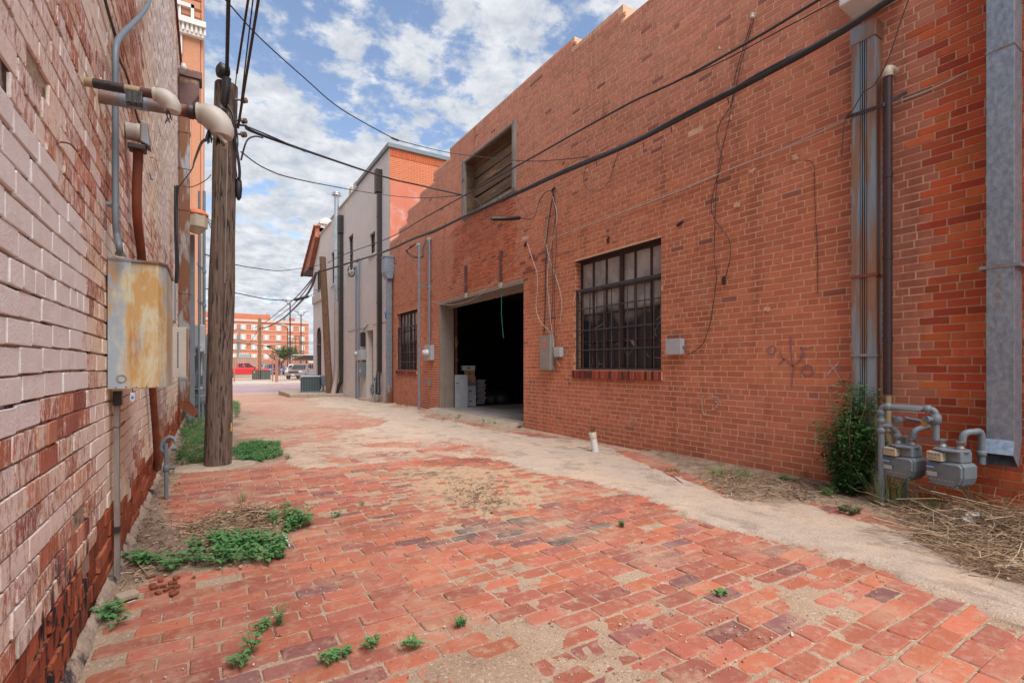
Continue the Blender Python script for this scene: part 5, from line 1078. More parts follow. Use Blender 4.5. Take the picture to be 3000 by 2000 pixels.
MB().tube(smooth_pts([dp(692, 370, 5.8), dp(697, 420, 5.8), dp(690, 470, 5.8), dp(694, 520, 5.85)], 5), .008, 6).build('jumper_cable', M['wireb'], pt)
MB().tube(smooth_pts([dp(690, 300, 5.8), dp(688, 400, 5.8), dp(689, 520, 5.8)], 5), .007, 6).build('jumper_cable', M['wireb'], pt)
MB().box((b.x+.10, b.y-.06, .42), (b.x+.147, b.y+.06, .52)).build('yellow_tag', wmat('yellow_tag', (.6,.36,.05), None, 4, .6, 0, 0), pt)
mb = MB()
for i in range(40): a_ = i/40*6.283; rr = .3+.07*noise.noise(Vector((math.cos(a_)*1.5, math.sin(a_)*1.5, 1))); mb.v.append((b.x+rr*math.cos(a_)*1.5, b.y+rr*.75*math.sin(a_), .026))
for i in range(40): a_ = i/40*6.283; rr = .36; mb.v.append((b.x+rr*math.cos(a_)*1.55, b.y+rr*.85*math.sin(a_), -.03))
mb.f = [tuple(range(40))]+[(i, i+40, (i+1) % 40+40, (i+1) % 40) for i in range(40)]; mb.sm = [False]*41; mb.mi = [0]*41; mb.build('footing', M['concrete'], pt)
b2 = gp(966, 1161); tp2 = dp(945, 753, 20.6)
p2 = pole('wooden_pole', 'slightly leaning brown wooden pole against the gray building', b2, tp2, .155, .13, M['wood2'], .06)
for v in (800, 838, 866): q = dp(952, v, 20.4); MB().lathe(q, (-.3,-1,0), [(0,.03),(.02,.03)], 8).build('bolt', M['rustpipe'], p2)
q = dp(938, 852, 20.5); MB().tube([q, q+Vector((-.25,-.1,.02))], .025, 6).build('hook', M['galvw'], p2)
# ================================================================ OVERHEAD LINES
def line(label, pts, r, mat='wire', cat='cable', name='overhead_cable', n=6, group=None): return tag(MB().tube(smooth_pts(pts, n), r, 7).build(name, M[mat]), label, cat, group)
XC = 4.6
bund = [dp(925, 800, 20.4)]+[wx(u, v, XC) for u, v in ((1040, 765), (1130, 735), (1205, 701), (1275, 677), (1365, 634), (1500, 572), (1660, 500), (1849, 421), (2040, 322), (2240, 215), (2440, 103), (2620, 0), (2780, -95))]
bt = thing('cable_bundle', 'thick black bundle of cables running along the warehouse wall to the far pole', 'cable bundle', tuple(bund[5]))
for k in range(4):
    off = [Vector((rnd(-.016,.016), rnd(-.02,.02), rnd(-.018,.018))) for _ in bund]; MB().tube(smooth_pts([p+o_ for p, o_ in zip(bund, off)], 8), [.023, .025, .018, .014][k], 8).build('cable', M['wire'], bt)
mb = MB(); sp = smooth_pts(bund[4:], 10); mb.tube([p+Vector((0, 0, .02))+Vector((0, .028*math.cos(i*1.3), .028*math.sin(i*1.3))) for i, p in enumerate(sp)], .003, 5, False); mb.build('lashing_wire', M['galvw'], bt)
for k, (u, v) in enumerate(((1972, 362), (1890, 408), (1752, 466), (2140, 275))):
    q = wx(u, v, XC); MB().tube([q+Vector((0,.03,-.03)), q+Vector((0,.02,-.09))], .006, 5).build('tie_tail', M['wire'], bt)
line('upper black cable above the thick bundle on the warehouse wall', [wx(u, v, 4.9) for u, v in ((1352, 578), (1530, 478), (1700, 382), (1850, 300), (1996, 232), (2200, 120), (2400, 0), (2520, -70))], .014)
line('thin dark wire just under the upper black cable', [wx(u, v, 4.92) for u, v in ((1990, 236), (2120, 178), (2300, 82), (2440, 8), (2560, -60))], .006, 'wireb')
line('cable from the loft window to the far wooden pole', [wx(1352, 578, 4.95), wx(1240, 640, 4.95), wx(1140, 697, 5.0), dp(1010, 745, 18), dp(960, 770, 20.4)], .014)
line('cable from the far wooden pole across the alley behind the near pole', [dp(940, 776, 20.6), dp(880, 786, 18), dp(820, 793, 14), dp(760, 787, 12), dp(690, 775, 10), dp(600, 745, 9)], .010)
line('heavy service cable from the near pole to the loft window', [dp(720, 370, 5.8), dp(800, 408, 6.6), wx(1122, 517, 3.4), wx(1240, 545, 4.3), wx(1352, 571, 5.05)], .019)
line('support wire clipped on the heavy service cable', [dp(716, 368, 5.8), dp(790, 398, 6.5), dp(893, 444, 7.3)], .009)
line('black loop from the near pole up to the heavy service cable', [dp(706, 470, 5.85), dp(722, 415, 5.85), dp(745, 400, 6.1), dp(770, 404, 6.3)], .010)
line('thin lower wire from the near pole to the loft window', [dp(706, 445, 5.8), dp(780, 495, 6.6), dp(893, 530, 7.4), wx(1097, 567, 3.6), wx(1230, 580, 4.4), wx(1352, 572, 5.08)], .008)
line('thin wire crossing the sky from top left to the warehouse wall', [dp(600, -60, 4.6), dp(660, 0, 5), dp(760, 110, 5.8), dp(893, 230, 6.6), dp(1000, 320, 7.2), dp(1150, 405, 8.2)], .008)
line('thin reddish wire running on from the splice over the loft window', [dp(1168, 412, 8.3), wx(1319, 448, 4.6), wx(1520, 471, 4.9), wx(1640, 468, 5.1), wx(1722, 458, 5.17)], .0075, 'wireb')
q0, q1 = dp(1145, 403, 8.2), dp(1170, 413, 8.3); tag(MB().tube([q0, q0.lerp(q1, .2), q0.lerp(q1, .8), q1], [.01,.018,.018,.01], 8).build('wire_splice', M['brownp']), 'small reddish splice on the thin wire in the sky', 'splice')
ups = [(669, 0, 664, 232, .020, 'wire', 'thickest overhead line rising from the pulley on the near pole'), (727, 0, 694, 215, .012, 'wireb', 'overhead line bending down to the side of the near pole'), (757, 0, 697, 375, .014, 'wireb', 'rightmost overhead line meeting the near pole'), (741, 0, 706, 300, .007, 'wireb', 'faint overhead wire between the two right lines')]
for u0, v0, u1, v1, r, m_, lab in ups:
    e = dp(u1, v1, 5.8); s_ = dp(u0, v0, 4.8); k = (s_-e); line(lab, [e+k*2.2, e+k*1.2, s_, e.lerp(s_, .4), e], r, m_)
line('thin line dropping along the side of the near pole', [dp(694, 210, 5.8), dp(686, 300, 5.8), dp(690, 400, 5.8)], .006, 'wireb')
line('black cable across the alley between the two wooden poles', [dp(600, 845, 12), dp(690, 858, 12.5), dp(780, 876, 14.5), dp(845, 880, 16.6), dp(862, 879, 17)], .012)
q0, q1 = dp(862, 879, 17), dp(905, 868, 18.8); tag(MB().tube([q0, q0.lerp(q1,.08), q0.lerp(q1,.9), q1], [.02,.05,.05,.02], 10).build('splice_case', M['black']), 'black splice tube hanging left of the far wooden pole', 'splice case')
line('short cable from the splice tube to the far pole', [q1, dp(925, 858, 19.6), dp(940, 852, 20.5)], .012)
q0, q1 = dp(1440, 641, 8.6), dp(1525, 638, 8.9); tag(MB().tube([q0, q0.lerp(q1,.06), q0.lerp(q1,.5)-Z*.01, q0.lerp(q1,.95), q1], [.02,.036,.036,.036,.02], 12).build('splice_case', M['black']), 'black horizontal splice tube below the loft window', 'splice case')
line('black drop cable from the window corner to the splice tube', [wx(1352, 571, 5.05), wx(1390, 582, 4.85), wx(1408, 600, 4.75), wx(1425, 632, 4.7), q0], .010)
line('cable leaving the splice tube and looping up the wall', [q1, wx(1550, 642, 4.9), wx(1568, 630, 5.0), wx(1580, 590, 5.1), wx(1600, 562, 5.15), wx(1622, 560, 5.15)], .008)
line('cable from the loft sill down to the splice tube', [wx(1506, 563, 5.1), wx(1520, 590, 5.0), wx(1545, 635, 4.95)], .006, 'wireb')
# loop and dangling wires on the wall
def ww(label, uv, r=.0045, mat='wireb', off=.03, name='wall_wire', group=None): return line(label, [wx(u, v, XR-off) for u, v in uv], r, mat, 'wire', name, 5, group)
ww('thin brown wire loop hanging under the thick bundle', [(1818,424),(1800,480),(1785,530),(1760,555),(1735,560),(1714,545),(1710,515),(1722,480),(1750,455)], .004)
ww('long thin wire hanging from the insulator to a nail', [(2208,60),(2170,190),(2145,300),(2110,360),(2100,410),(2115,460),(2108,500),(2090,560),(2085,620),(2110,665),(2135,700),(2140,740),(2132,790),(2122,820)], .005)
ww('long dangling wire ending behind the small grey junction box', [(2200,70),(2155,220),(2140,330),(2120,420),(2105,490),(2098,560),(2095,640),(2092,760),(2100,800),(2095,850),(2088,900),(2080,950),(2060,1005),(2030,1032),(2012,1040)], .005)
ww('sagging off white twine stretched across the warehouse wall', [(2838,208),(2728,262),(2600,310),(2480,352),(2300,434),(2150,492),(2000,555),(1850,612),(1750,650),(1622,697)], .007, 'wirew')
ww('thin brown wire hanging over the corrugated downspout', [(2662,0),(2640,60),(2600,180),(2560,250),(2530,270),(2500,320),(2478,345),(2470,400),(2466,460)], .005, off=.2)
ww('faint straight wire down the wall left of the graffiti', [(2355,470),(2383,485),(2388,600),(2395,740),(2396,860)], .003, off=.014)
ww('sagging wire across the top of the garage opening', [(1262,882),(1300,892),(1345,890),(1400,868),(1450,820),(1500,770),(1542,712)], .005, 'wirew')
ww('thin wire from the riser across to the leader head', [(1262,882),(1230,878),(1190,888),(1150,900)], .004, off=.04)
ww('green string dangling in the garage opening', [(1472,840),(1469,880),(1470,930),(1475,990)], .004, 'teal', .04, 'green_string')
# bunch of wires to the electric panel
bn = thing('wire_bundle', 'bunch of dangling black and white wires dropping to the electric panel', 'wires', tuple(wx(1620, 980, XR-.05)))
for k, (m_, r, uv) in enumerate((('wire', .010, [(1622,560),(1612,620),(1602,700),(1598,800),(1597,900),(1594,975)]), ('wire', .006, [(1622,560),(1628,620),(1618,720),(1620,850),(1614,960)]), ('wirew', .005, [(1618,575),(1632,640),(1610,740),(1604,830),(1612,930),(1622,1020),(1614,1060),(1625,1080)]), ('wirew', .005, [(1615,600),(1600,690),(1610,760),(1625,800),(1640,850),(1646,900),(1640,950)]), ('wirew', .006, [(1545,712),(1560,760),(1573,800),(1574,850),(1571,905),(1585,945),(1612,975),(1625,1040),(1640,1070)]), ('wireb', .006, [(1622,565),(1630,700),(1625,820),(1625,985)]), ('wirew', .004, [(1608,860),(1618,1000),(1606,1050),(1612,1090),(1628,1092)]), ('teal', .003, [(1598,690),(1605,760),(1620,830),(1614,990),(1630,1050)]))):
    MB().tube(smooth_pts([wx(u, v, XR-.05-.008*(k % 3)) for u, v in uv], 5), r, 6).build('wire', M[m_], bn)
# ================================================================ THINGS ON THE WAREHOUSE WALL
def wbox(u0, u1, v0, v1, dep, off=.012): # box on the right wall from front face pixel box
    xf = XR-dep; a, b = wx(u0, v1, xf), wx(u1, v0, xf); return (xf, b.y, a.z), (XR-off, a.y, b.z)
M['taupe'] = wmat('taupe_panel', (.30,.28,.26), (.24,.22,.205), 5, .5, .1, 0)
t = thing('electric_panel', 'grey electric panel with orange sticker right of the garage opening', 'electric panel', tuple(wx(1597, 1087, XR-.1)))
p, q = wbox(1581, 1611, 981, 1084, .12); MB().box(p, q).build('box', M['taupe'], t, bevel=.006); MB().box((p[0]-.004, p[1]+.02, p[2]+.02), (p[0], q[1]-.02, p[2]+(q[2]-p[2])*.5)).build('cover_plate', M['taupe'], t, bevel=.002)
for a_, b_ in ((.64,.76),(.79,.91)): MB().box((p[0]-.003, (p[1]+q[1])/2-.03, p[2]+(q[2]-p[2])*a_), (p[0]-.0005, (p[1]+q[1])/2+.05, p[2]+(q[2]-p[2])*b_)).build('orange_sticker', M['orange'], t)
t = thing('phone_box', 'small pale blue grey phone interface box beside the electric panel', 'phone box', tuple(wx(1632, 1047, XR-.05))); p, q = wbox(1622, 1640, 1017, 1046, .10); MB().box(p, q).build('box', M['greyl'], t, bevel=.012); MB().tube([(p[0]+.03, (p[1]+q[1])/2, p[2]), (p[0]+.03, (p[1]+q[1])/2, p[2]-.05)], .01, 6).build('cable_gland', M['wire'], t)
t = thing('junction_box', 'square grey weatherproof junction box right of the big barred window', 'junction box', tuple(wx(1978, 1040, XR-.06))); p, q = wbox(1951, 1994, 991, 1038, .09); MB().box(p, q).build('box', M['greyl'], t, bevel=.004); MB().box((p[0]-.01, p[1]-.002, p[2]-.002), (p[0]+.012, q[1]+.002, q[2]+.002)).build('lid', M['greyl'], t, bevel=.003)
for y_ in (p[1]+.02, q[1]-.02):
    for z_ in (p[2]+.02, q[2]-.02): MB().lathe((p[0]-.01, y_, z_), (-1,0,0), [(0,.006),(.002,.005)], 8).build('screw', M['galv'], t)
MB().tube([(p[0]+.05, p[1], p[2]+.1), (p[0]+.05, p[1]-.03, p[2]+.1)], .015, 8).build('cable_gland', M['galv'], t)
t = thing('meter_socket', 'grey meter socket with white disc left of the garage opening', 'meter', tuple(wx(1253, 1056, XR-.1))); p, q = wbox(1242, 1262, 1010, 1055, .12); MB().box(p, q).build('box', M['greyl'], t, bevel=.006); MB().lathe((p[0], (p[1]+q[1])/2, (p[2]+q[2])/2), (-1,0,0), [(0,.085),(.06,.085),(.062,.075),(.13,.07),(.14,.03)], 18).build('disc', M['white'], t)
rz = wx(1258, 700, XR-.05); t = thing('conduit_riser', 'galvanised conduit riser with hood above the white meter disc', 'conduit', (XR-.05, rz.y, q[2])); MB().tube([(XR-.05, rz.y, q[2]-.01), (XR-.05, rz.y, rz.z)], .032, 12).build('pipe', M['galv'], t); mb = MB(); whead(mb, Vector((XR-.05, rz.y, rz.z)), (0, 1, .0), .036); mb.build('hood', M['cream'], t)
for v in (745, 980): z_ = wx(1258, v, XR-.05).z; MB().lathe((XR-.05, rz.y, z_), (0,0,1), [(0,.038),(.05,.038)], 12).build('coupling', M['galvw'], t)
for k in range(3): MB().tube(smooth_pts([wx(1250, 700, 5.1), wx(1243-2*k, 725, 5.0), wx(1242-3*k, 750, 4.95), wx(1228, 755, 4.9), wx(1205, 745+4*k, 4.85), wx(1193-2*k, 735, 4.8), wx(1205, 722+2*k, 4.8), wx(1218, 713, 4.85)], 6), .008, 6).build('wire_loop', M['wire'], t)
gq = wx(1228, 1208, 4.85); tz_ = wx(1228, 716, 4.85).z; t = thing('conduit_riser', 'free standing galvanised riser pipe with two stand off brackets', 'conduit', (4.85, gq.y, 0)); MB().tube([(4.85, gq.y, 0), (4.85, gq.y, tz_)], .030, 12).build('pipe', M['galv'], t); mb = MB(); whead(mb, Vector((4.85, gq.y, tz_)), (-.2, 1, 0), .032); mb.build('hood', M['greyl'], t)
for v in (838, 1120):
    z_ = wx(1228, v, 4.85).z; mb = MB(); mb.box((4.85, gq.y-.015, z_-.015), (XR-.02, gq.y+.015, z_+.015)); mb.box((XR-.05, gq.y-.02, z_-.10), (XR-.01, gq.y+.02, z_+.06)); mb.lathe((4.85, gq.y, z_-.02), (0,0,1), [(0,.036),(.04,.036)], 12); mb.build('stand_off', M['galv'], t)
# leader head downspout at the joint of the two buildings
yl = 15.95; t = thing('downspout', 'galvanised leader head and downspout where warehouse meets gray building', 'downspout', (5.05, yl, 0)); zb_ = wx(1148, 795, 5.05).z; zt_ = wx(1148, 748, 5.05).z
MB().box((4.88, yl-.2, zb_+.0), (5.19, yl+.16, zt_)).build('leader_head', M['galv'], t, bevel=.008); MB().box((4.86, yl-.22, zt_-.02), (5.19, yl+.18, zt_+.02)).build('rim', M['galv'], t); MB().prism([(4.88, yl-.2, zb_), (5.18, yl-.2, zb_), (5.14, yl-.2, zb_-.2), (4.98, yl-.2, zb_-.2)], (0, .36, 0)).build('hopper', M['galv'], t)
MB().box((4.99, yl-.10, .55), (5.15, yl+.06, zb_-.18)).build('pipe', M['galv'], t, bevel=.006); MB().box((4.985, yl-.105, -.03), (5.155, yl+.065, .56)).build('rusted_shoe', M['rustdown'], t, bevel=.006)
for z_ in (2.9, 1.5, 4.4): MB().box((4.98, yl-.11, z_), (5.16, yl+.07, z_+.03)).build('band', M['galvw'], t)
MB().tube([(4.97, yl-.12, 3.0), (4.9, yl-.15, 2.95), (4.93, yl-.12, 2.8), (4.96, yl-.1, 2.75)], .02, 6).build('blue_rag', M['blue'], t)
# corrugated downspout
y0_, y1_ = wx(2565, 300, 5.06).y, wx(2496, 300, 5.06).y; t = thing('downspout', 'wide ribbed rust streaked downspout behind the bush', 'downspout', (5.1, (y0_+y1_)/2, .1)); zt_ = wx(2530, 70, 5.06).z
prof_ = [(XR-.012, y0_), (5.05, y0_), (5.05, y0_+.06)]
for k in range(4): yy = y0_+.06+k*(y1_-y0_-.12)/4; w_ = (y1_-y0_-.12)/4; prof_ += [(5.05, yy), (5.11 if k in (1,2) else 5.06, yy+w_*.15), (5.11 if k in (1,2) else 5.06, yy+w_*.5), (5.05, yy+w_*.65)]
prof_ += [(5.05, y1_), (XR-.012, y1_)]
MB().prism([(x, y, .08) for x, y in prof_], (0, 0, zt_-.08-.15)).build('pipe', M['ribbed'], t)
MB().box((5.04, y0_-.01, zt_-.16), (XR-.012, y1_+.01, zt_)).build('top_collar', M['galvw'], t, bevel=.01)
for v, m_ in ((808, 'rustpipe'), (1040, 'galvw')): z_ = wx(2530, v, 5.05).z; MB().box((5.042, y0_-.008, z_-.012), (XR-.012, y1_+.008, z_+.012)).build('joint_band', M[m_], t)
# small steel conduits running down the recess of the downspout
q = wx(2530, 348, 5.0); t = thing('metal_strap', 'black metal strap holding the ribbed downspout to the wall', 'strap', tuple(q)); MB().prism([wx(2478, 340, 5.02), wx(2478, 349, 5.02), wx(2585, 314, 5.02), wx(2585, 303, 5.02)], (.01, 0, 0)).build('band', M['maroon'], t); MB().prism([wx(2585, 303, 5.03), wx(2585, 314, 5.03), wx(2655, 275, XR-.02), wx(2655, 266, XR-.02)], (.008, 0, 0)).build('tail', M['maroon'], t)
# dark vertical pipe with elbow
yp_ = wx(2601, 500, 5.08).y; zt_ = wx(2601, 222, 5.08).z; zb_ = wx(2605, 1155, 5.08).z
t = thing('drain_pipe', 'dark maroon vertical pipe beside the ribbed downspout', 'pipe', (5.08, yp_, .5)); MB().tube([(5.08, yp_, zb_), (5.08, yp_, zt_)], .034, 12).build('pipe', M['maroon'], t); MB().tube([(5.08, yp_, .35), (5.08, yp_, zb_)], .026, 12).build('lower_pipe', M['tan'], t)
MB().tube(smooth_pts([(5.08, yp_, zt_-.01), (5.08, yp_, zt_+.03), (5.11, yp_, zt_+.06), (5.2, yp_, zt_+.065)], 5), .04, 12).build('elbow', M['cream'], t)
for v in (520, 760, 1000): z_ = wx(2603, v, 5.08).z; MB().lathe((5.08, yp_, z_), (0,0,1), [(0,.038),(.04,.038)], 12).build('coupling', M['maroon'], t)
# spangled steel duct
y0_, y1_ = wx(2972, 600, 5.0).y, wx(2889, 600, 5.0).y; zb_ = wx(2930, 1315, 5.0).z
t = thing('steel_duct', 'tall galvanised steel duct with kicked out bottom at the right edge', 'duct', (5.1, (y0_+y1_)/2, zb_)); MB().box((5.0, y0_, zb_+.06), (XR-.014, y1_, 5.6)).build('duct', M['galv'], t, bevel=.003)
MB().box((4.994, y0_-.03, 1.93+.0), (XR-.014, y1_+.04, 1.955)).build('strap', M['galvw'], t); 
for z_ in (3.55,): MB().box((4.996, y0_-.004, z_), (XR-.014, y1_+.004, z_+.012)).build('seam', M['galvw'], t)
mb = MB(); zz = zb_+.07; A = [(5.0, y0_, zz), (5.0, y1_, zz), (4.93, y1_+.01, zz-.10), (4.93, y0_-.01, zz-.10)]; B_ = [(XR-.02, y0_, zz), (XR-.02, y1_, zz), (5.05, y1_+.01, zz-.2), (5.05, y0_-.01, zz-.2)]
mb.add(A+B_, [(0,1,2,3), (7,6,5,4), (0,3,7,4), (1,5,6,2)]); o_ = mb.build('kick_out', M['galv'], t); sm_ = o_.modifiers.new('solid', 'SOLIDIFY'); sm_.thickness = .004
mb = MB()
for k, v in enumerate((778, 805, 830, 860, 890)): q = wx(2925, v, 4.998); mb.box((4.996, q.y-.012, q.z-.012), (4.9995, q.y+.012, q.z-.006)); mb.box((4.996, q.y-.012, q.z+.004), (4.9995, q.y+.012, q.z+.010)); mb.box((4.996, q.y+.008, q.z-.006), (4.9995, q.y+.012, q.z+.004))
mb.build('stencil_marks', M['tan'], t)
# pvc stub
q = gp(1745, 1326); t = thing('pvc_stub', 'short tilted white pvc pipe stub standing in the alley near the wall', 'pipe', tuple(q)); d = Vector((-.10, .12, .95)).normalized(); MB().tube([q-d*.03, q+d*.27], .048, 16).build('pipe', M['white'], t); MB().lathe(q+d*.20, d, [(0,.052),(.085,.055),(.088,.045),(.04,.042)], 16).build('socket', M['cream'], t)
mb = MB(); q2 = q+d*.3
for i in range(10): mb.leaf(q2+Vector((rnd(-.03,.03), rnd(-.03,.03), rnd(0,.05))), (rnd(-1,1), rnd(-1,1), rnd(0,1)), (rnd(-1,1), 0, 1), .05, .03)
tag(mb.build('dry_leaf_wad', M['wireb']), 'wad of dry brown leaves on top of the white pvc stub', 'leaves')
t = thing('ac_unit', 'white wall mounted unit at the top edge of the warehouse wall', 'air conditioner', tuple(wx(2530, 50, 5.0))); p, q = wx(2457, 22, 4.85), wx(2600, -70, 4.85)
MB().prism([(4.85, p.y, p.z), (5.19, p.y, p.z-.02), (5.19, p.y, p.z+.6), (4.85, p.y, p.z+.6)], (0, q.y-p.y, 0)).build('casing', M['white'], t, bevel=.01)
# insulators and nails
for u, v, s, lab in ((2208, 52, .03, 'white spool insulator high on the warehouse wall'), (2232, 232, .018, 'small pale bracket under the thick bundle on the wall'), (2112, 145, .015, 'tiny pale knob left of the upper black cable')):
    q = wx(u, v, XR-.02); t = thing('insulator', lab, 'insulator', tuple(q)); MB().lathe(q+Vector((-.03,0,-s)), (0,0,1), [(0,s*.8),(s*.3,s),(s*.9,s),(s*1.1,s*.7),(s*1.5,s),(s*2,s*.9)], 12).build('spool', M['cream'], t); MB().tube([q+Vector((-.03,0,0)), q+Vector((.03,0,0))], .006, 6).build('bolt', M['galv'], t)
for u, v, az, lab in ((1783, 703, .2, 'small dark iron plate above the big barred window'), (1993, 656, 1.2, 'dark iron bracket on the wall above the junction box'), (2122, 822, 0, 'rusty nail with lamp stub where the hanging wire ends'), (1540, 716, .7, 'dark nail on the wall holding the sagging wire'), (1622, 556, .9, 'dark hook holding the wires above the electric panel')):
    q = wx(u, v, XR-.02); t = thing('wall_bracket', lab, 'bracket', tuple(q)); MB().obox(q+Vector((-.01,0,0)), (.025,.035,.10), Matrix.Rotation(az, 3, 'X')).build('plate', M['maroon'], t, bevel=.004); MB().lathe(q+Vector((-.02,0,0)), (-1,0,0), [(0,.012),(.02,.01)], 8).build('bolt', M['maroon'], t)
mb = MB()
for i, (u, v) in enumerate(((2160,600),(2205,500),(1720,500),(2250,905),(2140,345),(2330,460))):
    q = wx(u, v, XR-.006); mb = MB(); n = 12; rr = [rnd(.02,.05) for _ in range(n)]; mb.prism([(q.x, q.y+rr[k]*math.cos(k*6.283/n), q.z+rr[k]*.9*math.sin(k*6.283/n)) for k in range(n)], (-.006, 0, 0)); o_ = mb.build('mortar_patch', M['mortar_r'], house)
# ================================================================ THINGS ON THE GREY BUILDING
def spout(name, label, u, v0, v1, w_, mat, head=None):
    p = wx(u, v0, 5.05); q = wx(u, v1, 5.05); t = thing(name, label, 'downspout', (5.1, q.y, q.z)); MB().box((5.05, p.y-w_/2, q.z), (XR-.003, p.y+w_/2, p.z)).build('pipe', mat, t, bevel=.006)
    for k in range(4): z_ = q.z+(p.z-q.z)*(k+.6)/4.2; MB().box((5.043, p.y-w_/2-.008, z_), (XR-.003, p.y+w_/2+.008, z_+.05)).build('band', mat, t)
    if head: MB().box((4.98, p.y-w_*.75, p.z-.05), (XR-.003, p.y+w_*.75, p.z+.75)).build('collector_head', mat, t, bevel=.01)
    return t, p, q
t, p, q = spout('downspout', 'dark brown downspout with tall head right of the doorway on the gray wall', 1105, 560, 1090, .16, M['dark'], True)
MB().tube([(5.1, p.y, q.z+.03), (5.05, p.y-.1, q.z-.25), (5.0, p.y-.3, q.z-.75)], .075, 8).build('offset_bend', M['dark'], t)
t, p, q = spout('downspout', 'dark brown downspout beside the steel flue on the gray wall', 995, 680, 1120, .17, M['dark'], True)
MB().tube([(5.1, p.y, q.z+.03), (5.05, p.y+.1, q.z-.15), (4.9, p.y+.25, gz(p.y)-.02)], .075, 8).build('offset_bend', M['dark'], t)
a = wx(986, 885, 4.95); b_ = wx(986, 578, 4.95); t = thing('flue_pipe', 'shiny steel flue pipe with round cap rising up the gray wall', 'flue', (4.95, a.y, gz(a.y))); MB().tube([(4.95, a.y, a.z), (4.95, a.y, b_.z)], .105, 16).build('upper_pipe', M['steel_white'], t); MB().tube(smooth_pts([(4.95, a.y, a.z), (4.95, a.y, a.z-1), (4.95, a.y, 1.1), (4.9, a.y, .5), (4.75, a.y-.15, gz(a.y))], 4), .11, 14).build('painted_pipe', wmat('pink_grey_paint', (.40,.32,.29), None, 3, .7, 0, 0), t)
MB().lathe((4.95, a.y, b_.z), (0,0,1), [(0,.11),(.06,.11),(.07,.20),(.10,.20),(.13,.12),(.17,.17),(.20,.17),(.22,.05)], 18).build('cap', M['steel_white'], t)
for z_ in (3.6, 5.2, 6.4): MB().lathe((4.95, a.y, z_), (0,0,1), [(0,.112),(.05,.112)], 16).build('joint_band', M['galv'], t)
for k, (u, v, lab) in enumerate(((1043, 783, 'left slim conduit with looped wires on the gray wall'), (1051, 760, 'right slim conduit with hood on the gray wall'))):
    p = wx(u, v, 5.1); t = thing('conduit_riser', lab, 'conduit', (5.1, p.y, gz(p.y))); MB().tube([(5.1, p.y, gz(p.y)), (5.1, p.y, p.z)], .035, 10).build('pipe', M['galv'], t); mb = MB(); whead(mb, Vector((5.1, p.y, p.z)), (-.3, 1, 0), .04); mb.build('hood', M['galvw'], t)
    if k == 0:
        for j in range(3): MB().tube(smooth_pts([wx(1040, 785, 5.05), wx(1038, 800+3*j, 5.0), wx(1030, 808+2*j, 4.95), wx(1021, 800+2*j, 4.95), wx(1019+j, 788, 4.95), wx(1026, 776, 5.0), wx(1036, 766, 5.05)], 5), .011, 5).build('wire_loop', M['wire'], t)
p, q = wx(1042, 1055, 5.0), wx(1058, 1032, 5.0); t = thing('meter_socket', 'grey electric meter with round dial on the conduits of the gray wall', 'meter', tuple(p)); MB().box((5.0, q.y, p.z), (5.19, p.y, q.z+.1)).build('box', M['greyl'], t, bevel=.01); MB().lathe((5.0, p.y-.12, p.z+.25), (-1,0,0), [(0,.10),(.06,.095),(.1,.06)], 14).build('dial', M['glasssky'], t)
p, q = wx(1048, 1104, 5.0), wx(1057, 1060, 5.0); t = thing('switch_box', 'tall grey disconnect box under the meter on the gray wall', 'switch box', tuple(p)); MB().box((5.0, q.y, p.z), (5.19, p.y, q.z)).build('box', M['greyp'], t, bevel=.01); MB().box((4.985, q.y+.05, p.z+.2), (5.0, q.y+.12, p.z+.3)).build('label_plate', M['white'], t)
p = wx(1062, 1000, 5.1); t = thing('wall_light', 'small dark wall light left of the recessed door', 'wall light', tuple(p)); MB().box((5.02, p.y-.1, p.z-.2), (5.19, p.y+.1, p.z+.35)).build('body', M['dark'], t, bevel=.02); MB().tube([(5.1, p.y, p.z+.35), (5.15, p.y-.2, p.z+.5), (5.17, p.y-.5, p.z+.62)], .015, 5).build('feed_wire', M['wire'], t)
p = wx(1108, 1150, 4.95); gas_meter('gas_meter', 'small blue grey gas meter at the base of the gray wall', (4.98, 17.25, .22), 1.0, 0); t = thing('gas_riser', 'gas pipe with regulator beside the meter on the gray wall', 'pipe', (4.9, 16.95, gz(17))); MB().tube([(4.9, 16.95, -.1), (4.9, 16.95, .85), (4.98, 17.1, .85)], .025, 10).build('riser', M['greyp'], t); MB().lathe((4.85, 16.95, .78), (1,0,0), [(0,.05),(.04,.08),(.08,.05)], 12).build('regulator', M['greyp'], t)
# AC condenser on its slab
q = MB(); q.prism([(3.05, 23.6, -.35), (5.19, 22.6, -.35), (5.19, 27.6, -.35), (3.05, 27.6, -.35)], (0, 0, .32)); sl_ = tag(q.build('concrete_slab', M['concrete'], bevel=.04), 'raised tan concrete slab carrying the air conditioner by the gray building', 'slab')
t = thing('air_conditioner', 'blue grey air conditioner condenser standing on the concrete slab', 'air conditioner', (0, 0, 0))
MB().box((-.42, -.42, .04), (.42, .42, .72)).build('coil', M['green'], t, bevel=.06); mb = MB()
for k in range(9): z_ = .1+k*.07; mb.box((-.435, -.435, z_), (.435, .435, z_+.012))
for k in range(7): x_ = -.36+k*.12; mb.box((x_-.008, -.44, .05), (x_+.008, -.43, .72)); mb.box((-.44, x_-.008, .05), (-.43, x_+.008, .72))
mb.build('guard', M['greyp'], t); MB().box((-.44, -.44, 0), (.44, .44, .06)).build('base_pan', M['greyp'], t); MB().box((-.45, -.45, .70), (.45, .45, .78)).build('top_panel', M['galv'], t, bevel=.03); MB().lathe((0,0,.78), (0,0,1), [(0,.34),(.03,.30),(.05,.1)], 18).build('fan_grille', M['greyp'], t)
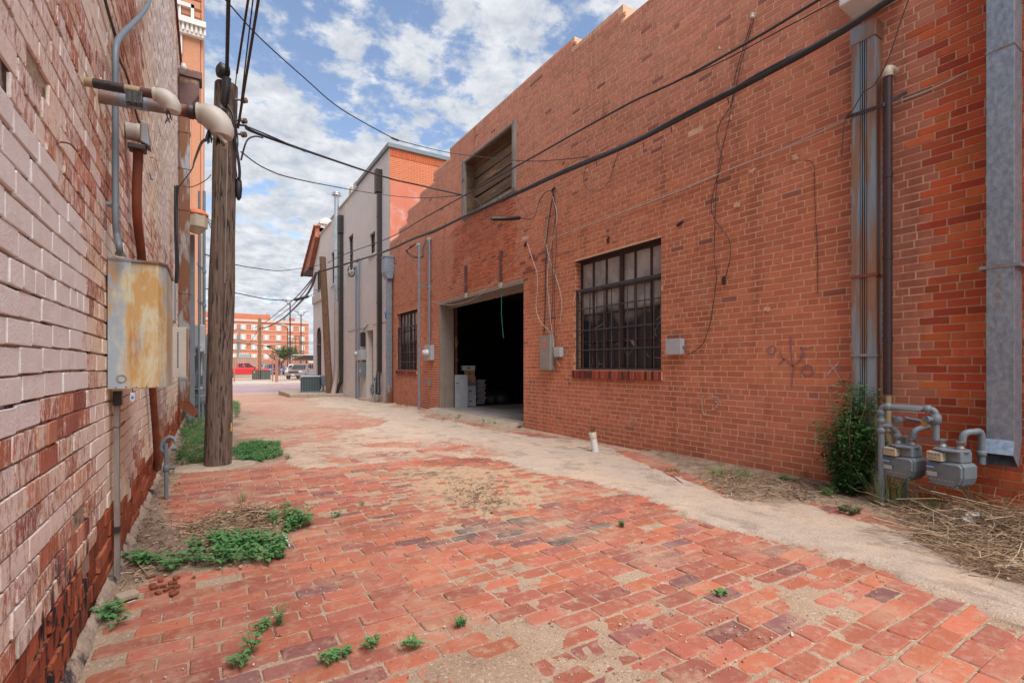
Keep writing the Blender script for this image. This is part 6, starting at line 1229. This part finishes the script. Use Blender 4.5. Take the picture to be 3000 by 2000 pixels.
t.location = (4.15, 25.0, -.03); t.rotation_euler = (0, 0, R(-8)); t = thing('equipment_box', 'pale grey box joined to the right of the condenser', 'box', (4.75, 25.2, -.03)); MB().box((4.62, 24.95, .25), (5.1, 25.45, .75)).build('casing', M['galv'], t, bevel=.02); MB().box((4.7, 25.0, -.03), (4.78, 25.1, .26)).build('leg', M['galv'], t)
# ================================================================ THINGS IN THE GARAGE
def carton(label, c, s, mat, band=None, yaw=0, group=None):
    t = thing('storage_box', label, 'box', (0,0,0), group); MB().box((-s[0]/2, -s[1]/2, 0), (s[0]/2, s[1]/2, s[2]*.78)).build('box', mat, t, bevel=.004); MB().box((-s[0]/2-.008, -s[1]/2-.008, s[2]*.74), (s[0]/2+.008, s[1]/2+.008, s[2])).build('lid', mat, t, bevel=.004)
    MB().tube([(-s[0]*.12, -s[1]/2-.003, s[2]*.5), (s[0]*.12, -s[1]/2-.003, s[2]*.5)], .014, 8).build('hand_hole', M['dark'], t)
    if band: MB().box((-s[0]*.42, -s[1]/2-.003, s[2]*.12), (s[0]*.42, -s[1]/2, s[2]*.34)).build('printed_band', band, t)
    t.location = c; t.rotation_euler = (0, 0, yaw); return t
def gg(u, v, d): p = dp(u, v, d); return p
f0 = gg(1345, 1188, 14.6); FL = .105
t = thing('filing_cabinet', 'grey metal cabinet standing just inside the garage opening', 'cabinet', (0,0,0)); MB().box((-.12, -.3, 0), (.22, .3, .86)).build('body', M['cabgrey'], t, bevel=.006); MB().box((-.10, -.306, .63), (-.0, -.3, .65)).build('handle', M['dark'], t); c_ = dp(1343, 1180, 13.3); t.location = (c_.x, c_.y, FL); t.rotation_euler = (0,0,R(-20))
base_ = dp(1377, 1185, 13.7)
for k, (s, m_, bnd, lab, dx, yw) in enumerate((((.30,.38,.27), 'cardw', None, 'white storage box at the bottom of the stack inside the garage', 0, -.4), ((.30,.38,.27), 'cardw', None, 'second white storage box from the floor of the garage stack', .0, -.42), ((.30,.36,.26), 'card', M['blue'], 'tan storage box with blue print in the middle of the garage stack', -.02, -.36), ((.28,.36,.17), 'card', None, 'plain tan storage box near the top of the garage stack', -.03, -.4), ((.36,.36,.13), 'cardw', None, 'crushed white box on top of the garage stack', -.08, -.3))):
    z_ = FL+[0,.272,.544,.806,.978][k]; carton(lab, (base_.x+dx, base_.y, z_), s, M[m_], bnd, yw)
c_ = dp(1407, 1185, 14.2); z_ = FL
for k in range(13):
    t = thing('binder', 'blue binder in the tilted stack on the garage floor', 'binder', (0,0,0), 'blue binders stacked in the garage'); h_ = .05; MB().box((-.13, -.15, 0), (.13, .15, .004)).build('cover', M['binder'], t); MB().box((-.125, -.14, .004), (.12, .14, h_-.006)).build('pages', M['paper'], t); MB().box((-.13, -.15, h_-.006), (.13, .15, h_-.002)).build('cover', M['binder'], t); MB().box((-.134, -.15, 0), (-.13, .15, h_-.002)).build('spine', M['binder'], t)
    t.location = (c_.x+rnd(-.02,.02), c_.y+rnd(-.02,.02), z_+.012); t.rotation_euler = (0, [0,.12,-.12,.05][k % 4]*(1 if k < 9 else 2.2), R(-20)+rnd(-.15,.15)+(math.pi if k % 2 else 0)); z_ += h_+.004
for k, (u, lab) in enumerate(((1440, 'dark bagged heap behind the binders in the garage'), (1470, 'dark sack farther right on the garage floor'))):
    c_ = dp(u, 1183, 14.4); mb = MB(); mb.lathe((c_.x, c_.y, FL), (0,0,1), [(0,.3),(.12,.34),(.26,.26),(.36,.14),(.4,.03)], 14); o_ = tag(mb.build('sack', M['black']), lab, 'sack')
# ================================================================ BEYOND THE STREET
def post_box(mb, x, y, z0, z1, s=.05): mb.box((x-s, y-s, z0), (x+s, y+s, z1))
M['fence'] = wmat('rust_red_fence_paint', (.34,.15,.10), (.28,.12,.08), 4, .7, 0, 0)
def iron_fence(label, x0, x1, Y, z0, h, step=.16):
    t = thing('iron_fence', label, 'fence', ((x0+x1)/2, Y, z0)); n = int((x1-x0)/step)
    mb = MB()
    for z_ in (z0+.12, z0+h-.05): mb.box((x0, Y-.02, z_), (x1, Y+.02, z_+.05))
    mb.build('rail', M['fence'], t)
    mb = MB()
    for i in range(n+1): x = x0+(x1-x0)*i/n; mb.box((x-.010, Y-.010, z0+.05), (x+.010, Y+.010, z0+h))
    mb.build('pickets', M['fence'], t)['kind'] = 'stuff'
    x = x0
    while x <= x1+.01: MB().box((x-.06, Y-.06, z0-.1), (x+.06, Y+.06, z0+h+.04)).build('post', M['fence'], t); x += (x1-x0)/max(1, round((x1-x0)/3.2))
    return t
X5 = yp(810, 1100, 48).x
iron_fence('rusty red iron fence panels to the right of the gate post', X5, X5+9.6, 48, -.22, 1.95); iron_fence('rusty red iron gate set back to the left of the gate post', X5-9.5, X5+.1, 52, -.22, 2.15)
MB_ = MB().box((X5-.11, 47.9, -.3), (X5+.11, 48.1, 2.1)); tag(MB_.build('gate_post', M['fence']), 'thick rusty red gate post across the street', 'post')
# privacy fence and far fence
t = thing('board_fence', 'tan board fence behind the red pickup', 'fence', (0, 84, -.2)); mb = MB(); a = yp(560, 1060, 84).x; b_ = yp(757, 1060, 84).x; n = int((b_-a)/.3); zt_ = yp(700, 1046, 84).z
for i in range(n): mb.box((a+i*.3, 84, -.26), (a+i*.3+.27, 84.05, zt_))
mb.build('boards', wmat('tan_boards', (.44,.33,.25), (.38,.28,.21), 2, .9, 0, 0), t)
t = thing('board_fence', 'reddish brown fence along the back of the parking lot', 'fence', (20, 118, -.2)); mb = MB(); a = yp(757, 1060, 118).x; b_ = yp(930, 1060, 118).x; n = int((b_-a)/.4); zt_ = yp(800, 1061, 118).z
for i in range(n): mb.box((a+i*.4, 118, -.26), (a+i*.4+.34, 118.05, zt_))
mb.build('boards', wmat('brown_boards', (.34,.20,.15), (.28,.16,.12), 2, .9, 0, 0), t)
# vehicles: length along local +x, z=0 on the ground
def carpaint(name, c, met=.2):
    m, t, b, v = NM(name); b.inputs['Base Color'].default_value = (*c, 1); b.inputs['Metallic'].default_value = met; b.inputs['Roughness'].default_value = .3; b.inputs['Coat Weight'].default_value = .6; return m
M['rim'] = wmat('alloy_rim', (.5,.5,.52), None, 5, .35, .7, 0); M['lamp'] = wmat('lamp_glass', (.7,.7,.68), None, 5, .1, 0, 0)
def vehicle(name, label, cat, paint, loc, yaw, Lh=5.6, W_=1.95, kind='pickup', group=None):
    t = thing(name, label, cat, (0,0,0), group); h = W_/2
    if kind == 'pickup':
        body = [(-Lh/2,.55),(-Lh/2,1.18),(-.35,1.20),(1.05,1.20),(1.3,1.16),(Lh/2-.15,1.08),(Lh/2,.95),(Lh/2,.5),(Lh/2-.55,.42),(-Lh/2+.3,.42)]
        cab = [(-1.0,1.18),(-.92,1.86),(.35,1.90),(1.25,1.17)]; wx_ = (-Lh/2+1.15, Lh/2-1.05)
    elif kind == 'suv':
        body = [(-Lh/2,.5),(-Lh/2+.05,1.1),(.7,1.12),(1.05,1.08),(Lh/2-.15,.95),(Lh/2,.8),(Lh/2,.42),(Lh/2-.5,.35),(-Lh/2+.3,.35)]
        cab = [(-Lh/2+.08,1.08),(-Lh/2+.25,1.72),(.05,1.76),(.95,1.08)]; wx_ = (-Lh/2+.9, Lh/2-.9)
    else:
        body = [(-Lh/2,.45),(-Lh/2+.05,.95),(-Lh/2+.9,1.0),(.7,.98),(1.0,.95),(Lh/2-.15,.78),(Lh/2,.65),(Lh/2,.35),(Lh/2-.5,.28),(-Lh/2+.3,.28)]
        cab = [(-Lh/2+.5,.95),(-.95,1.42),(.0,1.44),(.95,.95)]; wx_ = (-Lh/2+.85, Lh/2-.85)
    bo = MB().prism([(x, -h, z) for x, z in body], (0, 2*h, 0)).build('body', paint, t, bevel=.06, seg=3)
    k = .12; ci = MB(); ci.v = []; pb = [(x, z) for x, z in cab]
    vs = [(x, -h+.06 if z < 1.3 and i in (0, 3) else -h+.06+k, z) for i, (x, z) in enumerate(pb)]+[(x, h-.06 if i in (0, 3) else h-.06-k, z) for i, (x, z) in enumerate(pb)]
    ci.add(vs, [(0,1,2,3), (7,6,5,4), (0,4,5,1), (1,5,6,2), (2,6,7,3)]); ci.build('cab', paint, t, bevel=.03)
    def sc(p, f_): cx_ = sum(q[0] for q in pb)/4; cz_ = sum(q[1] for q in pb)/4; return (cx_+(p[0]-cx_)*f_, cz_+(p[1]-cz_)*f_+.02)
    for s in (-1, 1):
        mb = MB(); q = [sc(p, .80) for p in pb]; yy = [h-.058, h-.06-k+.008, h-.06-k+.008, h-.058]; yy = [v_-.02*(i in (0, 3)) for i, v_ in enumerate(yy)]
        mid = (q[1][0]+q[2][0])/2; midb = (q[0][0]+q[3][0])/2-.15
        for A_, B2, C2, D2 in (((q[0], yy[0]), (q[1], yy[1]), ((mid-.04, q[1][1]), yy[1]), ((midb-.04, q[0][1]), yy[0])), (((midb+.05, q[3][1]), yy[3]), ((mid+.05, q[2][1]), yy[2]), (q[2], yy[2]), (q[3], yy[3]))):
            mb.add([(P[0], s*(y_+.004), P[1]) for P, y_ in (A_, B2, C2, D2)], [(0,1,2,3)])
        mb.build('side_window', M['glassdk'], t)
        MB().obox((cab[3][0]-.25, s*(h+.08), cab[3][1]+.12), (.12,.2,.18)).build('mirror', M['black'] if kind == 'pickup' else paint, t, bevel=.03)
        MB().obox((Lh/2-.02, s*(h-.25), .86 if kind != 'sedan' else .62), (.08,.36,.16)).build('headlight', M['lamp'], t, bevel=.03)
        MB().obox((-Lh/2, s*(h-.12), .95 if kind != 'sedan' else .75), (.05,.16,.28)).build('tail_light', M['orange'], t, bevel=.02)
        for x in wx_:
            r = .40 if kind == 'pickup' else .36; wo_ = MB().lathe((x, s*(h-.22), r), (0, s, 0), [(0,r),(.22,r),(.235,r*.9)], 22).build('wheel', M['black'], t); MB().lathe((x, s*(h+.005), r), (0, s, 0), [(0,r*.62),(.012,r*.6),(.015,.05)], 16).build('rim', M['rim'], wo_)
    fx, rx = pb[3], pb[2]; a2 = [sc(fx, .92), sc(rx, .92)]
    MB().add([(fx[0]+.02-.05, -h+.2, fx[1]+.08), (fx[0]+.02-.05, h-.2, fx[1]+.08), (rx[0]+.06, h-.3, rx[1]-.06), (rx[0]+.06, -h+.3, rx[1]-.06)], [(0,1,2,3)]).build('windscreen', M['glassdk'], t)
    gh = .72 if kind != 'sedan' else .5; gr = MB().obox((Lh/2, 0, gh+.08), (.06, 1.1, .22)).build('grille', M['dark'] , t, bevel=.02)
    MB().obox((Lh/2+.05, 0, .52 if kind != 'sedan' else .38), (.16, W_*.96, .20)).build('bumper', M['galv'] if kind == 'pickup' else paint, t, bevel=.04)
    MB().obox((Lh/2+.135, 0, .52 if kind != 'sedan' else .4), (.02, .34, .14)).build('number_plate', M['white'], t)
    t.location = loc; t.rotation_euler = (0, 0, yaw); return t
LZ = -.26
fx_ = yp(794, 1100, 71).x; vehicle('pickup_truck', 'bright red crew cab pickup parked side on behind the gate', 'pickup', carpaint('red_paint', (.62,.015,.03), .1), (fx_-2.95, 71, LZ), 0)
c_ = dp(818, 1096, 84); vehicle('pickup_truck', 'dark blue pickup facing the alley beyond the parking lot fence', 'pickup', carpaint('blue_paint', (.02,.06,.25)), (c_.x, c_.y+2.8, LZ), R(-100), W_=2.2)
c_ = dp(893, 1108, 54); vehicle('suv', 'grey suv facing the street under the carport', 'suv', carpaint('grey_paint_car', (.22,.20,.20)), (c_.x, c_.y+2.4, LZ), R(-118), 4.7, 1.95, 'suv')
c_ = dp(858, 1098, 80); vehicle('car', 'dark blue car between the pickup and the grey suv', 'car', carpaint('navy_paint', (.03,.05,.12)), (c_.x, c_.y+2, LZ), R(-105), 4.5, 1.85, 'sedan')
c_ = dp(869, 1099, 72); vehicle('car', 'white car partly hidden behind the grey suv', 'car', carpaint('white_paint', (.6,.6,.6)), (c_.x, c_.y+2.4, LZ), R(-105), 4.5, 1.85, 'suv')
c_ = dp(787, 1096, 92); vehicle('car', 'pale grey car behind the nose of the red pickup', 'car', carpaint('silver_paint', (.42,.45,.5)), (c_.x, c_.y+2.4, LZ), R(-80), 4.6, 1.85, 'suv')
c_ = dp(803, 1098, 88); vehicle('car', 'dark brown suv left of the blue pickup', 'car', carpaint('brown_paint', (.08,.05,.05)), (c_.x, c_.y+2.4, LZ), R(-80), 4.6, 1.85, 'suv')
for k, (u, lab) in enumerate(((754, 'left green transformer box at the foot of the far pole'), (779, 'right green transformer box at the foot of the far pole'))):
    c_ = dp(u, 1112, 54); t = thing('transformer_box', lab, 'utility box', (c_.x, c_.y, LZ)); MB().box((c_.x-.46, c_.y, LZ), (c_.x+.46, c_.y+.8, LZ+.95)).build('case', M['green'], t, bevel=.03); MB().box((c_.x-.49, c_.y-.03, LZ+.93), (c_.x+.49, c_.y+.83, LZ+1.0)).build('lid', M['green'], t, bevel=.02)
    if k == 0: MB().box((c_.x-.38, c_.y-.006, LZ+.78), (c_.x-.24, c_.y, LZ+.86)).build('label_plate', M['white'], t)
    MB().box((c_.x-.004, c_.y-.008, LZ+.03), (c_.x+.004, c_.y+.0, LZ+.92)).build('door_seam', M['dark'], t)
b3 = dp(762, 1112, 54.5); p3 = pole('wooden_pole', 'brown wooden pole between the green transformer boxes', (b3.x, b3.y+.3, LZ), tuple(dp(761, 932, 54.5)), .16, .15, M['wood2'])
line('cable bundle sagging from the far pole over the street to the wooden pole', [dp(925, 800, 20.4), dp(915, 835, 22), dp(895, 868, 26), dp(860, 905, 32), dp(830, 932, 38), dp(800, 950, 45), dp(775, 960, 51), dp(761, 961, 54.4)], .055)
for k, (p_, lab) in enumerate((([dp(918, 812, 21), dp(870, 868, 30), dp(820, 910, 42), dp(775, 945, 55), dp(740, 962, 70)], 'thin wire high over the street toward the far poles'), ([dp(920, 815, 21), dp(880, 870, 30), dp(845, 905, 40), dp(800, 938, 55)], 'second thin wire high over the street'), ([dp(759, 961, 54.4), dp(745, 985, 60), dp(730, 1008, 70), dp(718, 1020, 85)], 'dark wire dropping left from the pole by the transformers'))): line(lab, p_, .03)
line('signal span wire across the far lot', [dp(640, 1003, 80), dp(735, 1008, 80), dp(762, 1013, 80), dp(800, 1012, 82), dp(850, 1006, 90), dp(905, 1003, 100), dp(940, 1006, 110)], .05)
line('second thin span wire across the far lot', [dp(640, 1000, 90), dp(740, 1003, 90), dp(830, 1002, 95), dp(940, 1010, 110)], .03)
q0, q1 = dp(782, 1014, 81), dp(795, 1016, 81); tag(MB().tube([q0, q0.lerp(q1,.1), q0.lerp(q1,.9), q1], [.1,.2,.2,.1], 8).build('splice_case', M['green']), 'dark splice case hanging on the span wire before the tree', 'splice case')
def lamp_post(label, u, v0, v1, d, heads, r=.12):
    a, b_ = dp(u, v1, d), dp(u, v0, d); t = thing('light_pole', label, 'light pole', (a.x, a.y, LZ)); MB().tube([(a.x, a.y, LZ), (a.x, a.y, b_.z)], [r, r*.7], 8).build('pole', M['maroon'], t)
    for s in heads:
        MB().tube([(a.x, a.y, b_.z-.3), (a.x+s*.35, a.y, b_.z-.1), (a.x+s*.55, a.y, b_.z+.3)], .05, 6).build('arm', M['maroon'], t); MB().obox((a.x+s*.75, a.y-.15, b_.z+.45), (.75,.6,.32), Matrix.Rotation(-s*.35, 3, 'Y')).build('lamp_head', M['greyl'], t, bevel=.06)
    return t
lamp_post('tallest dark light pole with one lamp head above the parking lot', 850, 888, 1097, 74, (-1,)); lamp_post('dark light pole with twin lamp heads above the carport', 882, 920, 1070, 85, (-1, 1)); lamp_post('shorter light pole left of the tallest one', 843, 960, 1085, 90, (-1,), .1)
c_ = dp(850, 1097, 74); tag(MB().lathe((c_.x, c_.y, LZ), (0,0,1), [(0,.32),(.75,.30)], 14).build('pole_base', M['concrete']), 'concrete base of the tallest light pole', 'base')
for u, v0, v1, d, w_, lab in ((702, 957, 1041, 140, .3, 'grey wooden pole before the orange block, behind the tan fence'), (696, 985, 1045, 125, .25, 'shorter leaning pole left of the grey one before the orange block'), (866, 983, 1040, 130, .18, 'pale slim wooden pole right of the tree'), (877.5, 984, 1040, 120, .14, 'dark pole with crossarm behind the carport'), (856, 992, 1035, 120, .10, 'thin pole with crossarm behind the tallest light pole'), (889, 1009, 1040, 140, .12, 'smallest crossarm pole at the right behind the carport')):
    a, b_ = dp(u, v1, d), dp(u, v0, d); t = pole('distant_pole', lab, (a.x, a.y, LZ), (a.x, a.y, b_.z), w_, w_*.8, M['woodg' if u < 710 else 'wood2'], n=3)
    if 'crossarm' in lab or u < 710: MB().box((a.x-1.1, a.y-.08, b_.z-.9 if u < 710 else b_.z-.1), (a.x+1.1, a.y+.08, b_.z-.7 if u < 710 else b_.z+.1)).build('crossarm', M['wood2'], t)
a, b_ = dp(701, 1046, 100), dp(730, 1034, 100); t = thing('white_trailer', 'white box trailer roof showing over the tan fence', 'trailer', (a.x, a.y, LZ)); MB().box((a.x, a.y, .3), (b_.x, a.y+2.4, b_.z)).build('box', M['white'], t, bevel=.05); MB().box((a.x+.1, a.y-.03, a.z), (a.x+1.9, a.y, b_.z-.15)).build('vent', M['greyl'], t)
# carport
a = dp(845, 1058, 62); b_ = dp(950, 1040, 62); t = thing('carport', 'flat roofed brown carport over the parked cars at the right', 'carport', (a.x+4, a.y, LZ)); zt_ = dp(880, 1040, 62).z; zl = dp(880, 1052, 62).z
MB().prism([(a.x+.4, a.y, zl-.1), (a.x+1.9, a.y, zt_), (a.x+12, a.y, zt_), (a.x+12, a.y, zl)], (3, 9, 0)).build('roof', M['brownframe'], t); MB().box((a.x+.5, a.y-.1, zt_-.02), (a.x+12, a.y+.2, zt_+.1)).build('fascia', M['greyl'], t)
for k in range(4): MB().box((a.x+2.2+k*2.9, a.y+1.0, LZ), (a.x+2.38+k*2.9, a.y+1.2, zl)).build('post', M['dark'], t)
# tree
base_ = dp(815, 1082, 76); t = thing('tree', 'green spreading tree in front of the orange block', 'tree', (base_.x, base_.y, LZ))
mb = MB(); q = Vector((base_.x, base_.y, LZ)); mb.tube([q, q+Vector((.1,0,.9)), q+Vector((.3,0,1.7))], [.28,.22,.2], 8)
for k in range(7): a_ = k*.9; e = q+Vector((.3,0,1.7)); mb.tube([e, e+Vector((math.cos(a_)*1.0, math.sin(a_)*1.0, .9)), e+Vector((math.cos(a_)*2.2, math.sin(a_)*2.0, 1.8))], [.13,.08,.03], 6)
mb.build('trunk', M['wood2'], t)
lf = MB(); cc_ = q+Vector((1.3, 0, 3.1))
for _ in range(150):
    a_ = rnd(0, 6.28); rr = rnd(.1, 1)**.6; ph = rnd(-.5, 1.2); c_ = cc_+Vector((math.cos(a_)*2.55*rr*math.cos(ph), math.sin(a_)*2.0*rr*math.cos(ph), math.sin(ph)*1.75*rr+rnd(-.3,.2)))
    if c_.x > cc_.x+1.4: c_.z -= .5
    for __ in range(34): d = Vector((rnd(-1,1), rnd(-1,1), rnd(-1,1))); p = c_+d*rnd(.05,.42); lf.leaf(p, (rnd(-1,1), rnd(-1,1), rnd(-.6,.6)), (rnd(-1,1), rnd(-1,1), 1), rnd(.12,.24), .09)
lf.build('crown', M['tree'], t)
